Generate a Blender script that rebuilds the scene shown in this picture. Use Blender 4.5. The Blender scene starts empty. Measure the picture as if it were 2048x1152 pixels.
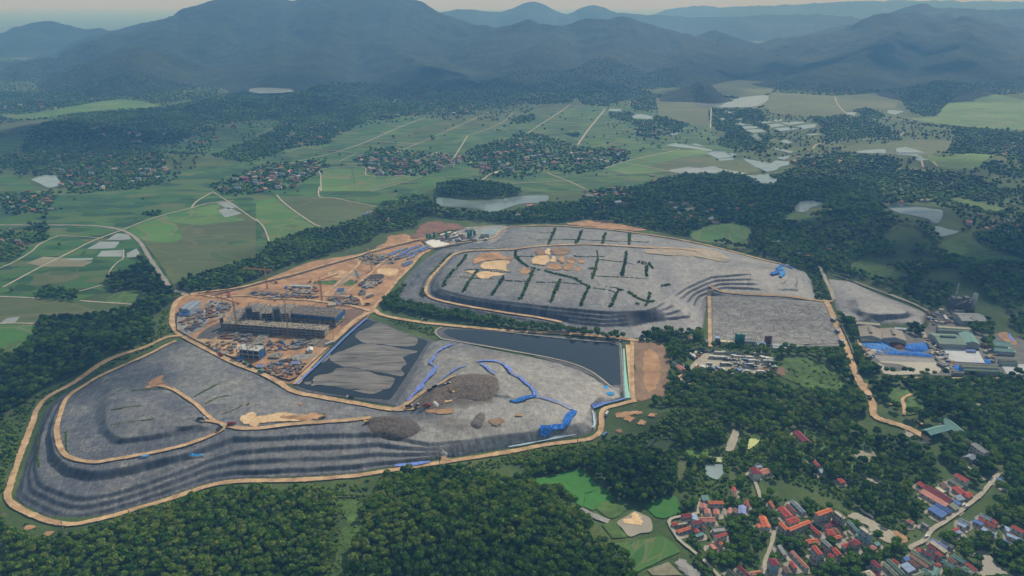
import bpy, bmesh, math, random
import numpy as np
from mathutils import Vector, Matrix
from mathutils.geometry import delaunay_2d_cdt
random.seed(7)
RNG = np.random.default_rng(11)
S = bpy.context.scene
COL = S.collection
R = math.radians
# ------------------------------------------------------------------ camera model
CAM_H, FPX, HORIZON = 400.0, 1450.0, 6.0          # metres, focal length in photo pixels, row of the horizon
PITCH = math.atan((576 - HORIZON) / FPX)
SP, CP = math.sin(PITCH), math.cos(PITCH)
def rays(p):
    p = np.asarray(p, float).reshape(-1, 2)
    u = (p[:, 0] - 1024) / FPX; v = (p[:, 1] - 576) / FPX
    return np.stack([u, CP - v * SP, -SP - v * CP], 1)
def flat(p, z=0.0):
    """photo pixels -> points on the plane z (z may be an array)"""
    d = rays(p); z = np.broadcast_to(np.asarray(z, float), (len(d),))
    t = (CAM_H - z) / -d[:, 2]
    q = d * t[:, None]; q[:, 2] = z
    return q
def far_pt(px, py, Y):
    d = rays([(px, py)])[0]; t = Y / d[1]
    return np.array([d[0] * t, Y, CAM_H + d[2] * t])
def Z(x0, y0, s):
    return lambda pts: [(x0 + p[0] / s, y0 + p[1] / s) + tuple(p[2:]) for p in pts]
ZM = {'z1': Z(0,0,3), 'z2': Z(512,0,3), 'z3': Z(1024,0,3), 'z4': Z(1536,0,3), 'z5': Z(0,384,3), 'z6': Z(512,384,3), 'z7': Z(1024,384,3),
      'z8': Z(1536,384,3), 'b1': Z(0,768,3), 'b2': Z(512,768,3), 'b3': Z(1024,768,3), 'b4': Z(1536,768,3), 'v1': Z(1280,1000,5.333),
      'v2': Z(1664,1000,5.333), 'c1': Z(350,570,5.12), 'p1': Z(1340,670,6.827), 'f1': Z(1680,560,5.565), 'q1': Z(580,620,5.484),
      'e1': Z(790,680,4.096), 'u1': Z(480,440,5.12), 'm1': Z(840,440,4.096), 'w1': Z(1300,180,5.12), 'g1': Z(1680,760,4.8), 'k1': Z(820,440,10.24),
      'o': lambda pts: [tuple(p) for p in pts]}
def zz(code, pts): return ZM[code](pts)
# ------------------------------------------------------------------ 2D helpers
def inside(poly, P):
    poly = np.asarray(poly)[:, :2]; x, y = P[:, 0], P[:, 1]
    r = np.zeros(len(P), bool); n = len(poly); j = n - 1
    for i in range(n):
        xi, yi = poly[i]; xj, yj = poly[j]
        c = (yi > y) != (yj > y)
        if c.any():
            with np.errstate(divide='ignore', invalid='ignore'):
                r ^= c & (x < (xj - xi) * (y - yi) / (yj - yi + 1e-12) + xi)
        j = i
    return r
def dist_line(line, P, closed=False):
    """distance to a polyline and the z interpolated along it"""
    L = np.asarray(line, float); n = len(L)
    best = np.full(len(P), 1e18); bz = np.zeros(len(P))
    for i in range(n if closed else n - 1):
        a, b = L[i], L[(i + 1) % n]
        d = b[:2] - a[:2]; l2 = d @ d + 1e-12
        t = np.clip(((P[:, 0] - a[0]) * d[0] + (P[:, 1] - a[1]) * d[1]) / l2, 0, 1)
        q = (P[:, 0] - a[0] - t * d[0]) ** 2 + (P[:, 1] - a[1] - t * d[1]) ** 2
        m = q < best
        best[m] = q[m]
        if L.shape[1] > 2: bz[m] = (a[2] + t * (b[2] - a[2]))[m]
    return np.sqrt(best), bz
def catmull(P, closed=False, n=4):
    P = np.asarray(P, float); N = len(P); out = []
    for i in range(N if closed else N - 1):
        if closed: p0, p1, p2, p3 = P[i - 1], P[i], P[(i + 1) % N], P[(i + 2) % N]
        else: p0, p1, p2, p3 = P[max(i - 1, 0)], P[i], P[i + 1], P[min(i + 2, N - 1)]
        for k in range(n):
            t = k / n
            out.append(.5 * (2 * p1 + (p2 - p0) * t + (2 * p0 - 5 * p1 + 4 * p2 - p3) * t * t + (3 * p1 - p0 - 3 * p2 + p3) * t ** 3))
    if not closed: out.append(P[-1])
    return np.array(out)
def _hash(ix, iy, seed):
    h = (ix.astype(np.int64) * 374761393 + iy.astype(np.int64) * 668265263 + seed * 974711) & 0x7fffffff
    h = ((h ^ (h >> 13)) * 1274126177) & 0x7fffffff
    return ((h ^ (h >> 16)) & 0xffff) / 65535.0
def vnoise(x, y, seed=0):
    ix, iy = np.floor(x), np.floor(y); fx, fy = x - ix, y - iy
    fx = fx * fx * (3 - 2 * fx); fy = fy * fy * (3 - 2 * fy)
    a, b = _hash(ix, iy, seed), _hash(ix + 1, iy, seed); c, d = _hash(ix, iy + 1, seed), _hash(ix + 1, iy + 1, seed)
    return (a * (1 - fx) + b * fx) * (1 - fy) + (c * (1 - fx) + d * fx) * fy
def fbm(x, y, o=4, seed=0):
    s = 0; a = .5
    for k in range(o):
        s = s + a * vnoise(x, y, seed + k); x = x * 2.03 + 11.3; y = y * 2.03 + 5.7; a *= .5
    return s
def ridged(x, y, o=4, seed=0):
    s = 0; a = .5
    for k in range(o):
        s = s + a * (1 - np.abs(2 * vnoise(x, y, seed + k) - 1)); x = x * 2.1 + 3.3; y = y * 2.1 + 9.1; a *= .5
    return s
def sstep(a, b, x):
    t = np.clip((x - a) / (b - a), 0, 1); return t * t * (3 - 2 * t)
# ------------------------------------------------------------------ terrain height
MOUNDS = []; BENCH = []
def node(pts, z=None, children=(), steps=0):
    """contour traced in photo pixels with a height per vertex"""
    a = np.array([(p[0], p[1], p[2] if len(p) > 2 else (z or 0)) for p in pts], float)
    w = flat(a[:, :2], a[:, 2])
    return dict(poly=w, children=list(children), steps=steps)
def eval_node(nd, P, out, idx):
    if len(idx) == 0: return
    rest = np.ones(len(idx), bool); kids = nd['children']
    for k in kids:
        m = inside(k['poly'], P[idx]); eval_node(k, P, out, idx[m]); rest &= ~m
    ii = idx[rest]
    if len(ii) == 0: return
    d0, z0 = dist_line(nd['poly'], P[ii], True)
    if not kids:
        out[ii] = z0 + np.minimum(d0 * .03, 1.2); return
    num = z0 / (d0 + .05); den = 1 / (d0 + .05); zk = np.zeros(len(ii)); dk = np.full(len(ii), 1e9)
    for k in kids:
        d1, z1 = dist_line(k['poly'], P[ii], True)
        num = num + z1 / (d1 + .05); den = den + 1 / (d1 + .05)
        m = d1 < dk; zk[m] = z1[m]; dk[m] = d1[m]
    z = num / den
    n = nd['steps']
    if n:
        t = np.clip((z - z0) / np.where(np.abs(zk - z0) < .5, .5, zk - z0), 0, 1)
        wob = (fbm(P[ii, 0] / 55, P[ii, 1] / 55, 3, 5) - .45) * 1.1 + (fbm(P[ii, 0] / 14, P[ii, 1] / 14, 2, 6) - .4) * .16
        s = np.clip(t * n + wob * np.clip(t * 6, 0, 1) * np.clip((1 - t) * 6, 0, 1), 0, n); f = np.minimum(np.floor(s), n - 1); fr = s - f
        st = (f + sstep(.46, .82, fr)) / n
        soft = sstep(.47, .58, fbm(P[ii, 0] / 80 + 3, P[ii, 1] / 80, 3, 8)); st = st * (1 - soft) + t * soft
        if nd.get('west'):      # three low benches, a broad shelf and an upper wall in the west; four even benches further east
            k = sstep(nd['west'][0], nd['west'][1], P[ii, 0]); tw = np.clip(t + wob * .14 * np.clip(t * 6, 0, 1) * np.clip((1 - t) * 6, 0, 1), 0, 1); st = np.zeros(len(ii))
            for (ca, cb, wa) in ((.09, .13, .16), (.23, .36, .20), (.37, .60, .20), (.84, .87, .44)):
                cc = ca * (1 - k) + cb * k; wk = wa * (1 - k) + .25 * k; hw = .05 + .035 * (wa > .4) * (1 - k); st = st + wk * sstep(-hw, hw, tw - cc)
            st = st * (1 - soft * k) + t * soft * k
        w = np.clip((zk - z0 - 4) / 6, 0, 1)
        z = z0 + (zk - z0) * np.clip(t * (1 - w) + st * w, 0, 1)
    out[ii] = z
HILLS = []          # (x, y, height, rx, ry)
def H(P, mounds=True):
    P = np.asarray(P, float).reshape(-1, 2) if np.ndim(P) == 1 else np.asarray(P, float)
    z = np.zeros(len(P))
    for (hx, hy, hh, rx, ry) in HILLS:
        q = ((P[:, 0] - hx) / rx) ** 2 + ((P[:, 1] - hy) / ry) ** 2
        z = z + hh * np.exp(-q * 1.5)
    for m in (MOUNDS if mounds else ()):
        b = m['bb']; sel = np.where((P[:, 0] > b[0]) & (P[:, 0] < b[1]) & (P[:, 1] > b[2]) & (P[:, 1] < b[3]))[0]
        if len(sel):
            sel = sel[inside(m['poly'], P[sel])]
            if len(sel):
                o = np.zeros(len(P)); eval_node(m, P, o, sel); z[sel] = o[sel]
                for (w, wd) in BENCH:
                    lo, hi = w.min(0) - 14, w.max(0) + 14; Q = P[sel]; s2 = sel[(Q[:,0] > lo[0]) & (Q[:,0] < hi[0]) & (Q[:,1] > lo[1]) & (Q[:,1] < hi[1])]
                    if len(s2):
                        d, zr = dist_line(w, P[s2]); k = 1 - sstep(wd / 2, wd / 2 + 6, d); z[s2] = z[s2] * (1 - k) + zr * k
    return z
def at(pts):
    """photo pixels -> points on the terrain (first hit along the sight line)"""
    d = rays(pts); n = len(d)
    Ys = np.geomspace(330, 9000, 260)
    base = flat(pts)
    res = base.copy()
    t1 = CAM_H / -d[:, 2]; t0 = t1 * (CAM_H - 40) / CAM_H
    K = 24; prev = np.full(n, True); tt = t1.copy(); found = np.zeros(n, bool); last = t0.copy()
    for k in range(K + 1):
        t = t0 + (t1 - t0) * k / K
        q = d * t[:, None]; z = CAM_H + q[:, 2]; h = H(q[:, :2])
        hit = (z <= h + 1e-6) & ~found
        tt[hit] = t[hit]; last[hit] = (t0 + (t1 - t0) * max(k - 1, 0) / K)[hit]; found |= hit
    a = np.where(found, last, t1); b = tt.copy()
    for _ in range(7):
        m = (a + b) / 2; q = d * m[:, None]; under = CAM_H + q[:, 2] <= H(q[:, :2])
        b = np.where(under, m, b); a = np.where(under, a, m)
    q = d * b[:, None]; res[:, :2] = q[:, :2]; res[:, 2] = H(q[:, :2])
    return res
# ------------------------------------------------------------------ mesh helpers
def link(o, parent=None):
    COL.objects.link(o)
    if parent is not None: o.parent = parent
    return o
def tag(o, label=None, cat=None, group=None, kind=None):
    if label: o['label'] = label
    if cat: o['category'] = cat
    if group: o['group'] = group
    if kind: o['kind'] = kind
    return o
def empty(name, loc=(0,0,0), rz=0):
    o = bpy.data.objects.new(name, None); o.location = loc; o.rotation_euler = (0, 0, rz); o.empty_display_size = 2
    return link(o)
def mesh_np(name, V, F, mat=None, smooth=False, attrs=None):
    V = np.asarray(V, np.float32); F = np.asarray(F, np.int32); k = F.shape[1]
    me = bpy.data.meshes.new(name)
    me.vertices.add(len(V)); me.vertices.foreach_set('co', V.ravel())
    me.loops.add(F.size); me.loops.foreach_set('vertex_index', F.ravel())
    me.polygons.add(len(F)); me.polygons.foreach_set('loop_start', np.arange(0, F.size, k, dtype=np.int32))
    me.polygons.foreach_set('loop_total', np.full(len(F), k, np.int32))
    me.polygons.foreach_set('use_smooth', np.full(len(F), smooth, bool))
    if attrs:
        for an, av in attrs.items():
            a = me.attributes.new(an, 'FLOAT', 'POINT'); a.data.foreach_set('value', np.asarray(av, np.float32))
    me.update(); me.validate()
    if mat: me.materials.append(mat)
    return me
def mobj(name, me, parent=None): return link(bpy.data.objects.new(name, me), parent)
class MB:
    """collects simple solids and links them as ONE mesh object"""
    def __init__(s): s.v = []; s.f = []; s.m = []
    def add(s, V, F, m=0):
        n = len(s.v); s.v += [tuple(p) for p in V]; s.f += [tuple(i + n for i in f) for f in F]; s.m += [m] * len(F)
    def box(s, c, d, rz=0, m=0, top=1.0):
        x, y, z = d[0] / 2, d[1] / 2, d[2] / 2; ca, sa = math.cos(rz), math.sin(rz); V = []
        for zz_ in (-z, z):
            k = top if zz_ > 0 else 1
            for (a, b) in ((-x, -y), (x, -y), (x, y), (-x, y)):
                a *= k; b *= k
                V.append((c[0] + a * ca - b * sa, c[1] + a * sa + b * ca, c[2] + zz_))
        s.add(V, [(0,3,2,1), (4,5,6,7), (0,1,5,4), (1,2,6,5), (2,3,7,6), (3,0,4,7)], m)
    def bar(s, a, b, w, m=0):
        a, b = Vector(a), Vector(b); d = (b - a)
        if d.length < 1e-4: return
        d.normalize(); u = d.cross(Vector((0, 0, 1))); u = u if u.length > .01 else Vector((1, 0, 0)); u.normalize(); v = d.cross(u); h = w / 2
        V = [p + u * i * h + v * j * h for p in (a, b) for (i, j) in ((-1,-1), (1,-1), (1,1), (-1,1))]
        s.add(V, [(0,1,2,3), (7,6,5,4), (0,4,5,1), (1,5,6,2), (2,6,7,3), (3,7,4,0)], m)
    def cyl(s, c, r, h, n=12, r2=None, m=0):
        r2 = r if r2 is None else r2; V = []
        for (rr, zz_) in ((r, 0), (r2, h)):
            for i in range(n):
                a = 2 * math.pi * i / n; V.append((c[0] + rr * math.cos(a), c[1] + rr * math.sin(a), c[2] + zz_))
        F = [(i, (i + 1) % n, n + (i + 1) % n, n + i) for i in range(n)] + [tuple(range(n - 1, -1, -1)), tuple(range(n, 2 * n))]
        s.add(V, F, m)
    def build(s, name, mats, parent=None, smooth=False):
        me = bpy.data.meshes.new(name); me.from_pydata(s.v, [], s.f)
        for m in (mats if isinstance(mats, (list, tuple)) else [mats]): me.materials.append(m)
        me.polygons.foreach_set('material_index', s.m); me.polygons.foreach_set('use_smooth', [smooth] * len(s.f)); me.update()
        return mobj(name, me, parent)
def copy_tree(o, parent=None):
    c = o.copy(); COL.objects.link(c)
    if parent is not None: c.parent = parent
    for ch in list(o.children): copy_tree(ch, c)
    return c
# ------------------------------------------------------------------ materials
def srgb(r, g, b):
    f = lambda c: (c / 255 / 12.92) if c <= 10 else ((c / 255 + .055) / 1.055) ** 2.4
    return (f(r), f(g), f(b))
class NT:
    def __init__(s, name):
        s.mat = bpy.data.materials.new(name); s.mat.use_nodes = True; s.t = s.mat.node_tree; s.n = s.t.nodes
        s.b = s.n['Principled BSDF']; s.out = s.n['Material Output']; s.b.inputs['Specular IOR Level'].default_value = .3
        s.pos = s.n.new('ShaderNodeTexCoord').outputs['Object']
    def l(s, a, b): s.t.links.new(a, b)
    def map(s, scale=(1,1,1), rot=0):
        m = s.n.new('ShaderNodeMapping'); m.inputs['Scale'].default_value = scale; m.inputs['Rotation'].default_value = (0, 0, rot); s.l(s.pos, m.inputs['Vector']); return m.outputs[0]
    def noise(s, scale, detail=4, rough=.55, vec=None, dist=0):
        n = s.n.new('ShaderNodeTexNoise'); n.inputs['Scale'].default_value = scale; n.inputs['Detail'].default_value = detail
        n.inputs['Roughness'].default_value = rough; n.inputs['Distortion'].default_value = dist; s.l(vec or s.pos, n.inputs['Vector']); return n.outputs['Fac']
    def ramp(s, fac, stops, interp='LINEAR'):
        r = s.n.new('ShaderNodeValToRGB'); e = r.color_ramp.elements; r.color_ramp.interpolation = interp
        while len(e) < len(stops): e.new(.5)
        for el, (p, c) in zip(e, stops): el.position = p; el.color = (*c, 1) if len(c) == 3 else c
        s.l(fac, r.inputs[0]); return r.outputs[0]
    def mix(s, fac, a, b, mode='MIX'):
        m = s.n.new('ShaderNodeMix'); m.data_type = 'RGBA'; m.blend_type = mode
        for sock, v in ((m.inputs[0], fac), (m.inputs[6], a), (m.inputs[7], b)):
            if hasattr(v, 'links') or isinstance(v, bpy.types.NodeSocket): s.l(v, sock)
            elif isinstance(v, (int, float)): sock.default_value = v
            else: sock.default_value = (*v, 1)
        return m.outputs[2]
    def math(s, op, a, b=0):
        m = s.n.new('ShaderNodeMath'); m.operation = op
        for sock, v in zip(m.inputs, (a, b)):
            if isinstance(v, bpy.types.NodeSocket): s.l(v, sock)
            else: sock.default_value = v
        return m.outputs[0]
    def attr(s, name):
        a = s.n.new('ShaderNodeAttribute'); a.attribute_name = name; return a.outputs['Fac']
    def col(s, c):
        if isinstance(c, bpy.types.NodeSocket): s.l(c, s.b.inputs['Base Color'])
        else: s.b.inputs['Base Color'].default_value = (*c, 1)
    def rough(s, v): s.b.inputs['Roughness'].default_value = v
    def bump(s, h, dist=1.0, strength=.6):
        b = s.n.new('ShaderNodeBump'); b.inputs['Distance'].default_value = dist; b.inputs['Strength'].default_value = strength
        s.l(h, b.inputs['Height']); s.l(b.outputs[0], s.b.inputs['Normal'])
_mats = {}
def plain(name, c, rough=.7, var=.25, scale=.5, bump=0, spec=.3, metal=0):
    """a surface of one colour with a little uneven weathering"""
    key = (name, c, rough, var, scale, bump)
    if key in _mats: return _mats[key]
    m = NT(name); n = m.noise(scale, 5, .6)
    m.col(m.ramp(n, [(.3, tuple(x * (1 - var) for x in c)), (.7, tuple(min(1, x * (1 + var)) for x in c))]))
    m.rough(rough); m.b.inputs['Specular IOR Level'].default_value = spec; m.b.inputs['Metallic'].default_value = metal
    if bump: m.bump(m.noise(scale * 4, 4), bump, .7)
    _mats[key] = m.mat; return m.mat
# ------------------------------------------------------------------ ground sheets
DZ = [0.0]
EXCL = []           # world polygons where no tree stands
EXLINE = []         # (polyline, half width)
FADERS = set()      # loose ground that thins out at its edge
PONDS = []          # water kept open to view
def tri_sheet(outline, res=0, dz=.1, hfun=None):
    P = np.asarray(outline)[:, :2]
    pts = [Vector(p) for p in P]
    keep = []
    for i, p in enumerate(pts):
        if (p - pts[i - 1]).length > .02: keep.append(p)
    pts = keep; n = len(pts); extra = []
    if res:
        lo, hi = P.min(0), P.max(0)
        gx, gy = np.meshgrid(np.arange(lo[0] + res / 2, hi[0], res), np.arange(lo[1] + res / 2, hi[1], res))
        g = np.stack([gx.ravel(), gy.ravel()], 1); g[::2] += res * .13
        g = g[inside(P, g)]; d, _ = dist_line(P, g, True); g = g[d > res * .35]; extra = [Vector(p) for p in g]
    vs, _, fs, *_r = delaunay_2d_cdt(pts + extra, [(i, (i + 1) % n) for i in range(n)], [], 1, 1e-4)
    V = np.array([(v.x, v.y) for v in vs]); z = (hfun or H)(V) + dz
    # counter-clockwise
    F = []
    for f in fs:
        a, b, c = V[f[0]], V[f[1]], V[f[2]]
        F.append(f if (b[0]-a[0])*(c[1]-a[1]) - (b[1]-a[1])*(c[0]-a[0]) > 0 else f[::-1])
    return np.column_stack([V, z]), F
def sheet(name, code, pts, mat, label, cat, dz=.1, smooth=True, res=0, rag=0.0, excl=False, kind='structure', group=None, world=None, sub=5):
    w = np.asarray(world)[:, :2] if world is not None else at(zz(code, [p[:2] for p in pts]))[:, :2]
    if smooth: w = catmull(w, True, sub)
    if rag:
        wc = np.vstack([w, w[:1]]); w = resample(wc, max(2.2, np.linalg.norm(np.diff(wc, axis=0), axis=1).sum() / 500))[:-1]
        d = np.roll(w, -1, 0) - np.roll(w, 1, 0); nrm = np.stack([-d[:, 1], d[:, 0]], 1); nrm /= np.linalg.norm(nrm, axis=1)[:, None] + 1e-9
        w = w + nrm * ((fbm(w[:, 0] / 11, w[:, 1] / 11, 4, 3) - .45) * 3.2 * rag)[:, None]
    if excl: EXCL.append(w)
    if cat == 'pond': PONDS.append(w)
    if not res:
        lo, hi = w.min(0), w.max(0); g = np.stack(np.meshgrid(np.linspace(lo[0], hi[0], 9), np.linspace(lo[1], hi[1], 9)), -1).reshape(-1, 2); g = np.vstack([g[inside(w, g)], w]); hg = H(g, False)
        if hg.max() - hg.min() > .4: res = max(11, (hi - lo).max() / 70)
    dz += .3
    fade = rag and mat in FADERS
    if fade and (not res or res > 5): ext = (w.max(0) - w.min(0)).max(); res = res or min(9, max(3, ext / 45))
    V, F = tri_sheet(w, res, dz, (lambda Q: H(Q, False)) if name in ('liner_bank', 'sludge_pond', 'leachate_pond', 'sludge_fan', 'pond_cover') else None)
    me = bpy.data.meshes.new(name); me.from_pydata([tuple(v) for v in V], [], F); me.materials.append(mat); me.update()
    if fade:
        dd, _ = dist_line(w, V[:, :2], True); a_ = me.attributes.new('fade', 'FLOAT', 'POINT'); a_.data.foreach_set('value', np.clip(1 - dd / (1.0 + .8 * rag), 0, 1).astype(np.float32))
    me.polygons.foreach_set('use_smooth', [True] * len(me.polygons))
    return tag(mobj(name, me), label, cat, group, kind)
def resample(w, step):
    d = np.r_[0, np.cumsum(np.linalg.norm(np.diff(w, axis=0), axis=1))]
    n = max(2, int(d[-1] / step) + 1); s = np.linspace(0, d[-1], n)
    return np.stack([np.interp(s, d, w[:, k]) for k in range(w.shape[1])], 1)
def ribbon(name, code, pts, width, mat, label, cat, dz=.3, kind='structure', wob=.12, excl=True, step=5, nx=4, hfun=None, group=None, low=False):
    q_ = zz(code, [p[:2] for p in pts]); w = (flat(q_) if low else at(q_))[:, :2]
    w = resample(catmull(w, False, 8), step)
    if excl: EXLINE.append((w[::2] if len(w) > 6 else w, width / 2 + 1.5))
    t = np.gradient(w, axis=0); t /= np.linalg.norm(t, axis=1)[:, None] + 1e-9; nr = np.stack([-t[:, 1], t[:, 0]], 1)
    s = np.arange(len(w)) * step; V = []; dz += .75 + DZ[0]; DZ[0] = (DZ[0] + .013) % .2
    for k in range(nx + 1):
        a = (k / nx - .5) * width
        a = a * (1 + wob * (2 * fbm(s / 17 + (7 if k > nx / 2 else 0), s * 0 + k, 3, 9) - 1) * 2 + (.16 * (2 * fbm(s / 5 + 3 * k, s * 0 + k, 2, 29) - 1) if k in (0, nx) else 0))
        q = w + nr * np.asarray(a)[:, None] if np.ndim(a) else w + nr * a
        V.append(np.column_stack([q, (hfun or H)(q) + dz]))
    V = np.array(V); n = len(w); V = V.reshape(-1, 3)
    F = [(k * n + i, (k + 1) * n + i, (k + 1) * n + i + 1, k * n + i + 1)[::-1] for k in range(nx) for i in range(n - 1)]
    fa = {'fade': np.repeat([.8 if k in (0, nx) else 0. for k in range(nx + 1)], n)} if mat in FADERS else None
    return tag(mobj(name, mesh_np(name, V, F, mat, True, fa)), label, cat, group, kind)
EXPOSURE = -0.14
HAZE_D, HAZE_G = .000165, .0
HAZE_COL, HAZE_ABS = (.18, .47, 1.0), (1, 1, 1)
# ------------------------------------------------------------------ sky, sun, haze, camera
SUN_EL, SUN_AZ = R(41), R(32)                       # azimuth clockwise from the viewing direction
W = bpy.data.worlds.new('World'); S.world = W; W.use_nodes = True
sky = W.node_tree.nodes.new('ShaderNodeTexSky'); sky.sky_type = 'NISHITA'; sky.sun_disc = False
sky.sun_elevation = SUN_EL; sky.sun_rotation = SUN_AZ; sky.altitude = 100; sky.dust_density = .6; sky.air_density = 1.1
bg = W.node_tree.nodes['Background']; bg.inputs[1].default_value = .10
mx_ = W.node_tree.nodes.new('ShaderNodeMix'); mx_.data_type = 'RGBA'; mx_.inputs[0].default_value = .82; mx_.inputs[7].default_value = (3.3, 4.15, 4.75, 1)   # milky humid sky
W.node_tree.links.new(sky.outputs[0], mx_.inputs[6]); W.node_tree.links.new(mx_.outputs[2], bg.inputs[0])
sl = bpy.data.lights.new('sun', 'SUN'); sl.energy = 4.6; sl.angle = R(.6); sl.color = (1, .95, .88)
so = link(bpy.data.objects.new('sun', sl))
sdir = Vector((math.sin(SUN_AZ) * math.cos(SUN_EL), math.cos(SUN_AZ) * math.cos(SUN_EL), math.sin(SUN_EL)))
so.rotation_euler = sdir.to_track_quat('Z', 'Y').to_euler(); so.location = (600, 900, 1500)
cd = bpy.data.cameras.new('camera'); cam = link(bpy.data.objects.new('camera', cd)); S.camera = cam
cam.location = (0, 0, CAM_H); cam.rotation_euler = (math.pi / 2 - PITCH, 0, 0)
cd.sensor_width = 36; cd.lens = 36 * FPX / 2048; cd.clip_start = 5; cd.clip_end = 200000
S.view_settings.view_transform = 'Standard'; S.view_settings.look = 'None'; S.view_settings.gamma = 1
S.view_settings.exposure = EXPOSURE
S.cycles.use_denoising = True; S.cycles.max_bounces = 5; S.cycles.diffuse_bounces = 2; S.cycles.glossy_bounces = 2
S.cycles.transparent_max_bounces = 8; S.cycles.volume_bounces = 0; S.cycles.sample_clamp_indirect = 6
hm = bpy.data.materials.new('haze_air'); hm.use_nodes = True; nt = hm.node_tree; nt.nodes.clear()
ho = nt.nodes.new('ShaderNodeOutputMaterial'); hv = nt.nodes.new('ShaderNodeVolumePrincipled')
hv.inputs['Color'].default_value = (*HAZE_COL, 1); hv.inputs['Density'].default_value = HAZE_D; hv.inputs['Anisotropy'].default_value = HAZE_G
hv.inputs['Absorption Color'].default_value = (*HAZE_ABS, 1)
nt.links.new(hv.outputs[0], ho.inputs['Volume'])
b = MB(); b.box((0, 29000, 322), (160000, 62000, 656)); hz = b.build('haze', hm); tag(hz, 'thin blue haze filling the air over the whole valley', 'haze', kind='stuff')
# ------------------------------------------------------------------ natural surfaces
def m_ground():
    m = NT('wild_ground'); a = m.noise(.012, 6, .6); c = m.noise(.09, 4, .6); d = m.noise(.6, 3, .6)
    g = m.ramp(a, [(.30, (.028, .052, .014)), (.5, (.052, .092, .021)), (.68, (.10, .135, .038))])
    g = m.mix(m.ramp(c, [(.58, (0,0,0)), (.75, (1,1,1))]), g, (.12, .115, .05)); g = m.mix(d, g, (.02, .035, .012), 'MIX') if False else g
    m.col(m.mix(m.ramp(d, [(.35, (.55,.55,.55)), (.7, (1.25,1.25,1.25))]), (0,0,0), g)); 
    mm = m.mix(1.0, g, m.ramp(d, [(.3, (.6,.6,.6)), (.75, (1.3,1.3,1.3))]), 'MULTIPLY'); m.col(mm)
    m.rough(.95); m.bump(c, 1.5, .5); return m.mat
def m_crop(name, stops, parcel=(.018,.045), rot=.3, edge=(.16,.15,.07), tone=.22):
    m = NT(name); v = m.n.new('ShaderNodeTexVoronoi'); v.distance = 'CHEBYCHEV'; v.inputs['Scale'].default_value = 1; v.inputs['Randomness'].default_value = .75
    mp = m.map((parcel[0], parcel[1], 1), rot); m.l(mp, v.inputs['Vector'])
    sepc = m.n.new('ShaderNodeSeparateColor'); m.l(v.outputs['Color'], sepc.inputs[0])
    c = m.ramp(sepc.outputs[0], stops)
    big = m.noise(.004, 4, .6); c = m.mix(1.0, c, m.ramp(big, [(.35, (1-tone,)*3), (.65, (1+tone,)*3)]), 'MULTIPLY')
    fine = m.noise(.25, 4, .7); c = m.mix(1.0, c, m.ramp(fine, [(.3, (.88,)*3), (.7, (1.12,)*3)]), 'MULTIPLY')
    e = m.n.new('ShaderNodeTexVoronoi'); e.feature = 'DISTANCE_TO_EDGE'; e.inputs['Scale'].default_value = 1; e.inputs['Randomness'].default_value = .75; m.l(mp, e.inputs['Vector'])
    c = m.mix(m.ramp(e.outputs[0], [(.0, (.75,.75,.75)), (.06, (0,0,0))]), c, edge)
    m.col(c); m.rough(.9); return m.mat
def m_water(name, c, rough=.12, spec=.5, murk=.15):
    m = NT(name); n = m.noise(.02, 4); m.col(m.ramp(n, [(.35, tuple(x * (1 - murk) for x in c)), (.65, tuple(x * (1 + murk) for x in c))]))
    m.rough(rough); m.b.inputs['Specular IOR Level'].default_value = spec; m.bump(m.noise(.8, 3), .06, .3); return m.mat
def m_sand(name, lo, hi, tracks=True, sc=.06):
    m = NT(name); a = m.noise(sc, 6, .62); b_ = m.noise(.5, 4, .65)
    c = m.ramp(a, [(.3, lo), (.7, hi)]); c = m.mix(1.0, c, m.ramp(b_, [(.3, (.82,)*3), (.72, (1.12,)*3)]), 'MULTIPLY')
    m.col(c); m.rough(.95); m.bump(m.noise(.35, 5), .5, .5)
    g = m.math('SUBTRACT', m.math('ADD', m.math('MULTIPLY', m.noise(.28, 5, .7), 1.5), -.12), m.attr('fade')); al = m.ramp(g, [(.0, (0,0,0)), (.14, (1,1,1))]); m.l(al, m.b.inputs['Alpha']); FADERS.add(m.mat); return m.mat
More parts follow.
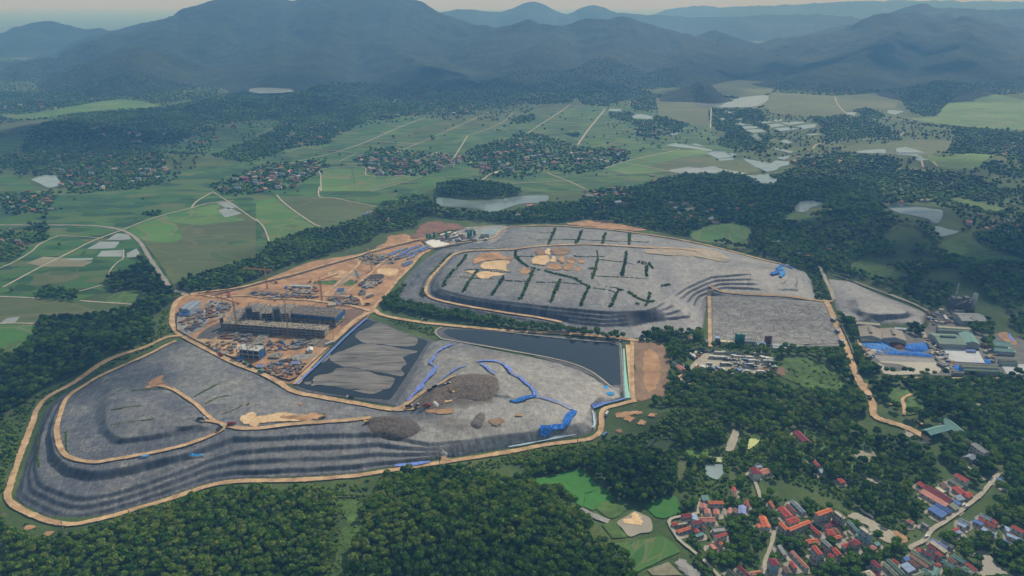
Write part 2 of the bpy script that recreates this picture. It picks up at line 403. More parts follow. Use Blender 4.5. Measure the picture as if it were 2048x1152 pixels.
def m_liner():
    """black plastic liner gone grey with dust, wrinkled and seamed"""
    m = NT('liner_cover'); pale = m.attr('pale'); grime = m.attr('grime')
    a = m.noise(.018, 6, .62); b_ = m.noise(.11, 8, .72); fine = m.noise(.55, 6, .75); st = m.noise(1, 6, .75, m.map((.30, .09, .2), .5), .6); st2 = m.noise(1, 6, .7, m.map((.07, .30, .2), .25), .8)
    dark = m.ramp(b_, [(.25, (.046, .052, .066)), (.5, (.082, .090, .108)), (.78, (.145, .153, .170))])
    lite = m.ramp(b_, [(.25, (.135, .131, .122)), (.5, (.225, .217, .203)), (.75, (.36, .345, .32))])
    c = m.mix(pale, dark, lite)
    c = m.mix(1.0, c, m.ramp(fine, [(.32, (.85,)*3), (.5, (1.0,)*3), (.70, (1.17,)*3)]), 'MULTIPLY')
    c = m.mix(1.0, c, m.ramp(st, [(.34, (.68,)*3), (.5, (1.0,)*3), (.66, (1.3,)*3)]), 'MULTIPLY')
    c = m.mix(m.ramp(st2, [(.63, (0,0,0)), (.74, (.5,.5,.5))]), c, (.25, .245, .23))
    c = m.mix(m.ramp(a, [(.50, (0,0,0)), (.72, (.45,.45,.45))]), c, (.19, .175, .145))
    c = m.mix(m.ramp(st2, [(.30, (.7,.7,.7)), (.40, (0,0,0))]), c, (.040, .045, .056))
    sm = m.n.new('ShaderNodeTexBrick'); sm.inputs['Scale'].default_value = 1; sm.inputs['Mortar Size'].default_value = .5; sm.inputs['Mortar Smooth'].default_value = .6
    sm.inputs['Brick Width'].default_value = 70; sm.inputs['Row Height'].default_value = 8; m.l(m.map((1,1,1), 1.25), sm.inputs['Vector'])
    sm.inputs['Color1'].default_value = (0,0,0,1); sm.inputs['Color2'].default_value = (0,0,0,1); sm.inputs['Mortar'].default_value = (1,1,1,1)
    cw = m.n.new('ShaderNodeTexVoronoi'); cw.feature = 'DISTANCE_TO_EDGE'; cw.inputs['Scale'].default_value = 1
    wv = m.n.new('ShaderNodeVectorMath'); wv.operation = 'MULTIPLY_ADD'; nn = m.n.new('ShaderNodeTexNoise'); nn.inputs['Scale'].default_value = .09; nn.inputs['Detail'].default_value = 5; m.l(m.pos, nn.inputs['Vector'])
    m.l(nn.outputs['Color'], wv.inputs[0]); wv.inputs[1].default_value = (2.6,)*3; m.l(m.map((.07, .05, .02), .4), wv.inputs[2]); m.l(wv.outputs[0], cw.inputs['Vector'])
    web = m.math('MULTIPLY', m.ramp(cw.outputs[0], [(.0, (1,1,1)), (.06, (0,0,0))]), m.ramp(a, [(.42, (0,0,0)), (.62, (.75,.75,.75))])); c = m.mix(web, c, (.34, .33, .29))
    seam = m.math('MULTIPLY', sm.outputs[0], m.ramp(b_, [(.35, (.08,.08,.08)), (.7, (.5,.5,.5))])); c = m.mix(seam, c, (.26, .26, .25))
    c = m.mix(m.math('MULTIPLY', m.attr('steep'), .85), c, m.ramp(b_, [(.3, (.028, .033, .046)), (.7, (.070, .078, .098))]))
    c = m.mix(1.0, c, m.ramp(m.attr('pleat'), [(.2, (.66,)*3), (.5, (1.0,)*3), (.8, (1.4,)*3)]), 'MULTIPLY')
    c = m.mix(grime, c, m.ramp(b_, [(.3, (.06, .05, .042)), (.7, (.15, .125, .10))]))
    m.col(c); m.rough(.55); m.b.inputs['Specular IOR Level'].default_value = .3
    hh = m.math('ADD', m.math('MULTIPLY', st, .8), m.math('ADD', m.math('MULTIPLY', b_, 1.4), m.math('MULTIPLY', fine, .2)))
    m.bump(hh, 1.0, .5); return m.mat
def m_wooded(name='wooded_slope'):
    m = NT(name); a = m.noise(.0016, 6, .6); b_ = m.noise(.012, 6, .65); f = m.noise(.06, 4, .7)
    c = m.ramp(b_, [(.3, (.010, .022, .009)), (.55, (.022, .044, .014)), (.75, (.048, .078, .024))])
    c = m.mix(m.ramp(a, [(.52, (0,0,0)), (.70, (.75,.75,.75))]), c, (.065, .095, .03)); c = m.mix(1.0, c, m.ramp(f, [(.3, (.45,)*3), (.7, (1.5,)*3)]), 'MULTIPLY')
    m.col(c); m.rough(.95); m.bump(f, 34, 1.0); return m.mat
M_GROUND = m_ground(); M_LINER = m_liner(); M_WOOD = m_wooded()
GREENS = [(0, (.009, .050, .008)), (.3, (.014, .072, .010)), (.5, (.025, .096, .013)), (.75, (.048, .122, .018)), (1, (.085, .108, .032))]
M_RICE = m_crop('rice_crop', GREENS, (.019, .042), .35, tone=.16, edge=(.075, .10, .035))
M_RICE2 = m_crop('bright_and_sunlit_rice', [(0, (.040, .13, .022)), (.5, (.065, .16, .028)), (1, (.10, .18, .04))], (.012, .02), .6)
M_OLIVE = m_crop('olive_grass', [(0, (.062, .094, .026)), (.5, (.076, .10, .031)), (1, (.054, .092, .026))], (.009, .026), .9, edge=(.12, .12, .06))
M_LUSH = m_crop('lush_rice', [(0, (.030, .14, .018)), (1, (.040, .17, .022))], (.02, .02), .2, edge=(.05, .15, .02), tone=.1)
M_GRASS = plain('short_grass', (.065, .12, .025), .95, .5, .12)
M_TANF = m_crop('harvested_field', [(0, (.20, .19, .12)), (.5, (.25, .235, .16)), (1, (.16, .17, .09))], (.02, .05), .5)
M_PALEW = m_water('flooded_paddy', (.25, .275, .26), .2, .5)
M_SAND = m_sand('sandy_road', (.27, .165, .085), (.62, .43, .245), sc=.09)
M_SAND2 = m_sand('pale_sand', (.44, .29, .15), (.70, .51, .30), sc=.1)
M_ORANGE = m_sand('orange_earth', (.20, .108, .053), (.50, .295, .155), sc=.05)
M_BROWN = m_sand('brown_earth', (.16, .10, .06), (.30, .20, .125), sc=.05)
M_REDCLIFF = m_sand('reddish_earth', (.13, .07, .045), (.24, .13, .085), sc=.04)
M_CONC = m_sand('grey_gravel', (.16, .155, .15), (.33, .32, .30), sc=.1)
M_TRACK = m_sand('pale_track', (.30, .27, .21), (.42, .38, .30))
M_ROADG = m_sand('paved_road', (.20, .185, .165), (.31, .285, .25))
M_POND = m_water('grey_pond', (.23, .29, .29), .08, .6)
M_MUD = m_water('muddy_pond', (.20, .185, .14), .5, .15)
M_BLACKW = m_water('black_water', (.014, .020, .026), .16, .45)
M_INK = m_water('ink_blue_water', (.017, .025, .034), .10, .5)
# ------------------------------------------------------------------ hills of the near ground
def hill(px, py, h, rx, ry):
    w = flat([(px, py)])[0]; HILLS.append((w[0], w[1], h, rx, ry))
for a in ((960,1075,24,130,65), (330,1110,8,170,50), (140,722,18,80,50), (560,505,9,110,50), (690,462,9,100,40), (1375,850,15,60,32), (940,386,22,110,50),
          (1300,418,16,170,60), (1850,450,30,230,130), (1680,470,22,160,90), (1500,395,18,200,70), (1960,560,18,140,70), (1590,730,9,60,40), (120,285,60,300,150),
          (330,325,22,180,90), (860,425,12,90,30), (1900,330,28,330,120), (1250,960,7,60,35), (1850,830,7,90,50)): hill(*a)
# ------------------------------------------------------------------ landfill mounds (contours traced, metres above the valley floor)
A2c = node([(283,822,20.0),(300,813,19.5),(347,797,17.6),(372,812,19),(398,838,20.5),(386,853,21),(368,858,21.3),(330,841,21)])
A2b = node([(222,775,15.2),(212,800,17.6),(210,830,19),(217,860,19.6),(243,878,19.6),(330,866,19),(405,852,18.6),(412,845,18),(385,815,16.5),(330,785,12),(300,772,9.5),(260,772,11)], children=[A2c])
A2a = node([(207,776,11),(195,800,13),(190,830,14.6),(198,866,15.6),(226,890,15.6),(300,882,15.6),(380,869,15.6),(428,858,15.6),(436,850,15.6),(420,838,15.4),(400,815,14),(340,775,9),(330,762,7),(300,748,5),(240,762,7)], children=[A2b])
A3 = node([(880,780,14),(930,740,15),(1000,735,16),(1080,770,15),(1120,810,13),(1080,835,13),(980,850,14),(900,850,15),(850,820,12)])
A1 = node([(365,688,1),(417,714,1),(512,757,1),(590,797,1),(712,820,1),(779,832,2),(820,830,3),(860,770,5),(900,715,6),(960,712,7),(1080,740,8),(1160,765,8),(1200,790,6),(1180,815,6),(1165,845,7),(1100,858,8),(1024,868,9),(929,880,10),(860,885,11),(800,870,13),(770,862,14),(740,860,15),(600,862,16),(512,868,15),(467,868,15),(417,885,15),(367,903,15),(300,917,15),(233,930,15),(187,936,15),(143,928,15),(115,903,15),(106,865,14),(112,830,13),(130,803,11),(168,779,6),(230,748,2.5),(300,712,1)], children=[A2a, A3])
MA = node([(367,680),(417,706),(467,732),(512,748),(560,775),(590,789),(645,799),(712,811),(779,824),(786,816),(794,803),(818,765),(856,692),(868,684),(890,678),(960,694),(1040,710),(1080,718),(1120,727),(1160,741),(1190,757),(1210,772),(1238,775),(1242,795),(1200,811),(1188,818),(1195,840),(1190,858),(1170,868),(1100,880),(1024,893),(929,910),(879,918),(812,930),(762,936),(712,945),(612,952),(512,955),(467,957),(417,964),(367,981),(300,1003),(233,1025),(187,1038),(150,1044),(113,1041),(82,1028),(45,1008),(30,993),(40,960),(52,925),(72,870),(92,820),(115,797),(160,772),(200,750),(240,731),(267,720),(300,702),(340,686)], .3, [A1], 4)
MA['west'] = (-340, -215)
B2 = node([(877,577,14),(925,590,15),(985,600,16),(1040,605,17),(1100,612,18),(1160,618,19),(1225,622,20),(1290,620,20),(1312,612,20),(1345,590,18),(1370,575,18),(1420,552,18),(1500,545,16),(1540,538,14),(1500,528,14),(1420,510,14),(1350,500,13),(1270,494,13),(1157,490,13),(1074,493,13),(1010,500,12),(950,503,11),(915,512,11),(890,535,12),(878,560,13)])
B1 = node([(852,581,5),(858,592,5),(895,608,5),(945,618,5),(1024,631,5),(1100,642,5),(1200,655,5),(1260,655,5),(1300,645,5),(1390,640,5),(1405,596,4),(1450,580,4),(1540,584,4),(1610,588,3),(1600,555,6),(1560,540,6),(1500,522,6),(1420,500,6),(1360,490,7),(1290,480,7),(1200,470,7),(1110,463,7),(1030,462,6),(1005,475,6),(985,490,6),(930,500,7),(900,510,7),(880,530,8),(855,560,8)], children=[B2], steps=4)
MBd = node([(770,598),(790,590),(800,570),(830,535),(865,508),(905,487),(950,482),(985,478),(1003,462),(1020,453),(1110,453),(1200,459),(1290,470),(1370,483),(1450,500),(1520,520),(1575,532),(1612,545),(1622,560),(1632,600),(1540,597),(1416,590),(1408,640),(1404,660),(1390,668),(1300,665),(1275,676),(1240,681),(1124,663),(1024,649),(945,635),(860,619),(785,605)], .3, [B1], 2)
C2 = node([(1715,600,9),(1760,606,9),(1810,620,9),(1815,627,9),(1760,630,9),(1720,622,9)])
C1 = node([(1690,582,4),(1720,585,4),(1790,607,4),(1835,629,4),(1800,637,4),(1730,637,4),(1696,620,4)], children=[C2], steps=3)
MC = node([(1655,558),(1700,562),(1760,590),(1820,612),(1852,626),(1850,640),(1845,650),(1760,647),(1690,642),(1676,625),(1668,600)], .3, [C1])
for m_ in (MA, MBd, MC):
    p = m_['poly']; m_['bb'] = (p[:,0].min(), p[:,0].max(), p[:,1].min(), p[:,1].max()); MOUNDS.append(m_); EXCL.append(p[:, :2])
def bench(pts, width):
    """a road bed levelled into a mound"""
    w = at(pts); w = resample(catmull(w, False, 8), 4); z = w[:, 2]; k = np.ones(11) / 11
    z = np.convolve(np.r_[[z[0]] * 5, z, [z[-1]] * 5], k, 'valid'); w[:, 2] = z; BENCH.append((w[::3], width))
for a in (([(330,693),(300,709),(250,731),(200,754),(167,774),(147,787),(131,803),(121,830),(114,861),(122,898),(143,918),(187,926),(233,920),(300,908),(367,893),(417,875),(442,862),(450,853)], 6),
          ([(450,853),(480,858),(512,859),(579,851),(645,846),(712,841),(742,837)], 8),
          ([(1124,646),(1067,635),(1024,629),(945,616),(895,606),(862,596),(852,581),(862,557),(889,527),(905,512),(925,505),(955,502),(1024,500),(1074,494),(1157,490),(1211,491),(1274,495),(1357,499)], 8)): bench(*a)
def world_px(P):
    """ground points -> photo pixels (used only to place traced tones)"""
    d = np.column_stack([P[:, 0], P[:, 1], P[:, 2] - CAM_H]); w = d[:, 1] * CP - d[:, 2] * SP; v = -(d[:, 1] * SP + d[:, 2] * CP)
    return 1024 + FPX * d[:, 0] / w, 576 + FPX * v / w
def mound(name, nd, res, label, tone):
    bb = nd['bb']; xs = np.arange(bb[0] - 6, bb[1] + 6, res); ys = np.arange(bb[2] - 6, bb[3] + 6, res)
    gx, gy = np.meshgrid(xs, ys); P = np.column_stack([gx.ravel(), gy.ravel()])
    z = H(P); ins = inside(nd['poly'], P)
    d, _ = dist_line(nd['poly'], P, True)
    z = z + .25 + np.where(ins, (fbm(P[:,0]/6, P[:,1]/6, 3, 2) - .45) * np.minimum(d / 12, 1) * .55 + (fbm(P[:,0]/25, P[:,1]/25, 3, 4) - .45) * np.minimum(d / 30, 1) * 1.6, 0)
    z = np.where(ins, z, -1.0)
    nx, ny = len(xs), len(ys); i = np.arange(nx * ny).reshape(ny, nx)
    F = np.stack([i[:-1,:-1], i[:-1,1:], i[1:,1:], i[1:,:-1]], -1).reshape(-1, 4)
    keep = (ins | (d < res * 1.6))[F].all(1); F = F[keep]
    pale, grime = tone(P, z); gz = z.reshape(ny, nx); sy, sx = np.gradient(gz, res); steep = sstep(.30, .75, np.hypot(sx, sy)).ravel() * (d > 2)   # steep faces take a darker colour than the flats
    arc = np.r_[0, np.cumsum(np.linalg.norm(np.diff(nd['poly'][:, :2], axis=0), axis=1))]; _, sa_ = dist_line(np.column_stack([nd['poly'][:, :2], arc]), P)
    pleat = fbm(sa_ / 2.6, d / 34, 3, 93) - .45; z = z + pleat * np.clip(steep * 1.2, 0, 1) * .9
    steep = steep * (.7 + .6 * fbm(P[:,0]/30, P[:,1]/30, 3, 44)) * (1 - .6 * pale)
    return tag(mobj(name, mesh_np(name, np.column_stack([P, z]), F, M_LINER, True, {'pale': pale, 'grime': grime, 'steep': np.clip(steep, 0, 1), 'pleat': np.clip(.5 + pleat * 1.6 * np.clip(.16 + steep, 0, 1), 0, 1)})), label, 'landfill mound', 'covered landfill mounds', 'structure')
def blob(px, poly, soft=10):
    P2 = np.column_stack(px); q = np.array(poly, float); ins = inside(q, P2); d, _ = dist_line(q, P2, True); s = np.where(ins, d, -d)
    return sstep(-soft, soft, s + (fbm(P2[:,0]/14, P2[:,1]/9, 3, 8) - .45) * soft * 1.6)
def toneA(P, z):
    px = world_px(np.column_stack([P, z]))
    pale = blob(px, [(865,690),(960,700),(1100,725),(1240,770),(1240,800),(1185,825),(1190,870),(1020,900),(880,915),(790,900),(790,860),(830,840),(880,835),(900,800),(850,800),(815,805)], 22) * .95
    pale = np.maximum(pale, .42 * blob(px, [(380,690),(560,785),(780,830),(760,850),(480,850),(380,800),(330,720)], 25))
    pale = np.maximum(pale, .30 * blob(px, [(240,780),(380,830),(420,850),(250,870)], 20)); pale = np.maximum(pale, .35 * blob(px, [(470,865),(740,862),(820,930),(620,945),(500,950)], 20))
    gr = np.maximum(blob(px, [(820,812),(850,785),(905,755),(990,750),(1000,780),(985,805),(930,812),(870,820)], 8), blob(px, [(735,840),(790,832),(835,845),(840,865),(800,880),(745,872)], 9))
    gr = np.maximum(gr, .55 * blob(px, [(840,835),(960,835),(985,845),(975,862),(880,860)], 10)); gr = np.maximum(gr, .5 * blob(px, [(940,705),(1000,705),(1005,720),(950,725)], 8))
    return pale, gr
def toneB(P, z):
    px = world_px(np.column_stack([P, z]))
    pale = .38 * blob(px, [(1000,455),(1200,460),(1620,550),(1620,600),(1400,590),(1330,540),(1290,500),(1000,490)], 20)
    pale = np.maximum(pale, .36 * blob(px, [(930,500),(1300,500),(1330,600),(1300,612),(885,580)], 10))
    return pale, z * 0
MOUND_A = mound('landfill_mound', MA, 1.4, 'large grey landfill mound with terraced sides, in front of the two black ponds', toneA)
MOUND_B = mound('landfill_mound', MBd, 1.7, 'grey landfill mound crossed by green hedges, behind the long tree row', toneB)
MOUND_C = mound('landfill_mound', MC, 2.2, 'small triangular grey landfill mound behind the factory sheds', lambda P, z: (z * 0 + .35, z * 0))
# ------------------------------------------------------------------ ground sheet to the horizon
xs = np.unique(np.r_[-np.geomspace(80000, 1500, 24), np.arange(-1500, 1900, 14), np.geomspace(1900, 80000, 24)])
ys = np.unique(np.r_[-300, 150, np.arange(250, 2300, 14), np.geomspace(2300, 58000, 60)])
gx, gy = np.meshgrid(xs, ys); P = np.column_stack([gx.ravel(), gy.ravel()]); z = H(P)
near = P[:, 1] < 2300
for m_ in MOUNDS: z[inside(m_['poly'], P)] = -.6
z = np.where(near, z - .05 + (fbm(P[:,0]/60, P[:,1]/60, 3, 1) - .45) * .0, z)
nx = len(xs); i = np.arange(len(P)).reshape(len(ys), nx)
F = np.stack([i[:-1,:-1], i[:-1,1:], i[1:,1:], i[1:,:-1]], -1).reshape(-1, 4)
tag(mobj('ground', mesh_np('ground', np.column_stack([P, z]), F, M_GROUND, True)), 'overgrown green valley floor reaching to the horizon', 'ground', kind='structure')
# ------------------------------------------------------------------ mountains
RIDGES = []
def ridge(pts, wf=2.6, pw=1.25, wmin=150):
    L = np.array([far_pt(*p) for p in pts]); L = catmull(L, False, 4); RIDGES.append((L, wf, pw, wmin))
ridge([(-250,95,7400),(-60,72,7000),(0,67,6900),(30,59,6900),(60,48,6900),(95,45,6900),(140,55,6900),(200,58,6900),(240,63,6900),(262,52,6800),(300,50,6700),(320,50,6600)], 3.0)
ridge([(320,50,6600),(345,32,6500),(370,28,6400),(400,20,6300),(425,8,6300),(460,-10,6200),(500,-18,6200),(545,-14,6200),(585,2,6200),(640,-12,6200),(720,-15,6200),(790,-6,6100),(815,2,6100),(845,8,6100),(870,22,6100),(905,42,6000),(950,52,5900)], 4.2)
ridge([(560,-5,6100),(560,60,5200),(545,120,4300),(560,165,3700)], 3.4); ridge([(800,2,6000),(770,70,5000),(830,120,4300),(920,160,3800),(1010,192,3350)], 3.4)
ridge([(680,20,5600),(650,90,4700),(600,150,3900)], 3.0); ridge([(430,40,6000),(400,100,4900)], 3.0)
ridge([(20,190,4300),(100,160,4300),(180,130,4300),(230,108,4200),(280,92,4200),(310,99,4200),(350,115,4200),(400,126,4200),(460,140,4300)], 3.0); ridge([(280,92,4200),(250,150,3700),(180,180,3500)], 2.6)
ridge([(950,52,5900),(1000,55,5600),(1024,50,5500),(1057,43,5500),(1091,50,5500),(1124,48,5500),(1174,38,5500),(1211,38,5500),(1250,32,5500),(1271,37,5500),(1291,43,5500),(1324,53,5500),(1357,65,5500),(1385,80,5400)], 4.0)
ridge([(1250,35,5500),(1230,90,4700),(1180,130,4100),(1120,160,3800)], 3.4); ridge([(1130,50,5500),(1060,110,4400),(1010,150,3900)], 3.2); ridge([(1340,60,5500),(1370,110,4600),(1340,140,4100)], 3.2)
ridge([(1380,80,6200),(1407,67,6200),(1424,62,6200),(1447,67,6200),(1500,84,6000),(1550,95,5800)], 3.4); ridge([(1560,95,5600),(1600,80,5700),(1650,100,5400),(1700,90,5600)], 3.2)
ridge([(880,26,9500),(930,18,9800),(980,24,10000),(1024,17,10000),(1041,8,10000),(1057,5,10000),(1081,8,10000),(1101,17,10000),(1120,26,10000)], 3.2)
ridge([(1125,30,9800),(1141,25,10000),(1164,15,10000),(1187,10,10000),(1207,13,10000),(1231,22,10000),(1270,28,9800),(1400,32,9600),(1536,30,9500),(1600,28,9500),(1700,31,9300)], 3.2)
ridge([(1330,20,13500),(1400,12,13500),(1450,14,13500),(1536,12,13500),(1600,9,13500),(1700,3,13500),(1780,2,13500),(2200,4,13500)], 3.0)
ridge([(1723,40,7600),(1749,30,7600),(1783,23,7600),(1809,13,7600),(1836,7,7600),(1856,4,7600),(1869,11,7600),(1903,13,7600),(1949,15,7600),(1980,19,7600),(2048,20,7600),(2200,18,7600)], 3.4)
ridge([(1700,55,6000),(1736,38,6000),(1769,28,6000),(1803,28,6000),(1843,26,6000),(1863,33,6000),(1903,38,6000),(1936,32,6000),(1969,43,6000),(2048,62,5900),(2200,80,5800)], 4.0)
ridge([(1820,30,6000),(1780,85,5000),(1720,120,4300),(1640,145,3900)], 3.4); ridge([(1930,35,6000),(1920,100,4700),(1890,150,3900),(1850,180,3400)], 3.4); ridge([(2050,60,5900),(2090,110,4600),(2100,150,3900)], 3.4); ridge([(1560,110,5200),(1540,140,4300)], 3)
ridge([(330,232,2900),(380,207,2950),(430,192,3000),(480,187,3000),(520,189,3000),(570,190,3000),(620,188,3050),(680,205,3000),(760,214,3000)], 2.2, 1.2)
ridge([(1373,183,3300),(1385,165,3350),(1400,158,3350),(1418,165,3300),(1430,185,3300)], 1.6, .9, 60); ridge([(600,190,3100),(700,165,3500),(820,175,3500),(900,195,3300)], 2.4)
RESV = flat([(497,183),(500,177),(520,175),(550,176),(582,178),(588,183),(560,186),(520,187)], 15); RESC = RESV.mean(0)
def MT(P):
    h = np.zeros(len(P)); wx = (fbm(P[:,0]/420, P[:,1]/420, 3, 21) - .45) * 260; wy = (fbm(P[:,0]/420, P[:,1]/420, 3, 31) - .45) * 260
    r1 = ridged(P[:,0]/620, P[:,1]/620, 5, 41)
    for (L, wf, pw, wm) in RIDGES:
        d0, zr = dist_line(L, P); Pw = P + np.stack([wx, wy], 1); d1, zr1 = dist_line(L, Pw)
        k = np.clip(d0 / 260, 0, 1); d = d0 * (1 - k) + d1 * k
        W_ = np.maximum(zr, 10) * wf * (.55 + .75 * (r1 * k + .6 * (1 - k))) + wm
        h = np.maximum(h, np.maximum(zr, 0) * np.clip(1 - d / W_, 0, 1) ** pw)
    det = (ridged(P[:,0]/190, P[:,1]/190, 4, 61) - .5)
    q = np.hypot((P[:,0] - RESC[0]) / 260, (P[:,1] - RESC[1]) / 420); h = h * sstep(.5, 1.0, q) + 8 * (1 - sstep(.5, 1.0, q)); h = np.where((q < 2.2) & (P[:,1] < RESC[1]) & (np.abs(P[:,0] - RESC[0]) < 200), np.minimum(h, 9 + 30 * sstep(200, 420, RESC[1] - P[:,1])), h)
    det2 = ridged(P[:,0]/420 + 7, P[:,1]/420, 3, 81) - .5
    return h + (det * 34 + det2 * 46) * np.clip(h / 70, 0, 1) * np.clip((760 - h) / 300, .35, 1) + (fbm(P[:,0]/38, P[:,1]/38, 2, 71) - .4) * np.clip(h / 12, 0, 1) * 14
def terrain(name, x0, x1, y0, y1, res, label):
    xs = np.arange(x0, x1, res); ys = np.arange(y0, y1, res); gx, gy = np.meshgrid(xs, ys); P = np.column_stack([gx.ravel(), gy.ravel()])
    z = MT(P) - 3.0; nx = len(xs); i = np.arange(len(P)).reshape(len(ys), nx)
    F = np.stack([i[:-1,:-1], i[:-1,1:], i[1:,1:], i[1:,:-1]], -1).reshape(-1, 4); F = F[(z[F] > -2.5).any(1)]
    tag(mobj(name, mesh_np(name, np.column_stack([P, z]), F, M_WOOD, True)), label, 'mountains', kind='structure')
terrain('mountains', -6800, 7200, 2700, 8600, 24, 'wooded blue mountains rising beyond the valley')
terrain('hills', -1600, 9000, 8600, 15000, 70, 'pale distant hills along the horizon')
# ------------------------------------------------------------------ clouds drifting high above the haze (they shade parts of the valley)
def clouds():
    m = bpy.data.materials.new('cloud'); m.use_nodes = True; t = m.node_tree; t.nodes.clear(); o = t.nodes.new('ShaderNodeOutputMaterial'); d = t.nodes.new('ShaderNodeBsdfDiffuse'); d.inputs[0].default_value = (.85, .86, .88, 1)
    tr = t.nodes.new('ShaderNodeBsdfTransparent'); mx = t.nodes.new('ShaderNodeMixShader'); mx.inputs[0].default_value = .13; t.links.new(tr.outputs[0], mx.inputs[1]); t.links.new(d.outputs[0], mx.inputs[2]); t.links.new(mx.outputs[0], o.inputs[0])
    r = np.random.default_rng(5); hgt = 1700; off = np.array([math.sin(SUN_AZ), math.cos(SUN_AZ)]) * hgt / math.tan(SUN_EL)
    for k, (x, y, rx, ry, lab) in enumerate(((900, 1350, 620, 420, 'over the right hand woods'), (-1500, 2300, 800, 520, 'over the far left hamlets'), (-300, 3600, 1300, 520, 'over the dark foothill'), (2300, 4200, 1200, 800, 'over the right mountains'), (-620, 760, 330, 110, 'over the left wooded hill'))):
        bm = bmesh.new()
        for _ in range(26):
            a, q = r.uniform(0, 6.28), r.random() ** .6; c = Vector((x + off[0] + math.cos(a) * q * rx, y + off[1] + math.sin(a) * q * ry, hgt + r.uniform(-30, 90))); s = r.uniform(.22, .48) * min(rx, ry)
            bmesh.ops.create_icosphere(bm, subdivisions=2, radius=1, matrix=Matrix.Translation(c) @ Matrix.Diagonal((s * r.uniform(1, 1.6), s, s * .35, 1)))
        me = bpy.data.meshes.new('cloud'); bm.to_mesh(me); bm.free(); me.materials.append(m); tag(mobj('cloud', me), 'soft white cloud drifting ' + lab, 'cloud', 'clouds above the valley', 'structure')
clouds()
# ------------------------------------------------------------------ fields of the valley
def fld(code, pts, mat, label, dz=.14, smooth=False, name='rice_field', rag=0, cat='field', excl=True): return sheet(name, code, pts, mat, label, cat, dz + (0 if label[:4] in ('wide', 'hazy') and mat is M_RICE else .22), smooth, 0, rag or (1.6 if smooth else .5), excl)
fld('o', [(-120,420),(60,385),(120,385),(300,352),(480,325),(560,310),(700,300),(760,285),(880,265),(1000,250),(1100,225),(1250,205),(1420,225),(1425,262),(1470,300),(1480,345),(1340,345),(1250,370),(1100,385),(870,385),(800,398),(730,440),(650,468),(560,480),(520,515),(470,532),(370,570),(335,560),(300,540),(240,545),(215,580),(160,600),(60,640),(-60,700),(-200,720)], M_RICE, 'wide patchwork of green rice paddies filling the valley floor', .10, True, excl=False)
fld('o', [(540,238),(640,232),(760,236),(860,232),(880,240),(700,300),(560,318),(300,300),(330,293)], M_RICE, 'hazy green paddies below the dark foothill', .1, True, excl=False)
fld('z5', [(0,620),(240,640),(480,660),(800,675),(700,720),(500,745),(300,760),(215,790),(215,840),(160,900),(60,980),(0,985),(-200,990),(-200,620)], M_OLIVE, 'pale olive pasture beside the left wooded hill', .16)
fld('z5', [(-100,800),(210,800),(240,840),(110,950),(0,985),(-100,985)], M_RICE2, 'bright green strip paddies at the foot of the left wooded hill', .18)
fld('z5', [(640,640),(700,600),(820,590),(890,650),(880,672),(640,665)], M_GRASS, 'grassy meadow between the grove and the left track', .2)
fld('z5', [(780,250),(870,190),(1150,110),(1300,60),(1400,90),(1536,180),(1536,400),(1300,460),(1100,520),(1040,560),(960,430),(860,300)], M_OLIVE, 'big olive green meadow beside the bend of the paved road', .16)
fld('z5', [(780,230),(850,190),(990,160),(1080,230),(1060,300),(860,290)], M_RICE2, 'bright paddy inside the bend of the paved road', .19, True)
fld('z5', [(960,150),(1150,100),(1330,66),(1300,110),(1480,170),(1200,200),(1000,180)], M_RICE2, 'long bright paddy below the grey flooded plots', .2)
fld('z6', [(0,70),(110,35),(400,230),(300,240),(90,310),(60,220),(0,160)], M_RICE2, 'bright green field above the forest belt', .18)
fld('z6', [(130,30),(380,30),(470,40),(740,95),(640,140),(560,200),(420,235)], M_OLIVE, 'olive field above the forest belt', .18)
fld('z2', [(400,1015),(570,1010),(600,1150),(390,1150)], M_RICE2, 'bright square paddy walled by a white lane', .19)  # brighter crop colour stands in for a patch of sunlight
fld('z2', [(580,1010),(640,1005),(665,1055),(860,1060),(1000,1055),(760,1120),(690,1150),(600,1150)], M_RICE2, 'bright paddy below the central hamlet', .2)  # same sun patch, carried on by the brighter crop colour
fld('z3', [(560,1012),(690,965),(830,935),(1000,900),(1190,900),(1150,930),(830,1000),(940,1030),(690,1050)], M_RICE2, 'green paddies along the white lane beside the right ponds', .18)
fld('z3', [(820,1000),(1100,935),(1250,970),(1380,960),(1480,1020),(1400,1040),(1200,1000),(960,1020)], M_OLIVE, 'olive meadow around the pale sandy pond', .19, True)
fld('z3', [(0,1060),(560,1020),(940,1045),(800,1100),(820,1152),(430,1152),(0,1110)], M_RICE, 'green paddies in front of the right hamlet', .15, excl=False)
fld('z3', [(860,590),(1060,585),(1130,640),(1180,650),(1180,765),(1040,740),(880,690)], M_OLIVE, 'hazy olive meadow beside the lake dam', .15)
fld('z3', [(1210,470),(1536,480),(1536,570),(1240,570)], M_OLIVE, 'far olive meadow behind the lake', .15, True)
fld('z4', [(0,560),(400,575),(720,560),(760,650),(540,650),(380,700),(100,690),(0,660)], M_OLIVE, 'far tan meadow right of the lake', .15, True)
fld('z4', [(1060,640),(1140,590),(1300,560),(1536,600),(1700,640),(1700,770),(1300,770),(850,715),(1000,700)], M_RICE2, 'far green plain at the foot of the right mountains', .15, True)
fld('z4', [(440,905),(520,870),(700,865),(820,840),(1100,850),(1000,920),(940,960),(560,920)], M_OLIVE, 'olive meadow beside the twin white pond', .14, True)
fld('z4', [(960,930),(1100,940),(1420,920),(1280,990),(1180,1020),(1010,1000)], M_RICE2, 'green paddy right of the twin white pond', .16, True)
fld('z8', [(100,150),(180,125),(290,150),(260,190),(140,180)], M_GRASS, 'mown green field below the round pond', .16, True); 
fld('z8', [(1070,45),(1140,35),(1440,100),(1370,130),(1290,105)], M_GRASS, 'walled green sports field among the trees', .2)
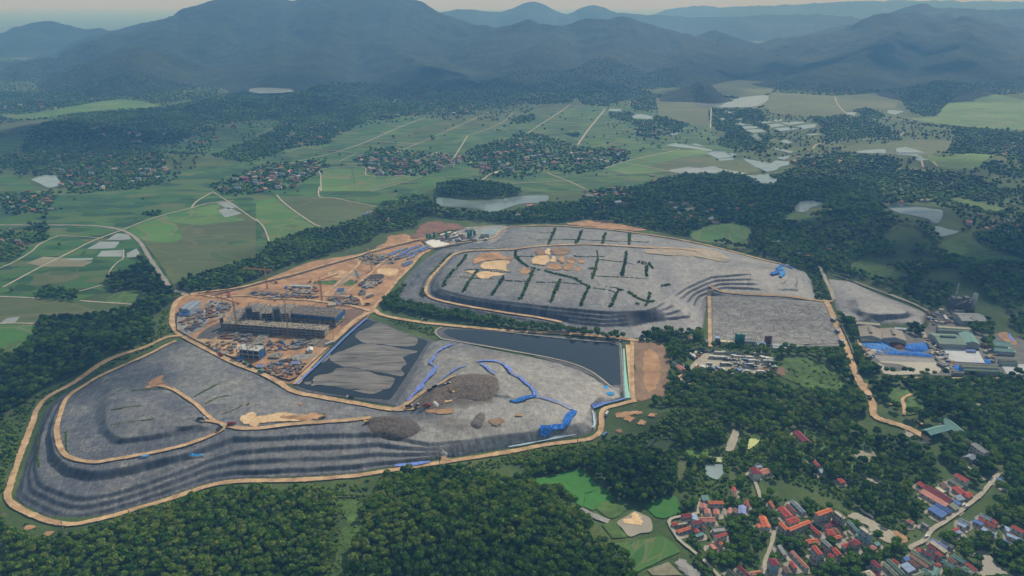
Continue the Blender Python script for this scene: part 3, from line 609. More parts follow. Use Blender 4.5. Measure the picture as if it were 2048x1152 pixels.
fld('z8', [(480,430),(620,420),(780,480),(840,520),(700,540),(560,500)], M_GRASS, 'green clearing on the wooded right hill', .2, True); fld('z8', [(1000,330),(1200,280),(1400,370),(1536,420),(1300,440),(1150,410)], M_GRASS, 'green slope below the right lake', .2, True)
fld('z7', [(1080,250),(1200,195),(1340,190),(1440,230),(1380,300),(1220,310),(1100,290)], M_RICE2, 'green clearing right of the upper landfill mound', .2, True)
fld('z1', [(0,690),(200,680),(600,610),(780,600),(960,640),(700,660),(400,690),(150,720)], M_RICE2, 'far bright paddy strip below the left hill', .15, True)
fld('z1', [(-100,770),(250,720),(400,745),(280,775),(0,790)], M_OLIVE, 'far pale fallow plots left of the dark knoll', .15, True)
fld('z1', [(-100,460),(100,440),(300,405),(300,420),(100,470),(-100,490)], M_RICE2, 'far green strip at the foot of the left hill', .15, True)
fld('z1', [(-100,840),(100,830),(140,870),(90,900),(0,945),(-100,960)], M_RICE, 'far green paddy left of the dark knoll', .15, True); fld('z1', [(-100,1060),(60,1040),(180,1090),(240,1152),(-100,1152)], M_RICE, 'green paddy below the trapezoid pond', .15)
fld('b3', [(140,570),(270,545),(330,600),(440,660),(425,740),(400,730),(270,630),(150,600)], M_LUSH, 'lush light paddy left of three beside the near wood', .16)
fld('b3', [(270,545),(300,530),(420,510),(500,600),(550,625),(440,660),(340,605)], M_LUSH, 'lush dark paddy topmost of three beside the near wood', .18)
fld('b3', [(440,662),(550,625),(612,690),(560,740),(480,760),(430,740)], M_LUSH, 'lush paddy lowest of three beside the near wood', .17)
fld('b3', [(795,735),(890,690),(985,675),(1020,770),(905,812),(860,800)], M_LUSH, 'lush paddy below the rounded wood', .17)
fld('b3', [(620,960),(760,940),(900,915),(960,950),(1010,1010),(900,1060),(820,1100),(730,1140),(700,1050),(640,1000)], M_RICE2, 'bright grass field in front of the sandy pond', .17)
fld('b3', [(810,1118),(940,1070),(1020,1152),(840,1152)], M_TANF, 'tan harvested plot near the lower lane', .18); fld('b3', [(950,1065),(1042,1025),(1150,1140),(1155,1180),(1020,1180)], M_CONC, 'grey bare plot near the lower lane', .2, name='bare_plot')
fld('b3', [(740,1140),(800,1115),(860,1180),(700,1190)], M_CONC, 'grey corner plot at the lower edge of the fields', .21, name='bare_plot')
fld('b3', [(535,845),(620,835),(690,920),(600,930)], M_GRASS, 'vegetable rows beside the sandy pond', .2, name='vegetable_plot')
fld('b3', [(480,720),(600,715),(690,745),(620,800),(560,790)], M_GRASS, 'rough grass with rubble above the sandy pond', .2, True, name='grass'); fld('b3', [(1045,400),(1180,410),(1170,455),(1050,440)], M_RICE2, 'small bright plot by the farm ponds', .2); fld('b3', [(985,480),(1050,440),(1050,540),(1000,600)], M_OLIVE, 'small olive plots left of the grey farm pond', .2)
fld('b3', [(1300,500),(1360,495),(1350,580),(1300,580)], M_OLIVE, 'nursery rows right of the grey farm pond', .2)
fld('b4', [(280,370),(500,390),(620,400),(680,480),(840,500),(700,560),(560,560),(400,480)], M_GRASS, 'grassy clearing on the village hillside', .2, True, name='grass', rag=2, excl=False)
fld('b4', [(470,790),(560,780),(700,860),(850,940),(820,960),(700,960),(560,850)], M_TRACK, 'bare tan strip beside the teal roofed rows', .22, True, name='dirt')
fld('b4', [(740,890),(790,880),(850,940),(810,960)], M_ORANGE, 'orange dirt patch at the end of the bare strip', .25, True, name='dirt')
fld('b2', [(480,700),(610,698),(600,760),(660,850),(610,920),(580,1000),(560,1060),(520,1180),(440,1180),(480,1040),(500,900),(540,820)], M_GRASS, 'light grassy clearing between the two near woods', .2, True, name='grass', rag=2)
fld('b1', [(0,700),(30,720),(90,780),(120,830),(60,830),(0,780)], M_ORANGE, 'orange eroded bank at the corner of the ring road', .2, True, name='dirt', rag=3); fld('b1', [(150,850),(250,845),(330,880),(360,910),(230,925),(140,900)], M_ORANGE, 'bare orange ground below the ring road corner', .2, True, name='dirt', rag=4)
fld('b1', [(-30,930),(30,940),(60,1010),(40,1110),(-40,1120)], M_OLIVE, 'pale strip plot at the lower left edge', .2, name='grass')
fld('b3', [(600,160),(760,165),(900,180),(860,200),(720,190),(820,230),(780,265),(700,230),(620,205)], M_ORANGE, 'orange scraped earth above the shrubby hill', .22, True, name='dirt', rag=3); fld('b3', [(600,270),(700,255),(720,290),(640,310)], M_BROWN, 'brown rubble patch above the near road bend', .2, True, name='dirt', rag=3)
fld('o', [(1562,722),(1590,712),(1640,722),(1672,742),(1692,765),(1684,788),(1640,790),(1600,776),(1572,758)], M_GRASS, 'bright grass slope beside the vehicle yard', .2, True, name='grass', rag=6)
fld('z8', [(-60,1050),(40,1042),(130,1060),(120,1105),(-20,1110)], M_BROWN, 'round bare earth patch at the end of the vehicle yard', .22, True, name='dirt')
fld('g1', [(460,130),(540,60),(700,130),(600,180),(600,240),(480,230)], M_GRASS, 'green lawn inside the loop of the orange lane', .2, True, name='grass'); fld('g1', [(640,180),(720,170),(800,280),(640,340)], M_GRASS, 'green lawn right of the orange lane loop', .2, True, name='grass')
fld('g1', [(130,700),(300,680),(330,740),(250,800),(180,770)], M_TANF, 'dry tan clearing on the village hillside', .25, True, name='grass')
for pts, lab in (([(1310,110),(1370,95),(1450,130),(1350,155)],'lower'), ([(1300,65),(1380,60),(1430,90),(1370,105)],'upper')): fld('z5', pts, M_PALEW, f'pale flooded plot, {lab} of two beside the meadow track', .24, name='flooded_plot')
for pts, lab in (([(520,345),(600,300),(720,300),(690,340)],'first flooded plot below the road fork'), ([(580,390),(610,355),(730,350),(740,390)],'second flooded plot below the road fork'), ([(640,290),(700,250),(770,255),(790,285),(720,290)],'flooded plot in the road fork'), ([(760,370),(820,340),(850,390),(760,395)],'small flooded plot beside the paved road'), ([(400,400),(560,398),(550,412),(400,410)],'narrow pale plot in the left paddies'), ([(0,790),(40,760),(120,752),(90,785)],'grey flooded plot by the left edge'), ([(80,85),(130,75),(90,95),(40,100)],'grey plot below the far left hamlet')): fld('z5', pts, M_PALEW, lab, .22, name='flooded_plot')
fld('z5', [(160,430),(260,390),(420,400),(560,420),(500,450),(260,450)], M_TANF, 'brownish harvested paddies beside the long left lane', .2); fld('z5', [(180,560),(260,490),(400,470),(480,520),(300,560)], M_OLIVE, 'yellowish weedy plots in the left paddies', .2, True)
# ------------------------------------------------------------------ water
def pond(code, pts, label, mat=None, dz=.56, smooth=True, rag=0, name='pond'): return sheet(name, code, pts, mat or M_POND, label, 'pond', dz, smooth, 0, rag, True)
pond('o', [(872,399),(900,397),(930,401),(965,403),(1000,399),(1040,393),(1090,391),(1098,397),(1085,405),(1040,409),(1005,420),(985,425),(950,419),(915,415),(885,414)], 'winding grey lake behind the upper landfill mound', m_water('lake', (.16,.21,.20), .08, .6)); 
pond('z1', [(185,1080),(250,1055),(330,1050),(375,1110),(335,1122),(290,1130),(230,1100)], 'bright trapezoid pond beside the far left hamlet', smooth=False)
pond('z3', [(1080,610),(1130,582),(1230,575),(1310,592),(1400,582),(1536,574),(1500,620),(1440,642),(1300,645),(1195,645),(1120,636)], 'broad hazy lake held by a straight dam')
for pts, lab in (([(725,690),(770,685),(840,697),(838,716),(720,710)],'bright small pond beside the white village lane'), ([(570,655),(650,655),(660,668),(580,668)],'narrow pond at the far end of the white lane'), ([(942,808),(1000,797),(1010,803),(960,814)],'tiny pond in the hazy hamlet')): pond('z3', pts, lab, smooth=False)
for pts, lab in (([(150,570),(260,545),(640,612),(625,632),(400,600)],'long bright pond left of the square fish ponds'), ([(415,560),(460,548),(550,575),(520,578)],'thin sliver pond above the long bright pond'), ([(570,648),(650,632),(760,635),(850,688),(700,706)],'square grey fish pond below the long bright pond'), ([(680,715),(860,696),(880,712),(720,730)],'strip pond below the square grey fish pond'), ([(815,655),(850,645),(900,662),(840,678)],'small pond right of the square fish pond'),
    ([(935,700),(1100,730),(1240,750),(1290,725),(1430,735),(1420,770),(1330,790),(1290,825),(1200,840),(1080,790)],'large pointed grey pond below the fish farm'), ([(945,870),(1080,880),(1150,862),(1210,865),(1310,925),(1260,985),(1110,960)],'broad pond wrapped by woods below the pointed pond'), ([(1290,700),(1360,680),(1430,672),(1420,700),(1370,716)],'small pond above the pointed pond'), ([(1235,600),(1290,597),(1470,632),(1440,650)],'slanting strip pond above the pointed pond'),
    ([(1310,520),(1390,512),(1460,540),(1400,555)],'pond below the fish farm grid'), ([(1590,455),(1680,450),(1780,455),(1640,470)],'bright strip pond right of the fish farm grid')): pond('w1', pts, lab, smooth=False)
pond('w1', [(190,825),(300,805),(400,795),(500,800),(640,785),(720,805),(850,830),(1000,858),(860,865),(740,840),(640,855),(520,845),(440,865),(300,850)], 'pale sandy drying pond edged by trees', M_PALEW)
pc = [[(1095,325),(1190,320),(1260,335),(1160,345)],[(1260,310),(1350,300),(1355,318),(1290,330)],[(1190,355),(1310,345),(1400,368),(1230,388)],[(1320,340),(1500,325),(1620,335),(1430,362)],[(1270,395),(1400,385),(1540,402),(1330,424)],[(1490,372),(1620,355),(1710,352),(1690,385),(1570,402)],[(870,345),(920,335),(1050,355),(900,368)],[(930,375),(1080,368),(1130,392),(970,402)],[(960,410),(1130,402),(1200,428),(1050,442)],[(1010,460),(1090,455),(1110,468),(1030,470)],[(1030,480),(1110,478),(1120,488),(1040,490)],[(1040,500),(1110,497),(1120,506),(1050,508)],[(760,225),(830,220),(845,235),(780,238)],[(700,290),(760,285),(770,305),(710,306)],[(870,295),(930,293),(945,306),(890,308)]]
for p_ in pc: sheet('fish_pond', 'w1', p_, M_POND, 'rectangular fish pond in the hazy fish farm grid', 'pond', .56, False, excl=True, group='fish farm ponds')
for pts, lab in (([(500,915),(600,900),(700,895),(720,925),(600,922)],'left half of the twin white pond by the tall tree'), ([(770,890),(830,882),(955,920),(900,935),(765,932)],'right half of the twin white pond by the tall tree'), ([(865,935),(920,935),(965,962),(900,966)],'grey pond below the twin white pond'), ([(470,675),(530,672),(520,695),(480,695)],'small hazy pond beside the tan meadow'), ([(720,660),(820,668),(760,690),(715,680)],'hazy pond with a bank of trees at the green plain')): pond('z4', pts, lab, smooth=False)
pond('z8', [(160,90),(190,65),(230,52),(300,60),(330,75),(260,95),(225,122),(170,118)], 'round bright pond among trees above the right woods'); pond('z8', [(700,90),(760,70),(840,75),(940,95),(1045,112),(1030,180),(990,190),(960,165),(850,140),(770,122)], 'dark reflecting lake in the right woods', m_water('dark_lake', (.12,.17,.18), .06, .6)); pond('z8', [(978,222),(1020,208),(1080,225),(1145,240),(1080,262),(1040,267),(995,246)], 'small lobe of lake below the dark reflecting lake')
pond('b3', [(1155,480),(1262,488),(1268,540),(1235,580),(1200,570),(1165,550)], 'grey rectangular farm pond below the shrubby hill', smooth=False); pond('b3', [(630,835),(690,795),(735,768),(780,785),(832,815),(838,885),(770,900),(705,920),(660,870)], 'beige sandy pond half drained beside vegetable rows', M_MUD, smooth=True)
sheet('sand', 'b3', [(632,838),(690,795),(735,768),(790,790),(800,830),(770,870),(690,850)], M_SAND2, 'pale sand bank drying in the beige pond', 'sand', .75, True, rag=1.5)
pond('b3', [(1440,308),(1490,315),(1472,360),(1420,395),(1410,372)], 'yellow green pond by the grey track', plain('duckweed', (.36,.40,.10), .6)); pond('b3', [(1185,440),(1262,445),(1258,474),(1180,470)], 'small weedy pond above the grey farm pond', plain('weedy_water', (.28,.33,.16), .6), smooth=False)
pond('v2', [(1450,585),(1540,550),(1640,550),(1700,620),(1750,680),(1830,740),(1950,840),(1580,840),(1600,720),(1580,640)], 'brown muddy pond at the lower right village edge', M_MUD); pond('g1', [(190,905),(230,905),(290,950),(350,955),(385,990),(360,1005),(260,960)], 'small brown pool in the village thicket', M_MUD)
# far reservoir behind the dark foothill lies a little higher than the valley
tag(mobj('reservoir', mesh_np('reservoir', RESV, np.arange(len(RESV))[::-1].reshape(1, -1), M_PALEW)), 'pale reservoir behind the dark wooded foothill', 'reservoir', kind='structure')
# ------------------------------------------------------------------ landfill ponds
sheet('liner_bank', 'q1', [(50,840),(870,95),(1010,140),(1330,280),(1560,330),(1620,350),(1540,470),(1400,760),(1260,1010),(1190,1050),(900,1010),(600,960),(350,930),(100,890)], M_LINER, 'grey liner bank around the black sludge pond', 'liner bank', .12, False, excl=True)
pond('q1', [(75,830),(400,520),(700,230),(845,105),(930,130),(1120,210),(1330,285),(1520,345),(1410,520),(1230,800),(1120,960),(1090,990),(850,970),(640,955),(400,915),(200,880),(110,850)], 'black sludge pond with grey fans beside the construction site', M_BLACKW, .24, False, name='sludge_pond')
def m_sludge():
    m = NT('grey_sludge'); a = m.noise(1, 6, .65, m.map((.03, .22, 1), .12)); c = m.ramp(a, [(.32, (.04, .042, .045)), (.46, (.125, .118, .108)), (.72, (.235, .22, .198))]); m.col(c); m.rough(.7); m.bump(a, .5, .5); return m.mat
M_SLUDGE = m_sludge()
for pts, lab in (([(738,285),(790,235),(880,205),(930,165),(1010,165),(1130,215),(1320,285),(1390,330),(1350,385),(1200,395),(1020,375),(830,360),(755,320)],'top fan of grey sludge in the black pond'), ([(690,425),(800,385),(1000,400),(1230,440),(1370,470),(1220,520),(1260,590),(1200,640),(1240,690),(1190,715),(1000,680),(800,650),(620,625),(510,585),(465,535),(500,495),(600,455)],'middle fan of grey sludge in the black pond'), ([(470,690),(510,655),(640,645),(800,665),(950,720),(1110,750),(1100,820),(1040,865),(880,875),(700,870),(520,845),(340,820),(250,835),(290,740),(400,715)],'lower fan of grey sludge in the black pond'),
    ([(700,870),(900,885),(1030,870),(900,920),(760,905)],'thin tongue of sludge under the lower fan'), ([(350,580),(400,530),(445,485),(440,515),(390,560)],'small sludge spit along the blue edged bank'), ([(150,800),(240,785),(250,810),(190,820)],'small sludge islet in the corner of the black pond')):
    cx_, cy_ = sum(p[0] for p in pts) / len(pts), sum(p[1] for p in pts) / len(pts); pts = [(cx_ + (x - cx_) * 1.05, cy_ + (y - cy_) * 1.07) for x, y in pts]
    sheet('sludge_fan', 'q1', pts, M_SLUDGE, lab, 'sludge', .34, True, rag=1.3)
sheet('liner_bank', 'm1', [(115,925),(150,885),(200,880),(400,895),(700,915),(1100,950),(1600,1000),(1650,1010),(1660,1100),(1665,1400),(1620,1430),(1560,1400),(1440,1290),(1200,1190),(800,1080),(500,1030),(220,985)], M_LINER, 'grey liner rim around the blue black pond', 'liner bank', .12, False, excl=True)
pond('o', [(886,663),(895,659),(940,660),(1010,665),(1090,674),(1180,683),(1225,687),(1238,692),(1242,770),(1222,771),(1205,757),(1180,740),(1130,724),(1060,707),(980,692),(920,681),(896,673)], 'deep blue black pond between the two landfill mounds', M_INK, .24, False, name='leachate_pond')
sheet('channel', 'o', [(1246,698),(1249,698),(1252,740),(1257,780),(1262,797),(1250,797),(1248,760)], plain('turquoise_water', (.22,.50,.44), .4), 'narrow turquoise channel right of the blue black pond', 'channel', .3, False, excl=True)
sheet('sand', 'o', [(1251,690),(1262,690),(1266,740),(1268,797),(1260,797),(1257,760)], M_SAND2, 'pale sand strip along the turquoise channel', 'sand', .26, False, excl=True)
sheet('dirt', 'o', [(1263,686),(1300,683),(1328,690),(1338,715),(1340,740),(1334,770),(1326,797),(1300,800),(1268,799),(1266,740)], M_BROWN, 'brown levelled earth field right of the blue black pond', 'dirt', .2, True, excl=True, rag=2)
sheet('dirt', 'o', [(1285,705),(1312,702),(1322,730),(1316,775),(1290,782)], M_ORANGE, 'lighter scraped middle of the brown earth field', 'dirt', .24, True, rag=3)
sheet('liner_bank', 'o', [(1418,590),(1650,604),(1684,692),(1420,694)], M_LINER, 'liner border around the crackled grey pond cover', 'liner bank', .14, False, excl=True)
def m_crackle():
    m = NT('crackled_cover'); a = m.noise(.07, 6, .65); v = m.n.new('ShaderNodeTexVoronoi'); v.feature = 'DISTANCE_TO_EDGE'; v.inputs['Scale'].default_value = 1
    wv = m.n.new('ShaderNodeVectorMath'); wv.operation = 'MULTIPLY_ADD'; nn = m.n.new('ShaderNodeTexNoise'); nn.inputs['Scale'].default_value = .06; nn.inputs['Detail'].default_value = 5; m.l(m.pos, nn.inputs['Vector'])
    m.l(nn.outputs['Color'], wv.inputs[0]); wv.inputs[1].default_value = (3.4,)*3; m.l(m.map((.055, .085, 1), .2), wv.inputs[2]); m.l(wv.outputs[0], v.inputs['Vector'])
    e = m.ramp(v.outputs[0], [(.0, (0,0,0)), (.10, (1,1,1))]); s = m.noise(1, 5, .65, m.map((.05, .09, 1), .2), 1.5)
    c = m.ramp(s, [(.3, (.15, .146, .14)), (.5, (.24, .232, .222)), (.75, (.36, .35, .325))]); c = m.mix(e, (.095, .092, .088), c); m.col(c); m.rough(.85); m.b.inputs['Specular IOR Level'].default_value = .1; m.bump(s, .6, .7); return m.mat
sheet('pond_cover', 'o', [(1426,595),(1530,599),(1646,609),(1665,650),(1678,688),(1540,691),(1426,690)], m_crackle(), 'wrinkled pale grey floating cover on the square pond', 'pond cover', .5, False)
# ------------------------------------------------------------------ earth of the construction site
sheet('dirt', 'o', [(350,640),(355,606),(375,592),(480,577),(560,548),(620,525),(720,508),(800,487),(848,474),(866,492),(862,502),(842,513),(822,536),(795,563),(775,588),(752,612),(745,626),(690,668),(640,712),(590,765),(552,758),(467,724),(417,698),(365,668)], M_ORANGE, 'orange bare earth of the construction site', 'dirt', .16, True, excl=True)
def pch(code, pts, mat, lab, name='dirt', dz=.24, rag=2, smooth=True): return sheet(name, code, pts, mat, lab, name.replace('_', ' '), dz, smooth, 0, rag)
pch('c1', [(20,300),(320,290),(340,400),(110,530),(20,470)], M_CONC, 'grey gravel yard in front of the long blue shed', 'gravel_yard'); pch('c1', [(330,170),(600,200),(480,330),(330,330)], M_CONC, 'grey gravel around the white stacked panels', 'gravel_yard', .26)
pch('c1', [(240,520),(480,370),(500,470),(330,580)], plain('dark_rubble', (.10,.095,.09), .9, .5, .3), 'dark rubble slope left of the long concrete block', 'rubble'); pch('c1', [(500,470),(1540,560),(1480,640),(1180,520),(900,560),(700,660),(480,600)], plain('dark_rubble2', (.14,.11,.085), .9, .5, .25), 'brown mud and rubble in front of the long concrete block', 'rubble', .27)
pch('c1', [(200,560),(640,570),(640,720),(440,720),(330,620)], M_SAND, 'sandy ground left of the white roofed building', dz=.28); pch('c1', [(940,640),(1200,600),(1420,680),(1180,720),(960,700)], M_ORANGE, 'orange track crossing the lower site', dz=.29); pch('c1', [(980,840),(1180,700),(1200,730),(1100,800),(1240,870),(1180,910),(1080,810),(1000,870)], M_SAND, 'sandy fork track in the lower site', dz=.3)
pch('c1', [(1190,720),(1420,700),(1400,760),(1200,780)], M_CONC, 'grey gravel beside the fork track', 'gravel_yard', .31); pch('u1', [(1400,510),(1480,495),(1640,510),(1580,570),(1420,560)], M_SAND2, 'bright sand pad in the upper site', dz=.3); pch('u1', [(1310,570),(1470,560),(1440,630),(1310,620)], plain('pit_dark', (.05,.04,.035), .9), 'dark excavation pit beside the bright sand pad', 'pit', .33)
pch('u1', [(1150,550),(1240,545),(1220,580),(1140,580)], M_CONC, 'grey concrete pad in the upper site', 'concrete_pad', .32); pch('u1', [(920,530),(1100,520),(1060,590),(900,590)], M_SAND, 'sandy patch left of the grey access road', dz=.28); pch('u1', [(160,730),(560,760),(600,790),(120,790)], plain('mixed_mud', (.17,.13,.10), .9, .5, .3), 'muddy strip with footings behind the frames', 'mud', .3)
pch('u1', [(820,630),(990,620),(960,660),(800,660)], M_GRASS, 'weedy green patch in the upper site', 'grass', .3); pch('u1', [(1080,640),(1150,610),(1160,660),(1070,680)], M_GRASS, 'small weedy patch beside the grey access road', 'grass', .3); pch('u1', [(1250,370),(1500,345),(1560,380),(1600,440),(1400,470),(1250,440)], plain('mixed_mud2', (.20,.16,.11), .9, .5, .3), 'brown working ground below the upper sheds', 'mud', .28)
pch('u1', [(900,790),(1200,800),(1240,850),(1180,890),(930,870)], plain('rebar_field', (.16,.10,.075), .9, .6, .6), 'rusty reinforcement field behind the right frame', 'rebar_mat', .3); pch('c1', [(1740,260),(1950,270),(1690,440)], plain('rebar_field', (.16,.10,.075), .9, .6, .6), 'rusty reinforcement field right of the blue screened frame', 'rebar_mat', .3)
sheet('access_road', 'u1', [(930,712),(1180,505),(1205,510),(965,715)], M_ROADG, 'straight grey concrete road in the upper site', 'road', .34, False)
pch('u1', [(1060,400),(1200,370),(1350,290),(1480,215),(1480,150),(1560,155),(1700,140),(1820,165),(1890,190),(1600,270),(1300,360),(1180,395)], M_ORANGE, 'orange cut bank above the construction site', dz=.3, rag=4); pch('k1', [(0,330),(120,180),(250,80),(500,20),(800,60),(1050,110),(1100,190),(840,240),(600,290),(330,370),(150,430),(0,470)], M_REDCLIFF, 'reddish brown cut slope above the concrete plant', dz=1.0, rag=5)
pch('z7', [(330,190),(470,170),(600,185),(800,225),(760,235),(600,225),(400,205)], M_ORANGE, 'orange bare bank behind the upper landfill mound', dz=.3, rag=4)
pch('z7', [(420,130),(480,110),(470,130),(425,165),(408,160)], M_SAND, 'sandy track bend behind the upper mound', dz=.3, rag=1)
pch('k1', [(310,430),(500,400),(900,250),(1150,150),(1400,130),(1700,110),(2000,150),(1800,440),(1400,480),(1280,480),(480,570)], M_CONC, 'grey yard of the concrete plant', 'gravel_yard', .22); pch('k1', [(330,440),(500,410),(700,420),(820,520),(520,570)], plain('white_pad', (.62,.61,.58), .7), 'white concrete slab at the plant yard', 'concrete_pad', .3); pond('k1', [(1440,210),(1700,170),(1880,180),(1800,310),(1640,330),(1460,300)], 'small blue grey pond behind the concrete plant', smooth=False, dz=.4)
# sandy cells on the upper mound
for pts, lab in (([(460,400),(430,390),(470,290),(640,265),(700,300),(770,310),(740,340),(650,330),(500,350)],'large orange earth cell on the upper mound'), ([(500,400),(520,345),(730,335),(720,390),(730,425),(640,415)],'bright sandy cell below the large orange cell'), ([(370,420),(450,415),(440,450),(390,440)],'small sandy spill on the left of the upper mound'), ([(460,470),(480,430),(600,425),(740,440),(600,470),(560,490)],'sandy spill between two hedges'), ([(1025,235),(1070,235),(1070,285),(1020,280)],'pale sand square beside the mound road'), ([(1075,300),(1120,300),(1115,355),(1060,350)],'pale sand cell in the brown cell block'), ([(1080,235),(1220,230),(1215,285),(1085,285)],'brown earth cell under the mound road'), ([(930,300),(1060,295),(1050,370),(920,360)],'brown earth cell left of the pale cells'), ([(1045,365),(1165,360),(1160,410),(1050,405)],'tan cell lower left of the block'), ([(1175,365),(1265,360),(1240,415),(1170,410)],'tan cell lower middle of the block'), ([(1200,330),(1230,305),(1280,330),(1265,360),(1205,355)],'tan cell upper right of the block'), ([(1250,410),(1290,385),(1330,400),(1310,425)],'tan cell at the lower right corner of the block'), ([(1290,330),(1350,328),(1345,365),(1295,365)],'tan cell at the right end of the block'), ([(1130,300),(1190,295),(1195,350),(1130,350)],'tan cell in the middle of the block'), ([(945,235),(1010,235),(1015,290),(940,290)],'brown cell beside the left hedge'), ([(820,400),(900,395),(905,440),(820,440)],'tan patch beside the thick hedge')):
    pc_ = M_SAND2 if 'pale' in lab or 'bright' in lab or 'spill' in lab else (M_BROWN if 'brown' in lab else M_ORANGE)
    sheet('earth_cell', 'm1', pts, pc_, lab, 'earth cell', .7, True, 6, 1.5)
sheet('dirt', 'z7', [(800,345),(1000,338),(1200,350),(1310,400),(1250,420),(1100,390),(950,380),(820,370)], plain('tan_dust', (.30,.25,.19), .95, .3, .1), 'faded tan dust beyond the mound road', 'dirt', .6, True, 6, 5)
# sand on the left mound
sheet('sand', 'b2', [(-90,215),(0,195),(100,178),(200,172),(400,188),(410,205),(330,225),(150,232),(0,245),(-80,245)], M_SAND2, 'long pale sand lens on the left landfill mound', 'sand', .7, True, 6, 2); sheet('dirt', 'b2', [(140,205),(240,185),(400,180),(400,215),(260,225)], M_ORANGE, 'orange dirt on the sand lens', 'dirt', .9, True, 6, 2)
sheet('dirt', 'b1', [(860,30),(900,-20),(960,-60),(985,-60),(990,-10),(1040,30),(1000,35),(940,25)], M_ORANGE, 'orange dirt fan at the head of the diagonal track', 'dirt', .7, True, 6, 2); sheet('dirt', 'b1', [(1440,230),(1450,190),(1536,175),(1560,230),(1540,260)], M_SAND2, 'sandy apron where the mound tracks meet', 'dirt', .75, True, 6, 2)
for pts, lab in (([(240,160),(260,110),(290,100),(265,155)],'first'), ([(400,220),(430,140),(450,140),(420,215)],'second'), ([(630,180),(640,150),(670,155),(650,185)],'third')): sheet('dirt', 'b2', pts, M_ORANGE, f'short orange slip {dict(first="nearest the sand lens", second="in the middle of three", third="nearest the dark waste")[lab]} on the left mound', 'dirt', .7, True, 6, 1)
sheet('dirt', 'e1', [(960,620),(1000,600),(1080,600),(1090,620),(1020,640)], M_SAND, 'small orange stain on the pale landfill', 'dirt', .7, True, 6, 2); sheet('dirt', 'e1', [(760,640),(880,640),(900,680),(820,715),(760,680)], M_BROWN, 'brown earth patch on the pale landfill', 'dirt', .7, True, 6, 3)
sheet('dirt', 'e1', [(280,960),(400,945),(470,975),(420,1000),(300,990)], M_SAND, 'small sandy heap at the foot of the pale landfill', 'dirt', .9, True, 5, 1.5)
# ------------------------------------------------------------------ roads
rb = ribbon
rb('haul_road', 'o', [(367,672),(333,676),(300,694),(267,711),(200,742),(147,770),(100,793),(77,815),(65,848),(50,888),(33,935),(20,975),(16,996),(33,1015),(77,1038),(113,1051),(150,1055),(187,1048),(233,1035),(300,1013),(367,991),(417,973),(467,965),(512,963),(612,961),(712,954),(762,946),(812,939),(879,928),(929,920),(1024,904),(1091,891),(1157,883),(1188,876),(1203,860),(1202,835),(1208,820),(1237,811),(1268,803)], 7.2, M_SAND, 'sandy haul road looping around the left landfill mound', 'road', .3, low=True)
rb('haul_road', 'o', [(352,683),(330,693),(300,709),(250,731),(200,754),(167,774),(147,787),(131,803),(121,830),(114,861),(122,898),(143,918),(187,926),(233,920),(300,908),(367,893),(417,875),(442,862),(450,853),(433,846),(410,843)], 6, M_SAND, 'sandy track climbing around the top of the left mound', 'road', .7)
rb('haul_road', 'o', [(450,853),(480,858),(512,859),(579,851),(645,846),(712,841),(742,837)], 7, M_SAND, 'sandy track from the left mound to the dark waste', 'road', .75)
rb('haul_road', 'o', [(318,773),(345,780),(367,793),(393,811),(412,830),(430,845)], 6, M_SAND, 'diagonal sandy track across the top of the left mound', 'road', .8)
rb('haul_road', 'o', [(367,674),(417,701),(467,726),(512,743),(552,763),(589,785),(645,796),(712,808),(779,820),(829,824),(879,827),(903,823)], 9, M_SAND, 'sandy haul road between the left mound and the construction site', 'road', .5, low=True)
rb('haul_road', 'o', [(785,821),(805,815),(845,788),(879,770),(900,757),(912,753)], 7, M_SAND, 'sandy ramp up to the big waste heap', 'road', .8)
sheet('dirt', 'o', [(855,818),(890,819),(907,817),(908,826),(890,831),(850,829)], M_ORANGE, 'orange tipping apron at the end of the haul road', 'dirt', .9, True, 6, 1)
rb('haul_road', 'o', [(750,620),(759,629),(785,636),(812,641),(862,648),(945,656),(1024,663),(1124,668),(1200,674),(1257,680),(1285,684)], 8, M_SAND, 'sandy haul road between the tree row and the blue black pond', 'road', .3, low=True)
rb('haul_road', 'o', [(1264,684),(1264,740),(1266,797),(1272,806)], 6, M_SAND, 'sandy road down the right side of the blue black pond', 'road', .3, low=True)
rb('haul_road', 'o', [(748,622),(752,611),(775,587),(795,561),(822,534),(842,511),(862,500),(905,489),(950,483),(985,478),(1000,463),(1018,455)], 6.5, M_SAND, 'sandy road along the left foot of the upper mound', 'road', .5)
rb('haul_road', 'o', [(748,622),(712,641),(679,672),(645,706),(610,745),(592,770)], 10, M_SAND, 'sandy road along the construction side of the black sludge pond', 'road', .3, low=True)
rb('haul_road', 'o', [(1018,455),(1060,452),(1110,452),(1200,458),(1290,469),(1370,482),(1450,500),(1520,519),(1580,532)], 5, M_SAND, 'thin sandy road along the back of the upper mound', 'road', .5)
rb('haul_road', 'o', [(1124,646),(1067,635),(1024,629),(945,616),(895,606),(862,596),(852,581),(862,557),(889,527),(905,512),(925,505),(955,502),(1024,500),(1074,494),(1157,490),(1211,491),(1274,495),(1357,499),(1400,505)], 6.5, M_SAND, 'sandy road circling the top of the upper mound', 'road', .8)
rb('haul_road', 'o', [(745,624),(700,612),(640,604),(600,600),(540,598),(490,592),(440,596),(400,590)], 7, M_SAND, 'sandy cross road behind the concrete frames', 'road', .42)
rb('haul_road', 'u1', [(-600,770),(-300,735),(0,695),(270,625),(540,560),(800,485),(1060,410),(1200,375),(1340,325),(1600,255),(1880,190),(2000,150)], 6.5, M_SAND, 'long sandy road along the forest belt', 'road', .4)
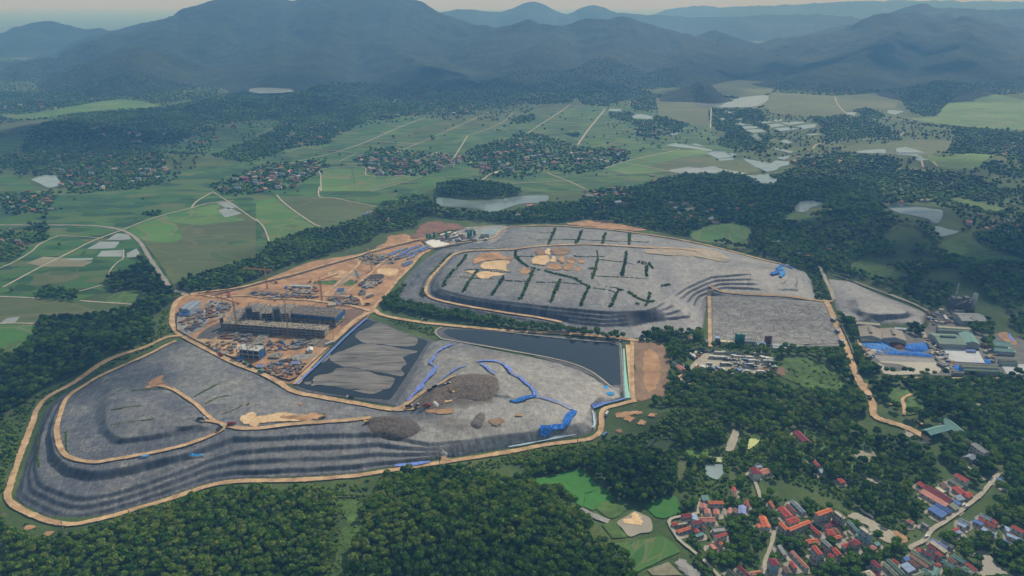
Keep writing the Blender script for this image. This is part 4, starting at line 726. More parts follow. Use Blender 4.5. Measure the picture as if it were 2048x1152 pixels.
rb('haul_road', 'u1', [(870,775),(960,690),(1180,500),(1220,440),(1225,390)], 6, M_SAND, 'sandy service track through the upper site', 'road', .44); rb('haul_road', 'u1', [(1040,790),(1180,680),(1330,560),(1420,470),(1560,380),(1700,350)], 6, M_SAND, 'sandy service track toward the upper sheds', 'road', .44); rb('haul_road', 'u1', [(560,775),(900,780),(1180,790),(1240,830),(1260,880)], 6, M_SAND, 'sandy loop track around the rusty reinforcement field', 'road', .43)
rb('haul_road', 'o', [(362,672),(346,652),(345,630),(352,606),(372,592),(396,588)], 9, M_SAND, 'sandy road past the left end of the long blue shed', 'road', .36)
rb('paved_road', 'o', [(-60,451),(0,451),(100,451),(180,452),(225,457),(248,463),(268,474),(285,492),(298,515),(315,540),(328,558),(340,575),(355,584),(380,590)], 8.5, M_ROADG, 'paved grey road curving through the left paddies', 'road', .34)
rb('lane', 'z5', [(20,575),(100,530),(250,450),(400,375),(560,295),(680,250),(740,228),(860,180),(1000,135),(1150,98),(1250,70),(1400,55)], 5, M_TRACK, 'long straight lane crossing the left paddies', 'lane', .3)
rb('lane', 'z5', [(0,460),(90,420),(190,360),(240,315),(350,265)], 4, M_TRACK, 'short curved lane by the left edge hamlet', 'lane', .3); rb('lane', 'z5', [(350,265),(480,270),(620,280)], 3, M_TRACK, 'thin bund lane joining the straight lane', 'lane', .3); rb('lane', 'z5', [(-60,630),(100,634),(240,642)], 4, M_TRACK, 'pale lane below the left paddies', 'lane', .3)
rb('lane', 'z5', [(-60,800),(60,790),(210,793)], 4, M_TRACK, 'pale lane along the left strip paddies', 'lane', .3); rb('lane', 'z5', [(430,610),(530,585),(620,560)], 4, M_TRACK, 'short pale lane beside the grove', 'lane', .3); rb('lane', 'z5', [(480,655),(650,668),(800,678),(805,690)], 4, M_TRACK, 'pale lane below the grove', 'lane', .3); rb('lane', 'z5', [(660,520),(660,480),(700,430),(740,400),(740,350)], 3, M_TRACK, 'narrow field path in the left paddies', 'lane', .3)
rb('lane', 'z5', [(1150,98),(1180,60),(1270,5)], 5, M_TRACK, 'lane branch toward the central hamlets', 'lane', .3); rb('lane', 'z5', [(1275,0),(1400,80),(1536,175)], 3.5, M_TRACK, 'field path along the flooded plots', 'lane', .3); rb('lane', 'z6', [(0,165),(50,220),(85,310)], 3.5, M_TRACK, 'field path down to the forest belt', 'lane', .3)
rb('lane', 'z6', [(125,20),(160,60),(250,130),(340,190),(410,237)], 4.5, M_TRACK, 'white field lane running down to the forest belt', 'lane', .3); rb('lane', 'z6', [(380,-30),(382,30),(470,38),(600,65),(740,93)], 4, M_TRACK, 'pale field lane along the olive field', 'lane', .3)
for pts, w_, lab in (([(160,1000),(250,970),(480,915),(680,845),(860,765),(1030,700)],5,'long diagonal lane of the far paddies'), ([(830,920),(1050,830),(1230,750),(1420,665)],4.5,'second diagonal lane of the far paddies'), ([(1180,960),(1230,880),(1270,815)],5,'pale lane above the central hamlet'), ([(1005,950),(1090,915)],5,'short pale lane beside the central hamlet'), ([(390,1150),(390,1060),(400,1015),(640,1005),(660,1050),(740,1060),(900,1055)],4,'white lane walling the square paddy'), ([(690,1150),(850,1105),(1000,1060)],4,'lane below the central hamlet'), ([(1270,1100),(1400,1050),(1470,1025)],5,'lane right of the lake island wood'), ([(430,830),(640,845),(960,865)],3.5,'thin cross lane of the far paddies'), ([(0,985),(180,998)],3,'thin bund lane near the roadside hamlet'), ([(290,885),(450,905),(620,920)],3.5,'cross bund beside the wooded knoll'), ([(0,820),(100,770)],4,'lane end below the dark foothill'), ([(180,915),(300,880)],4,'short lane beside the wooded knoll'), ([(1280,810),(1380,780),(1480,735),(1540,680)],4,'pale lane toward the far hamlet'), ([(500,970),(600,925)],3.5,'bund lane above the roadside hamlet')): rb('lane', 'z2', pts, w_, M_TRACK, lab, 'lane', .3, step=12)
for pts, w_, lab in (([(95,800),(200,730),(300,665),(350,628)],5.5,'pale diagonal lane in the middle paddies'), ([(395,870),(450,790),(510,715),(560,655)],7,'bright white straight lane in the middle paddies'), ([(560,1010),(690,968),(830,935),(1010,898)],4.5,'white lane right of the large hamlet'), ([(685,980),(850,1010),(1050,1050)],4.5,'lane to the pale sandy pond'), ([(500,1048),(700,1042),(930,1032)],3.5,'thin pale lane before the right hamlet'), ([(210,1040),(330,1085),(440,1135)],4.5,'lane below the large hamlet'), ([(0,1103),(150,1095),(310,1085)],3.5,'cross bund below the large hamlet'), ([(1195,650),(1193,710),(1190,770)],6,'straight dam road below the lake'), ([(1180,648),(1300,650),(1440,650),(1500,625),(1540,590)],7,'dam along the lower shore of the lake'), ([(925,665),(1050,660),(1180,662)],6,'pale shore track left of the lake'), ([(480,885),(600,860),(690,850),(840,880)],3,'thin bund right of the large hamlet')): rb('lane', 'z3', pts, w_, M_TRACK, lab, 'lane', .3, step=12)
for pts, w_, lab in (([(400,580),(420,630),(480,695)],6,'pink track at the foot of the right mountains'), ([(270,895),(300,865),(430,855)],6,'hazy lane in the right woods'), ([(580,840),(680,830),(780,820),(815,795)],5,'curved hazy lane by the tree rows'), ([(700,710),(800,720),(950,735),(1040,750)],7,'pale river bank by the green plain'), ([(920,965),(930,1005)],6,'white bund below the twin pond'), ([(990,970),(1015,1000)],6,'second white bund below the twin pond'), ([(780,1015),(900,1020),(1030,1035)],6,'pale track below the twin pond')): rb('lane', 'z4', pts, w_, M_TRACK, lab, 'lane', .3, step=12)
rb('haul_road', 'z8', [(300,445),(330,490),(345,530),(375,590),(395,650)], 7, M_TRACK, 'pale road down the right side of the upper mound', 'road', .4)
rb('haul_road', 'z8', [(345,652),(368,700),(390,750),(425,840),(460,920),(480,970),(495,1010),(520,1080),(560,1160),(580,1190),(620,1260)], 10, M_SAND, 'broad sandy road down the right side of the square pond', 'road', .4); rb('haul_road', 'o', [(1416,586),(1500,592),(1580,596),(1650,604),(1666,602)], 6, M_SAND, 'sandy road along the back of the square pond', 'road', .5, low=True)
rb('haul_road', 'o', [(1418,590),(1419,640),(1420,695)], 6, M_SAND, 'sandy road along the left of the square pond', 'road', .45, low=True)
rb('haul_road', 'b4', [(570,0),(600,60),(625,120),(640,200),(740,235),(850,275),(930,320),(960,345)], 9, M_SAND, 'sandy road down to the teal roofed depot', 'road', .4)
sheet('dirt', 'b4', [(585,110),(635,115),(680,200),(740,230),(860,270),(945,320),(1045,315),(1030,335),(930,375),(900,350),(760,290),(690,235),(610,200),(600,235),(500,225),(470,215),(490,190),(570,195)], M_TRACK, 'wide pale dirt junction above the village', 'dirt', .3, True, excl=True, rag=1.5)
rb('lane', 'g1', [(850,145),(780,138),(700,140),(630,165),(595,200),(610,240),(615,300),(610,340)], 4.5, M_SAND, 'orange curved lane among lawns', 'lane', .34); rb('lane', 'g1', [(470,240),(540,242),(610,240)], 4, M_SAND, 'short spur of the orange lane', 'lane', .34); rb('lane', 'g1', [(1240,140),(1400,135),(1620,130)], 4.5, M_SAND, 'orange lane behind the wooded hill', 'lane', .34)
rb('lane', 'g1', [(1180,800),(1220,850),(1300,900),(1400,970)], 5, M_TRACK, 'dirt lane past the small red roofed house', 'lane', .3)
rb('lane', 'b4', [(1390,530),(1340,590),(1300,640),(1260,680),(1160,760),(1060,830),(980,880),(940,940),(860,980),(850,1000)], 4.8, M_TRACK, 'main village lane between the roofs', 'lane', .32)
rb('lane', 'v1', [(640,30),(620,90),(610,150),(400,190),(330,210),(305,240),(330,300),(380,380),(430,445),(520,520),(620,600),(720,690),(830,811),(900,900)], 3.6, M_TRACK, 'curved concrete lane around the left side of the village', 'lane', .32); rb('lane', 'v1', [(1340,880),(1330,760),(1325,690),(1360,590),(1400,480),(1420,400),(1440,340)], 3.8, M_TRACK, 'dirt lane up through the village gardens', 'lane', .32)
rb('lane', 'b3', [(1400,545),(1440,570),(1465,610),(1480,660),(1490,690)], 4, M_TRACK, 'white lane below the villa', 'lane', .32); rb('lane', 'b3', [(1340,280),(1330,330),(1300,410)], 9, M_TRACK, 'grey earth track beside the shrubby hill', 'lane', .32); rb('lane', 'b3', [(410,755),(480,790),(580,830)], 8, M_CONC, 'grey gravel lane by the lush paddies', 'lane', .3)
rb('lane', 'p1', [(230,480),(160,520),(130,580),(180,640),(260,680),(400,710),(560,715)], 5, M_SAND, 'sandy lane below the vehicle yard', 'lane', .34); rb('lane', 'p1', [(560,715),(760,768),(1000,815),(1390,880),(1650,930)], 5, M_SAND, 'sandy lane through the wood below the yard', 'lane', .34)
sheet('dirt', 'p1', [(260,480),(300,400),(440,270),(560,240),(900,260),(1180,290),(1350,340),(1330,400),(1320,500),(1480,520),(1400,560),(1230,570),(1000,540),(640,530),(400,470),(280,500)], M_TRACK, 'sandy yard full of parked vehicles', 'yard', .2, True, excl=True)
rb('kerb_path', 'o', [(884,655),(874,660),(871,667),(880,676),(894,681),(962,692),(1035,705),(1100,717),(1150,730),(1185,746),(1205,761),(1224,777)], 2.6, M_TRACK, 'pale kerb path along the front bank of the blue black pond', 'path', .3, low=True); rb('kerb_path', 'o', [(1000,664),(1100,675),(1180,683),(1228,686),(1241,692),(1245,740),(1249,795)], 2.2, M_CONC, 'grey kerb path round the right end of the blue black pond', 'path', .3, low=True)
# factory grounds
sheet('gravel_yard', 'f1', [(130,540),(980,530),(1000,340),(1250,300),(1680,530),(1780,640),(2048,640),(2100,1080),(1200,1070),(480,1050),(330,900),(220,700)], plain('factory_ground', (.115,.115,.105), .9, .35, .08), 'grey ground of the factory compound', 'yard', .14, False, excl=True)
sheet('pond', 'f1', [(350,840),(700,860),(1050,885),(1130,1005),(1090,1040),(600,1062),(490,1045),(420,930)], M_MUD, 'grey settling pond behind blue tarpaulins', 'pond', .2, False); sheet('liner_bank', 'f1', [(350,838),(700,858),(1050,883),(1075,920),(700,915),(440,900)], M_LINER, 'dark liner edge of the settling pond', 'liner bank', .3, False)
rb('haul_road', 'f1', [(910,570),(960,680),(1050,810),(1120,900),(1200,1000)], 7, M_TRACK, 'pale yard lane between the factory halls', 'road', .3); rb('haul_road', 'f1', [(200,660),(230,740),(290,850),(360,960)], 5, M_SAND, 'sandy lane beside the tan factory hall', 'road', .3); rb('lane', 'f1', [(500,1085),(800,1095),(1200,1100),(1700,1100),(2100,1105)], 4, M_SAND, 'sandy lane in front of the factory compound', 'lane', .3)
rb('haul_road', 'f1', [(560,170),(700,225),(860,290),(975,355)], 7, M_TRACK, 'pale road along the back of the small mound', 'road', .5)
rb('haul_road', 'z8', [(385,500),(500,535),(620,580),(700,610),(790,645)], 5, M_ROADG, 'grey road along the back edge of the small mound', 'road', .4)
# ------------------------------------------------------------------ blue tarpaulins and bright sheets
def m_tarp(name, lo, hi):
    m = NT(name); a = m.noise(.5, 4, .7); m.col(m.ramp(a, [(.3, lo), (.52, hi), (.62, tuple(min(1, x * 1.5 + .02) for x in hi)), (.72, (.36, .42, .55))])); m.rough(.75); m.b.inputs['Specular IOR Level'].default_value = .08; m.bump(m.noise(.6, 4), .7, .9); return m.mat
M_BLUE = m_tarp('blue_tarp', (.008, .055, .25), (.025, .14, .48)); M_PERI = m_tarp('faded_blue_tarp', (.07, .12, .40), (.15, .22, .56)); M_CYAN = m_tarp('bright_blue_tarp', (.015, .12, .36), (.04, .26, .58))
def strip(code, pts, w_, mat, lab, wob=.6): return ribbon('tarpaulin', code, pts, w_ * .88, mat, lab, 'tarpaulin', 1.0, 'thing', wob, False, 2.5, 4)
strip('e1', [(470,40),(410,65),(345,110),(320,150),(285,195),(345,212)], 4.5, M_PERI, 'faded blue tarpaulin strip at the upper left edge of the pale landfill'); strip('e1', [(330,225),(300,280),(240,350),(190,410),(140,470),(105,505)], 7.5, M_PERI, 'wide faded blue tarpaulin along the sludge pond bank'); strip('e1', [(590,215),(520,235),(450,280),(390,325)], 3.5, M_PERI, 'thin blue tarpaulin behind the big waste heap'); strip('e1', [(690,200),(740,225),(780,260),(825,285)], 4, M_PERI, 'short blue tarpaulin above the big waste heap')
strip('e1', [(680,185),(760,178),(840,185),(900,215),(950,270),(1010,310),(1060,350),(1110,390),(1140,430),(1145,465)], 6.0, M_PERI, 'long blue tarpaulin curving over the pale landfill'); strip('e1', [(1150,455),(1100,470),(1040,490),(985,510),(945,500)], 6.5, M_BLUE, 'bright blue tarpaulin tail below the long curve'); strip('e1', [(1150,475),(1230,488),(1330,515),(1400,545),(1450,570)], 3, M_PERI, 'thin blue tarpaulin link on the pale landfill'); strip('e1', [(1460,580),(1430,620),(1410,670),(1380,705),(1310,720),(1230,735),(1185,730)], 9, M_BLUE, 'bold blue tarpaulin hook near the road bend')
strip('e1', [(0,1045),(140,1030),(285,1008)], 6, M_PERI, 'blue tarpaulin band beside the lower haul road'); strip('e1', [(1615,552),(1700,535),(1800,510),(1890,485)], 4, M_PERI, 'blue tarpaulin edging at the haul road corner'); sheet('tarpaulin', 'e1', [(1705,385),(1745,378),(1800,450),(1770,460),(1740,450)], M_CYAN, 'light blue tarpaulin square in the corner of the blue black pond', 'tarpaulin', .6, False, kind='thing')
strip('q1', [(70,825),(200,705),(400,515),(600,315),(760,170),(850,100)], 3.2, M_PERI, 'long blue liner edge of the black sludge pond', .15); strip('b1', [(845,445),(895,440)], 3, M_CYAN, 'small blue tarpaulin under the left mound track'); strip('b1', [(1140,436),(1230,430)], 2.5, M_CYAN, 'thin blue tarpaulin under the left mound track, nearer the terraces')
strip('e1', [(930,890),(1200,838),(1400,800),(1480,785)], 2.5, plain('pale_blue_sheet', (.32,.42,.52), .5), 'pale blue drainage sheet along the foot of the pale landfill'); strip('e1', [(1615,590),(1635,690),(1620,730)], 2.5, plain('pale_blue_sheet', (.32,.42,.52), .5), 'pale blue drainage sheet at the right end of the pale landfill')
strip('z8', [(25,500),(60,480),(70,450),(100,445),(150,462)], 9, M_BLUE, 'blue tarpaulin on the right shoulder of the upper mound'); strip('z8', [(80,515),(95,480),(85,460)], 7, M_CYAN, 'lighter blue tarpaulin on the right shoulder of the upper mound')
def heap(name, code, pts, h, mat, label, cat, rough=1.0, res=2.5, kind='thing', smooth=True, group=None):
    """a real mound of stuff with a traced outline"""
    w = catmull(at(zz(code, pts))[:, :2], True, 5); wc = np.vstack([w, w[:1]]); w = resample(wc, 2.4)[:-1]; d_ = np.roll(w, -1, 0) - np.roll(w, 1, 0); nr_ = np.stack([-d_[:, 1], d_[:, 0]], 1); nr_ /= np.linalg.norm(nr_, axis=1)[:, None] + 1e-9; w = w + nr_ * ((fbm(w[:, 0] / 8, w[:, 1] / 8, 4, 3) - .45) * (7 if h > 4 else 3))[:, None]
    def hf(V):
        d, _ = dist_line(w, V, True); mx = max(d.max(), 1)
        return H(V) + h * np.clip(d / mx, 0, 1) ** .6 * (.6 + .8 * fbm(V[:,0]/7, V[:,1]/7, 3, 13)) + rough * (fbm(V[:,0]/2.5, V[:,1]/2.5, 3, 17) - .4) * np.clip(d / 2, 0, 1)
    V, F = tri_sheet(w, res, .15, hf)
    me = bpy.data.meshes.new(name); me.from_pydata([tuple(v) for v in V], [], F); me.materials.append(mat); me.update(); me.polygons.foreach_set('use_smooth', [smooth] * len(me.polygons))
    return tag(mobj(name, me), label, cat, group, kind)
M_MIXT = m_tarp('mixed_tarp', (.010, .075, .32), (.06, .20, .50))
heap('tarpaulin', 'f1', [(240,700),(380,690),(520,692),(560,740),(640,790),(480,790),(470,820),(380,812),(270,750)], 3, M_MIXT, 'blue and white tarpaulin heap left of the brown scrap', 'tarpaulin'); heap('tarpaulin', 'f1', [(480,800),(640,790),(760,800),(900,810),(1000,830),(1050,865),(800,850),(560,835)], 2.5, M_BLUE, 'long bright blue tarpaulin along the settling pond', 'tarpaulin')
heap('tarpaulin', 'f1', [(700,760),(760,715),(860,710),(930,690),(960,700),(990,790),(880,800),(760,795)], 4, M_BLUE, 'blue tarpaulin heap right of the brown scrap', 'tarpaulin'); heap('scrap_heap', 'f1', [(535,695),(640,690),(735,705),(745,735),(700,775),(640,780),(590,755)], 4, plain('rusty_scrap', (.10,.035,.03), .9, .6, .5), 'dark red brown scrap heap among blue tarpaulins', 'scrap heap')
heap('tarpaulin', 'f1', [(1245,945),(1330,955),(1370,1000),(1465,1035),(1380,1040),(1270,995)], 2, M_BLUE, 'blue tarpaulin left of the olive roofed shed', 'tarpaulin'); heap('tarpaulin', 'f1', [(1515,1035),(1600,1022),(1750,1042),(1740,1058),(1560,1058)], 2, M_BLUE, 'blue tarpaulin in front of the olive roofed shed', 'tarpaulin'); heap('tarpaulin', 'f1', [(1600,885),(1670,885),(1690,935),(1620,935)], 2, M_BLUE, 'blue tarpaulin right of the white sheeted square', 'tarpaulin')
heap('pale_rubble', 'f1', [(300,780),(380,765),(470,790),(460,815),(380,815)], 2, plain('pale_rubble', (.42,.38,.33), .9, .4, .4), 'pale rubble beside the blue tarpaulins', 'rubble')
sheet('white_cover', 'f1', [(1140,760),(1340,778),(1540,800),(1610,932),(1420,925),(1225,912)], plain('white_sheet', (.40,.42,.45), .8, .12, .1), 'white sheeted square in the middle of the factory', 'pond cover', .8, False, kind='thing'); sheet('white_cover', 'f1', [(1780,940),(2060,948),(2075,1065),(1850,1052)], plain('white_sheet2', (.34,.36,.38), .8, .15, .1), 'white sheeted square at the right edge of the factory', 'pond cover', .8, False, kind='thing')
sheet('blue_strip', 'f1', [(1860,600),(1890,600),(1935,680),(1905,690)], M_PERI, 'pale blue strip on the orange ground by the teal sheds', 'tarpaulin', .6, False, kind='thing'); sheet('dirt', 'f1', [(1760,600),(1860,590),(1970,710),(1900,720),(1790,650)], M_ORANGE, 'orange earth beside the teal sheds', 'dirt', .4, True)
M_WASTE = plain('raw_waste', (.125,.098,.078), .95, .6, .35, 1.0)
heap('waste_heap', 'o', [(822,813),(850,790),(880,770),(905,757),(945,748),(985,752),(998,772),(985,795),(960,803),(925,800),(895,808),(860,820)], 4.6, M_WASTE, 'big brown heap of raw waste on the pale landfill', 'waste heap', 1.6, 2.5); heap('waste_heap', 'o', [(735,845),(760,836),(800,836),(835,846),(840,862),(815,876),(775,880),(745,868)], 3.4, plain('raw_waste2', (.095,.078,.066), .95, .6, .4, 1.0), 'dark brown waste heap at the end of the mound track', 'waste heap', 1.6, 2.5)
heap('waste_heap', 'e1', [(620,690),(660,620),(720,590),(735,640),(700,720),(640,720)], 2.5, plain('raw_waste3', (.13,.115,.105), .95, .5, .4, 1.0), 'low dark waste bank on the pale landfill', 'waste heap', 1.2, 2.5); heap('rubble', 'e1', [(300,530),(330,505),(365,540),(340,560)], 4, plain('white_rubble', (.5,.48,.45), .9, .3, .5), 'small white rubble pile by the tipping apron', 'rubble'); heap('rubble', 'e1', [(365,930),(410,915),(450,945),(400,960)], 3, plain('white_rubble', (.5,.48,.45), .9, .3, .5), 'white rubble pile at the foot of the pale landfill', 'rubble')
# ------------------------------------------------------------------ trees
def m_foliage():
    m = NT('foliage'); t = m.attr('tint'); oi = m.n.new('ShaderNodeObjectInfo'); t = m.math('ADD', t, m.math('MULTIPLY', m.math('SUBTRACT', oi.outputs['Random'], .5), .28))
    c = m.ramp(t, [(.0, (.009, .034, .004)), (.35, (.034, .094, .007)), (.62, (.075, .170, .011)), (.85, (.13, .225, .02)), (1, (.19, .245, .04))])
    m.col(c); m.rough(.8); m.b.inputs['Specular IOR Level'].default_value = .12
    tr = m.n.new('ShaderNodeBsdfTranslucent'); m.l(c, tr.inputs[0]); mx = m.n.new('ShaderNodeMixShader'); mx.inputs[0].default_value = .28
    m.l(m.b.outputs[0], mx.inputs[1]); m.l(tr.outputs[0], mx.inputs[2]); m.l(mx.outputs[0], m.out.inputs[0]); return m.mat
M_FOL = m_foliage(); M_BARK = plain('bark', (.10, .08, .06), .9, .3, 2)
def ico(sub):
    bm = bmesh.new(); bmesh.ops.create_icosphere(bm, subdivisions=sub, radius=1); V = np.array([v.co[:] for v in bm.verts]); F = np.array([[v.index for v in f.verts] for f in bm.faces]); bm.free(); return V, F
def crown_tpl(q, seed):
    """unit crown: a lumpy broken mass wrapped in loose leaf clumps; returns points, triangles, tone"""
    r = np.random.default_rng(seed); V, F = ico({'near': 2, 'mid': 2, 'far': 1}[q])
    lobes = r.normal(size=(7 if q == 'near' else 5, 3)); lobes /= np.linalg.norm(lobes, axis=1)[:, None]; lobes[:, 2] = np.abs(lobes[:, 2]) * .8
    a = V @ lobes.T; k = np.clip((a - .55) / .45, 0, 1).max(1)
    rad = .62 + .36 * k + r.normal(size=len(V)) * (.10 if q != 'far' else .16); V = V * rad[:, None]; V[:, 2] *= .85
    V[V[:, 2] < -.45, 2] = -.45 + r.normal(size=(V[:, 2] < -.45).sum()) * .05
    T = .36 + .30 * V[:, 2] + r.normal(size=len(V)) * .10  # crown tops painted lighter, as if lit from above
    n = {'near': 70, 'mid': 18, 'far': 0}[q]
    if n:
        d = r.normal(size=(n, 3)); d /= np.linalg.norm(d, axis=1)[:, None]; d[:, 2] = np.where(d[:, 2] < -.3, -d[:, 2], d[:, 2])
        kk = np.clip((d @ lobes.T - .55) / .45, 0, 1).max(1); c = d * (.66 + .36 * kk + r.uniform(-.06, .16, n))[:, None]; c[:, 2] *= .85
        u = r.normal(size=(n, 3)); nn = d + r.normal(size=(n, 3)) * .55; u -= nn * ((u * nn).sum(1) / (nn * nn).sum(1))[:, None]; u /= np.linalg.norm(u, axis=1)[:, None]
        v = np.cross(nn, u); v /= np.linalg.norm(v, axis=1)[:, None]; s = r.uniform(.15, .30, n)[:, None]
        Q = np.stack([c - u * s - v * s * .7, c + u * s - v * s * .6, c + u * s * .8 + v * s, c - u * s * .7 + v * s * .8], 1).reshape(-1, 3)
        b0 = len(V) + np.arange(n) * 4; F = np.vstack([F, np.stack([b0, b0 + 1, b0 + 2], 1), np.stack([b0, b0 + 2, b0 + 3], 1)])
        V = np.vstack([V, Q]); T = np.r_[T, np.repeat(.46 + .22 * d[:, 2] + r.normal(size=n) * .15, 4)]  # upper clumps lighter as well, light put into the tone
    return V, F, T
TPL = {q: [crown_tpl(q, 10 * i + s) for i in range(n)] for q, n, s in (('near', 6, 1), ('mid', 6, 2), ('far', 6, 3))}
def blocked(P, pad=0):
    b = np.zeros(len(P), bool)
    for w in EXCL:
        lo, hi = w.min(0), w.max(0); s = np.where((P[:,0] > lo[0]) & (P[:,0] < hi[0]) & (P[:,1] > lo[1]) & (P[:,1] < hi[1]) & ~b)[0]
        if len(s): b[s] = inside(w, P[s])
    for (w, hw) in EXLINE:
        lo, hi = w.min(0) - hw, w.max(0) + hw; s = np.where((P[:,0] > lo[0]) & (P[:,0] < hi[0]) & (P[:,1] > lo[1]) & (P[:,1] < hi[1]) & ~b)[0]
        if len(s): b[s] = dist_line(w, P[s])[0] < hw + pad
    return b
def scatter(code, pts, sp, keep=1.0, clump=0, pad=0, seed=0, rag=5, ignore=False, open_water=0):
    w = at(zz(code, pts))[:, :2]; w = catmull(w, True, 4); r = np.random.default_rng(seed + 100)
    lo, hi = w.min(0) - rag, w.max(0) + rag; gx, gy = np.meshgrid(np.arange(lo[0], hi[0], sp), np.arange(lo[1], hi[1], sp * .87)); gx[::2] += sp / 2
    P = np.stack([gx.ravel(), gy.ravel()], 1) + r.uniform(-.36, .36, (gx.size, 2)) * sp
    j = P + np.stack([fbm(P[:,0]/17, P[:,1]/17, 2, 51) - .4, fbm(P[:,0]/17, P[:,1]/17, 2, 57) - .4], 1) * 2 * rag
    m = inside(w, j)
    if clump: m &= fbm(P[:,0]/45, P[:,1]/45, 3, 33 + seed) > clump
    m &= r.random(len(P)) < keep; P = P[m]
    if not ignore: P = P[~blocked(P, pad)]
    if open_water:
        for dy in (12, 26, 42):
            if dy > open_water: break
            Q = P + np.array([0, dy]); b = np.zeros(len(P), bool)
            for w in PONDS:
                b |= inside(w, Q)
            P = P[~b]
    return P
def dims(P, rr, hh, seed=0):
    r = np.random.default_rng(seed + 500); n = len(P); k = r.random(n) ** 1.6 * .75 + .3 * fbm(P[:,0]/40, P[:,1]/40, 2, 77)
    R_ = rr[0] + (rr[1] - rr[0]) * k; Hh = hh[0] + (hh[1] - hh[0]) * np.clip(k + r.normal(size=n) * .18, 0, 1.2); return R_, Hh
def merged(name, P, rr, hh, q, label, cat, tint=0.0, seed=0, kind='stuff', zfun=None, trunks=False, squash=1.0):
    if len(P) == 0: return None
    r = np.random.default_rng(seed + 900); R_, Hh = dims(P, rr, hh, seed); zb = (zfun or H)(P); n = len(P); tp = r.integers(0, 6, n); ang = r.uniform(0, 6.28, n)
    tt = tint + r.normal(size=n) * .22 + (r.random(n) < .06) * .35 + (fbm(P[:,0]/60, P[:,1]/60, 3, 91) - .45) * 1.0
    Vs, Fs, Ts, off = [], [], [], 0
    for k in range(6):
        s = np.where(tp == k)[0]
        if not len(s): continue
        V, F, T = TPL[q][k]; ca, sa = np.cos(ang[s])[:, None], np.sin(ang[s])[:, None]; rx = R_[s][:, None]; rz = (R_[s] * r.uniform(.85, 1.25, len(s)) * squash)[:, None]
        X = (V[:,0] * ca - V[:,1] * sa) * rx + P[s, 0][:, None]; Y = (V[:,0] * sa + V[:,1] * ca) * rx + P[s, 1][:, None]; Zc = V[:,2] * rz + np.maximum(zb[s] + Hh[s] - R_[s] * .85 * squash, zb[s] + R_[s] * .25)[:, None]
        Vs.append(np.stack([X, Y, Zc], -1).reshape(-1, 3)); Fs.append((F[None] + (np.arange(len(s)) * len(V))[:, None, None]).reshape(-1, 3) + off); Ts.append((T[None] + tt[s][:, None]).ravel()); off += len(s) * len(V)
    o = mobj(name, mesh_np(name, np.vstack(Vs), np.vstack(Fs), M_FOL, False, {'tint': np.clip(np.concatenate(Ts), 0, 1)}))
    tag(o, label, cat, None, kind); STAT.append((name, n)); return o
STAT = []
# individual trees: an Empty with a tapered trunk with limbs, and a crown
def trunk_me():
    b = MB(); pts = [(0,0,-.3), (.1,.05,2.2), (.0,.1,4.4), (.15,.0,6.2)]; rad = [.30,.22,.17,.09]
    for i in range(3):
        a, c = Vector(pts[i]), Vector(pts[i+1]); V = [(p.x + r_ * math.cos(t), p.y + r_ * math.sin(t), p.z) for p, r_ in ((a, rad[i]), (c, rad[i+1])) for t in (0, 1.26, 2.51, 3.77, 5.03)]
        b.add(V, [(k, (k+1) % 5, 5 + (k+1) % 5, 5 + k) for k in range(5)])
    for q in ((1.7,.4,6.3), (-1.5,.9,6.0), (.3,-1.8,6.1), (-.6,-1.2,6.8)): b.bar((.05,.06,3.6), q, .13)
    me = bpy.data.meshes.new('trunk'); me.from_pydata(b.v, [], b.f); me.materials.append(M_BARK); return me
TRUNK = trunk_me(); CROWN = []
for k in range(6):
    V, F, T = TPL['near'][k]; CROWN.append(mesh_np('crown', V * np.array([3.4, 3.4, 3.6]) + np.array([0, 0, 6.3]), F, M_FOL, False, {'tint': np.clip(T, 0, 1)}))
def tree(name, p, z, r_, h, label, group, cat='tree'):
    e = empty(name, (p[0], p[1], z), random.uniform(0, 6.28)); e.scale = (r_ / 3.2, r_ / 3.2, h / 9.2)
    link(bpy.data.objects.new('trunk', TRUNK), e); link(bpy.data.objects.new('crown', random.choice(CROWN)), e)
    return tag(e, label, cat, group)
def in_frame(P, z, m=6):
    px, py = world_px(np.column_stack([P, z])); return (px > -m) & (px < 2048 + m) & (py > 0) & (py < 1152 + 25)
def woods(name, P, rr, hh, q, n_ind, tname, tlabel, tgroup, label, cat='wood', tint=0, seed=0, pick=None):
    """the n_ind largest in view as trees of their own, the rest as one mass"""
    z = H(P); R_, Hh = dims(P, rr, hh, seed); ok = in_frame(P, z); idx = np.where(ok)[0]; idx = idx[np.argsort(np.hypot(P[idx, 0], P[idx, 1]))][:n_ind]
    for i in idx: tree(tname, P[i], z[i], R_[i], Hh[i], tlabel, tgroup)
    m = np.ones(len(P), bool); m[idx] = False
    if m.any(): merged(name, P[m], rr, hh, q, label, cat, tint, seed)
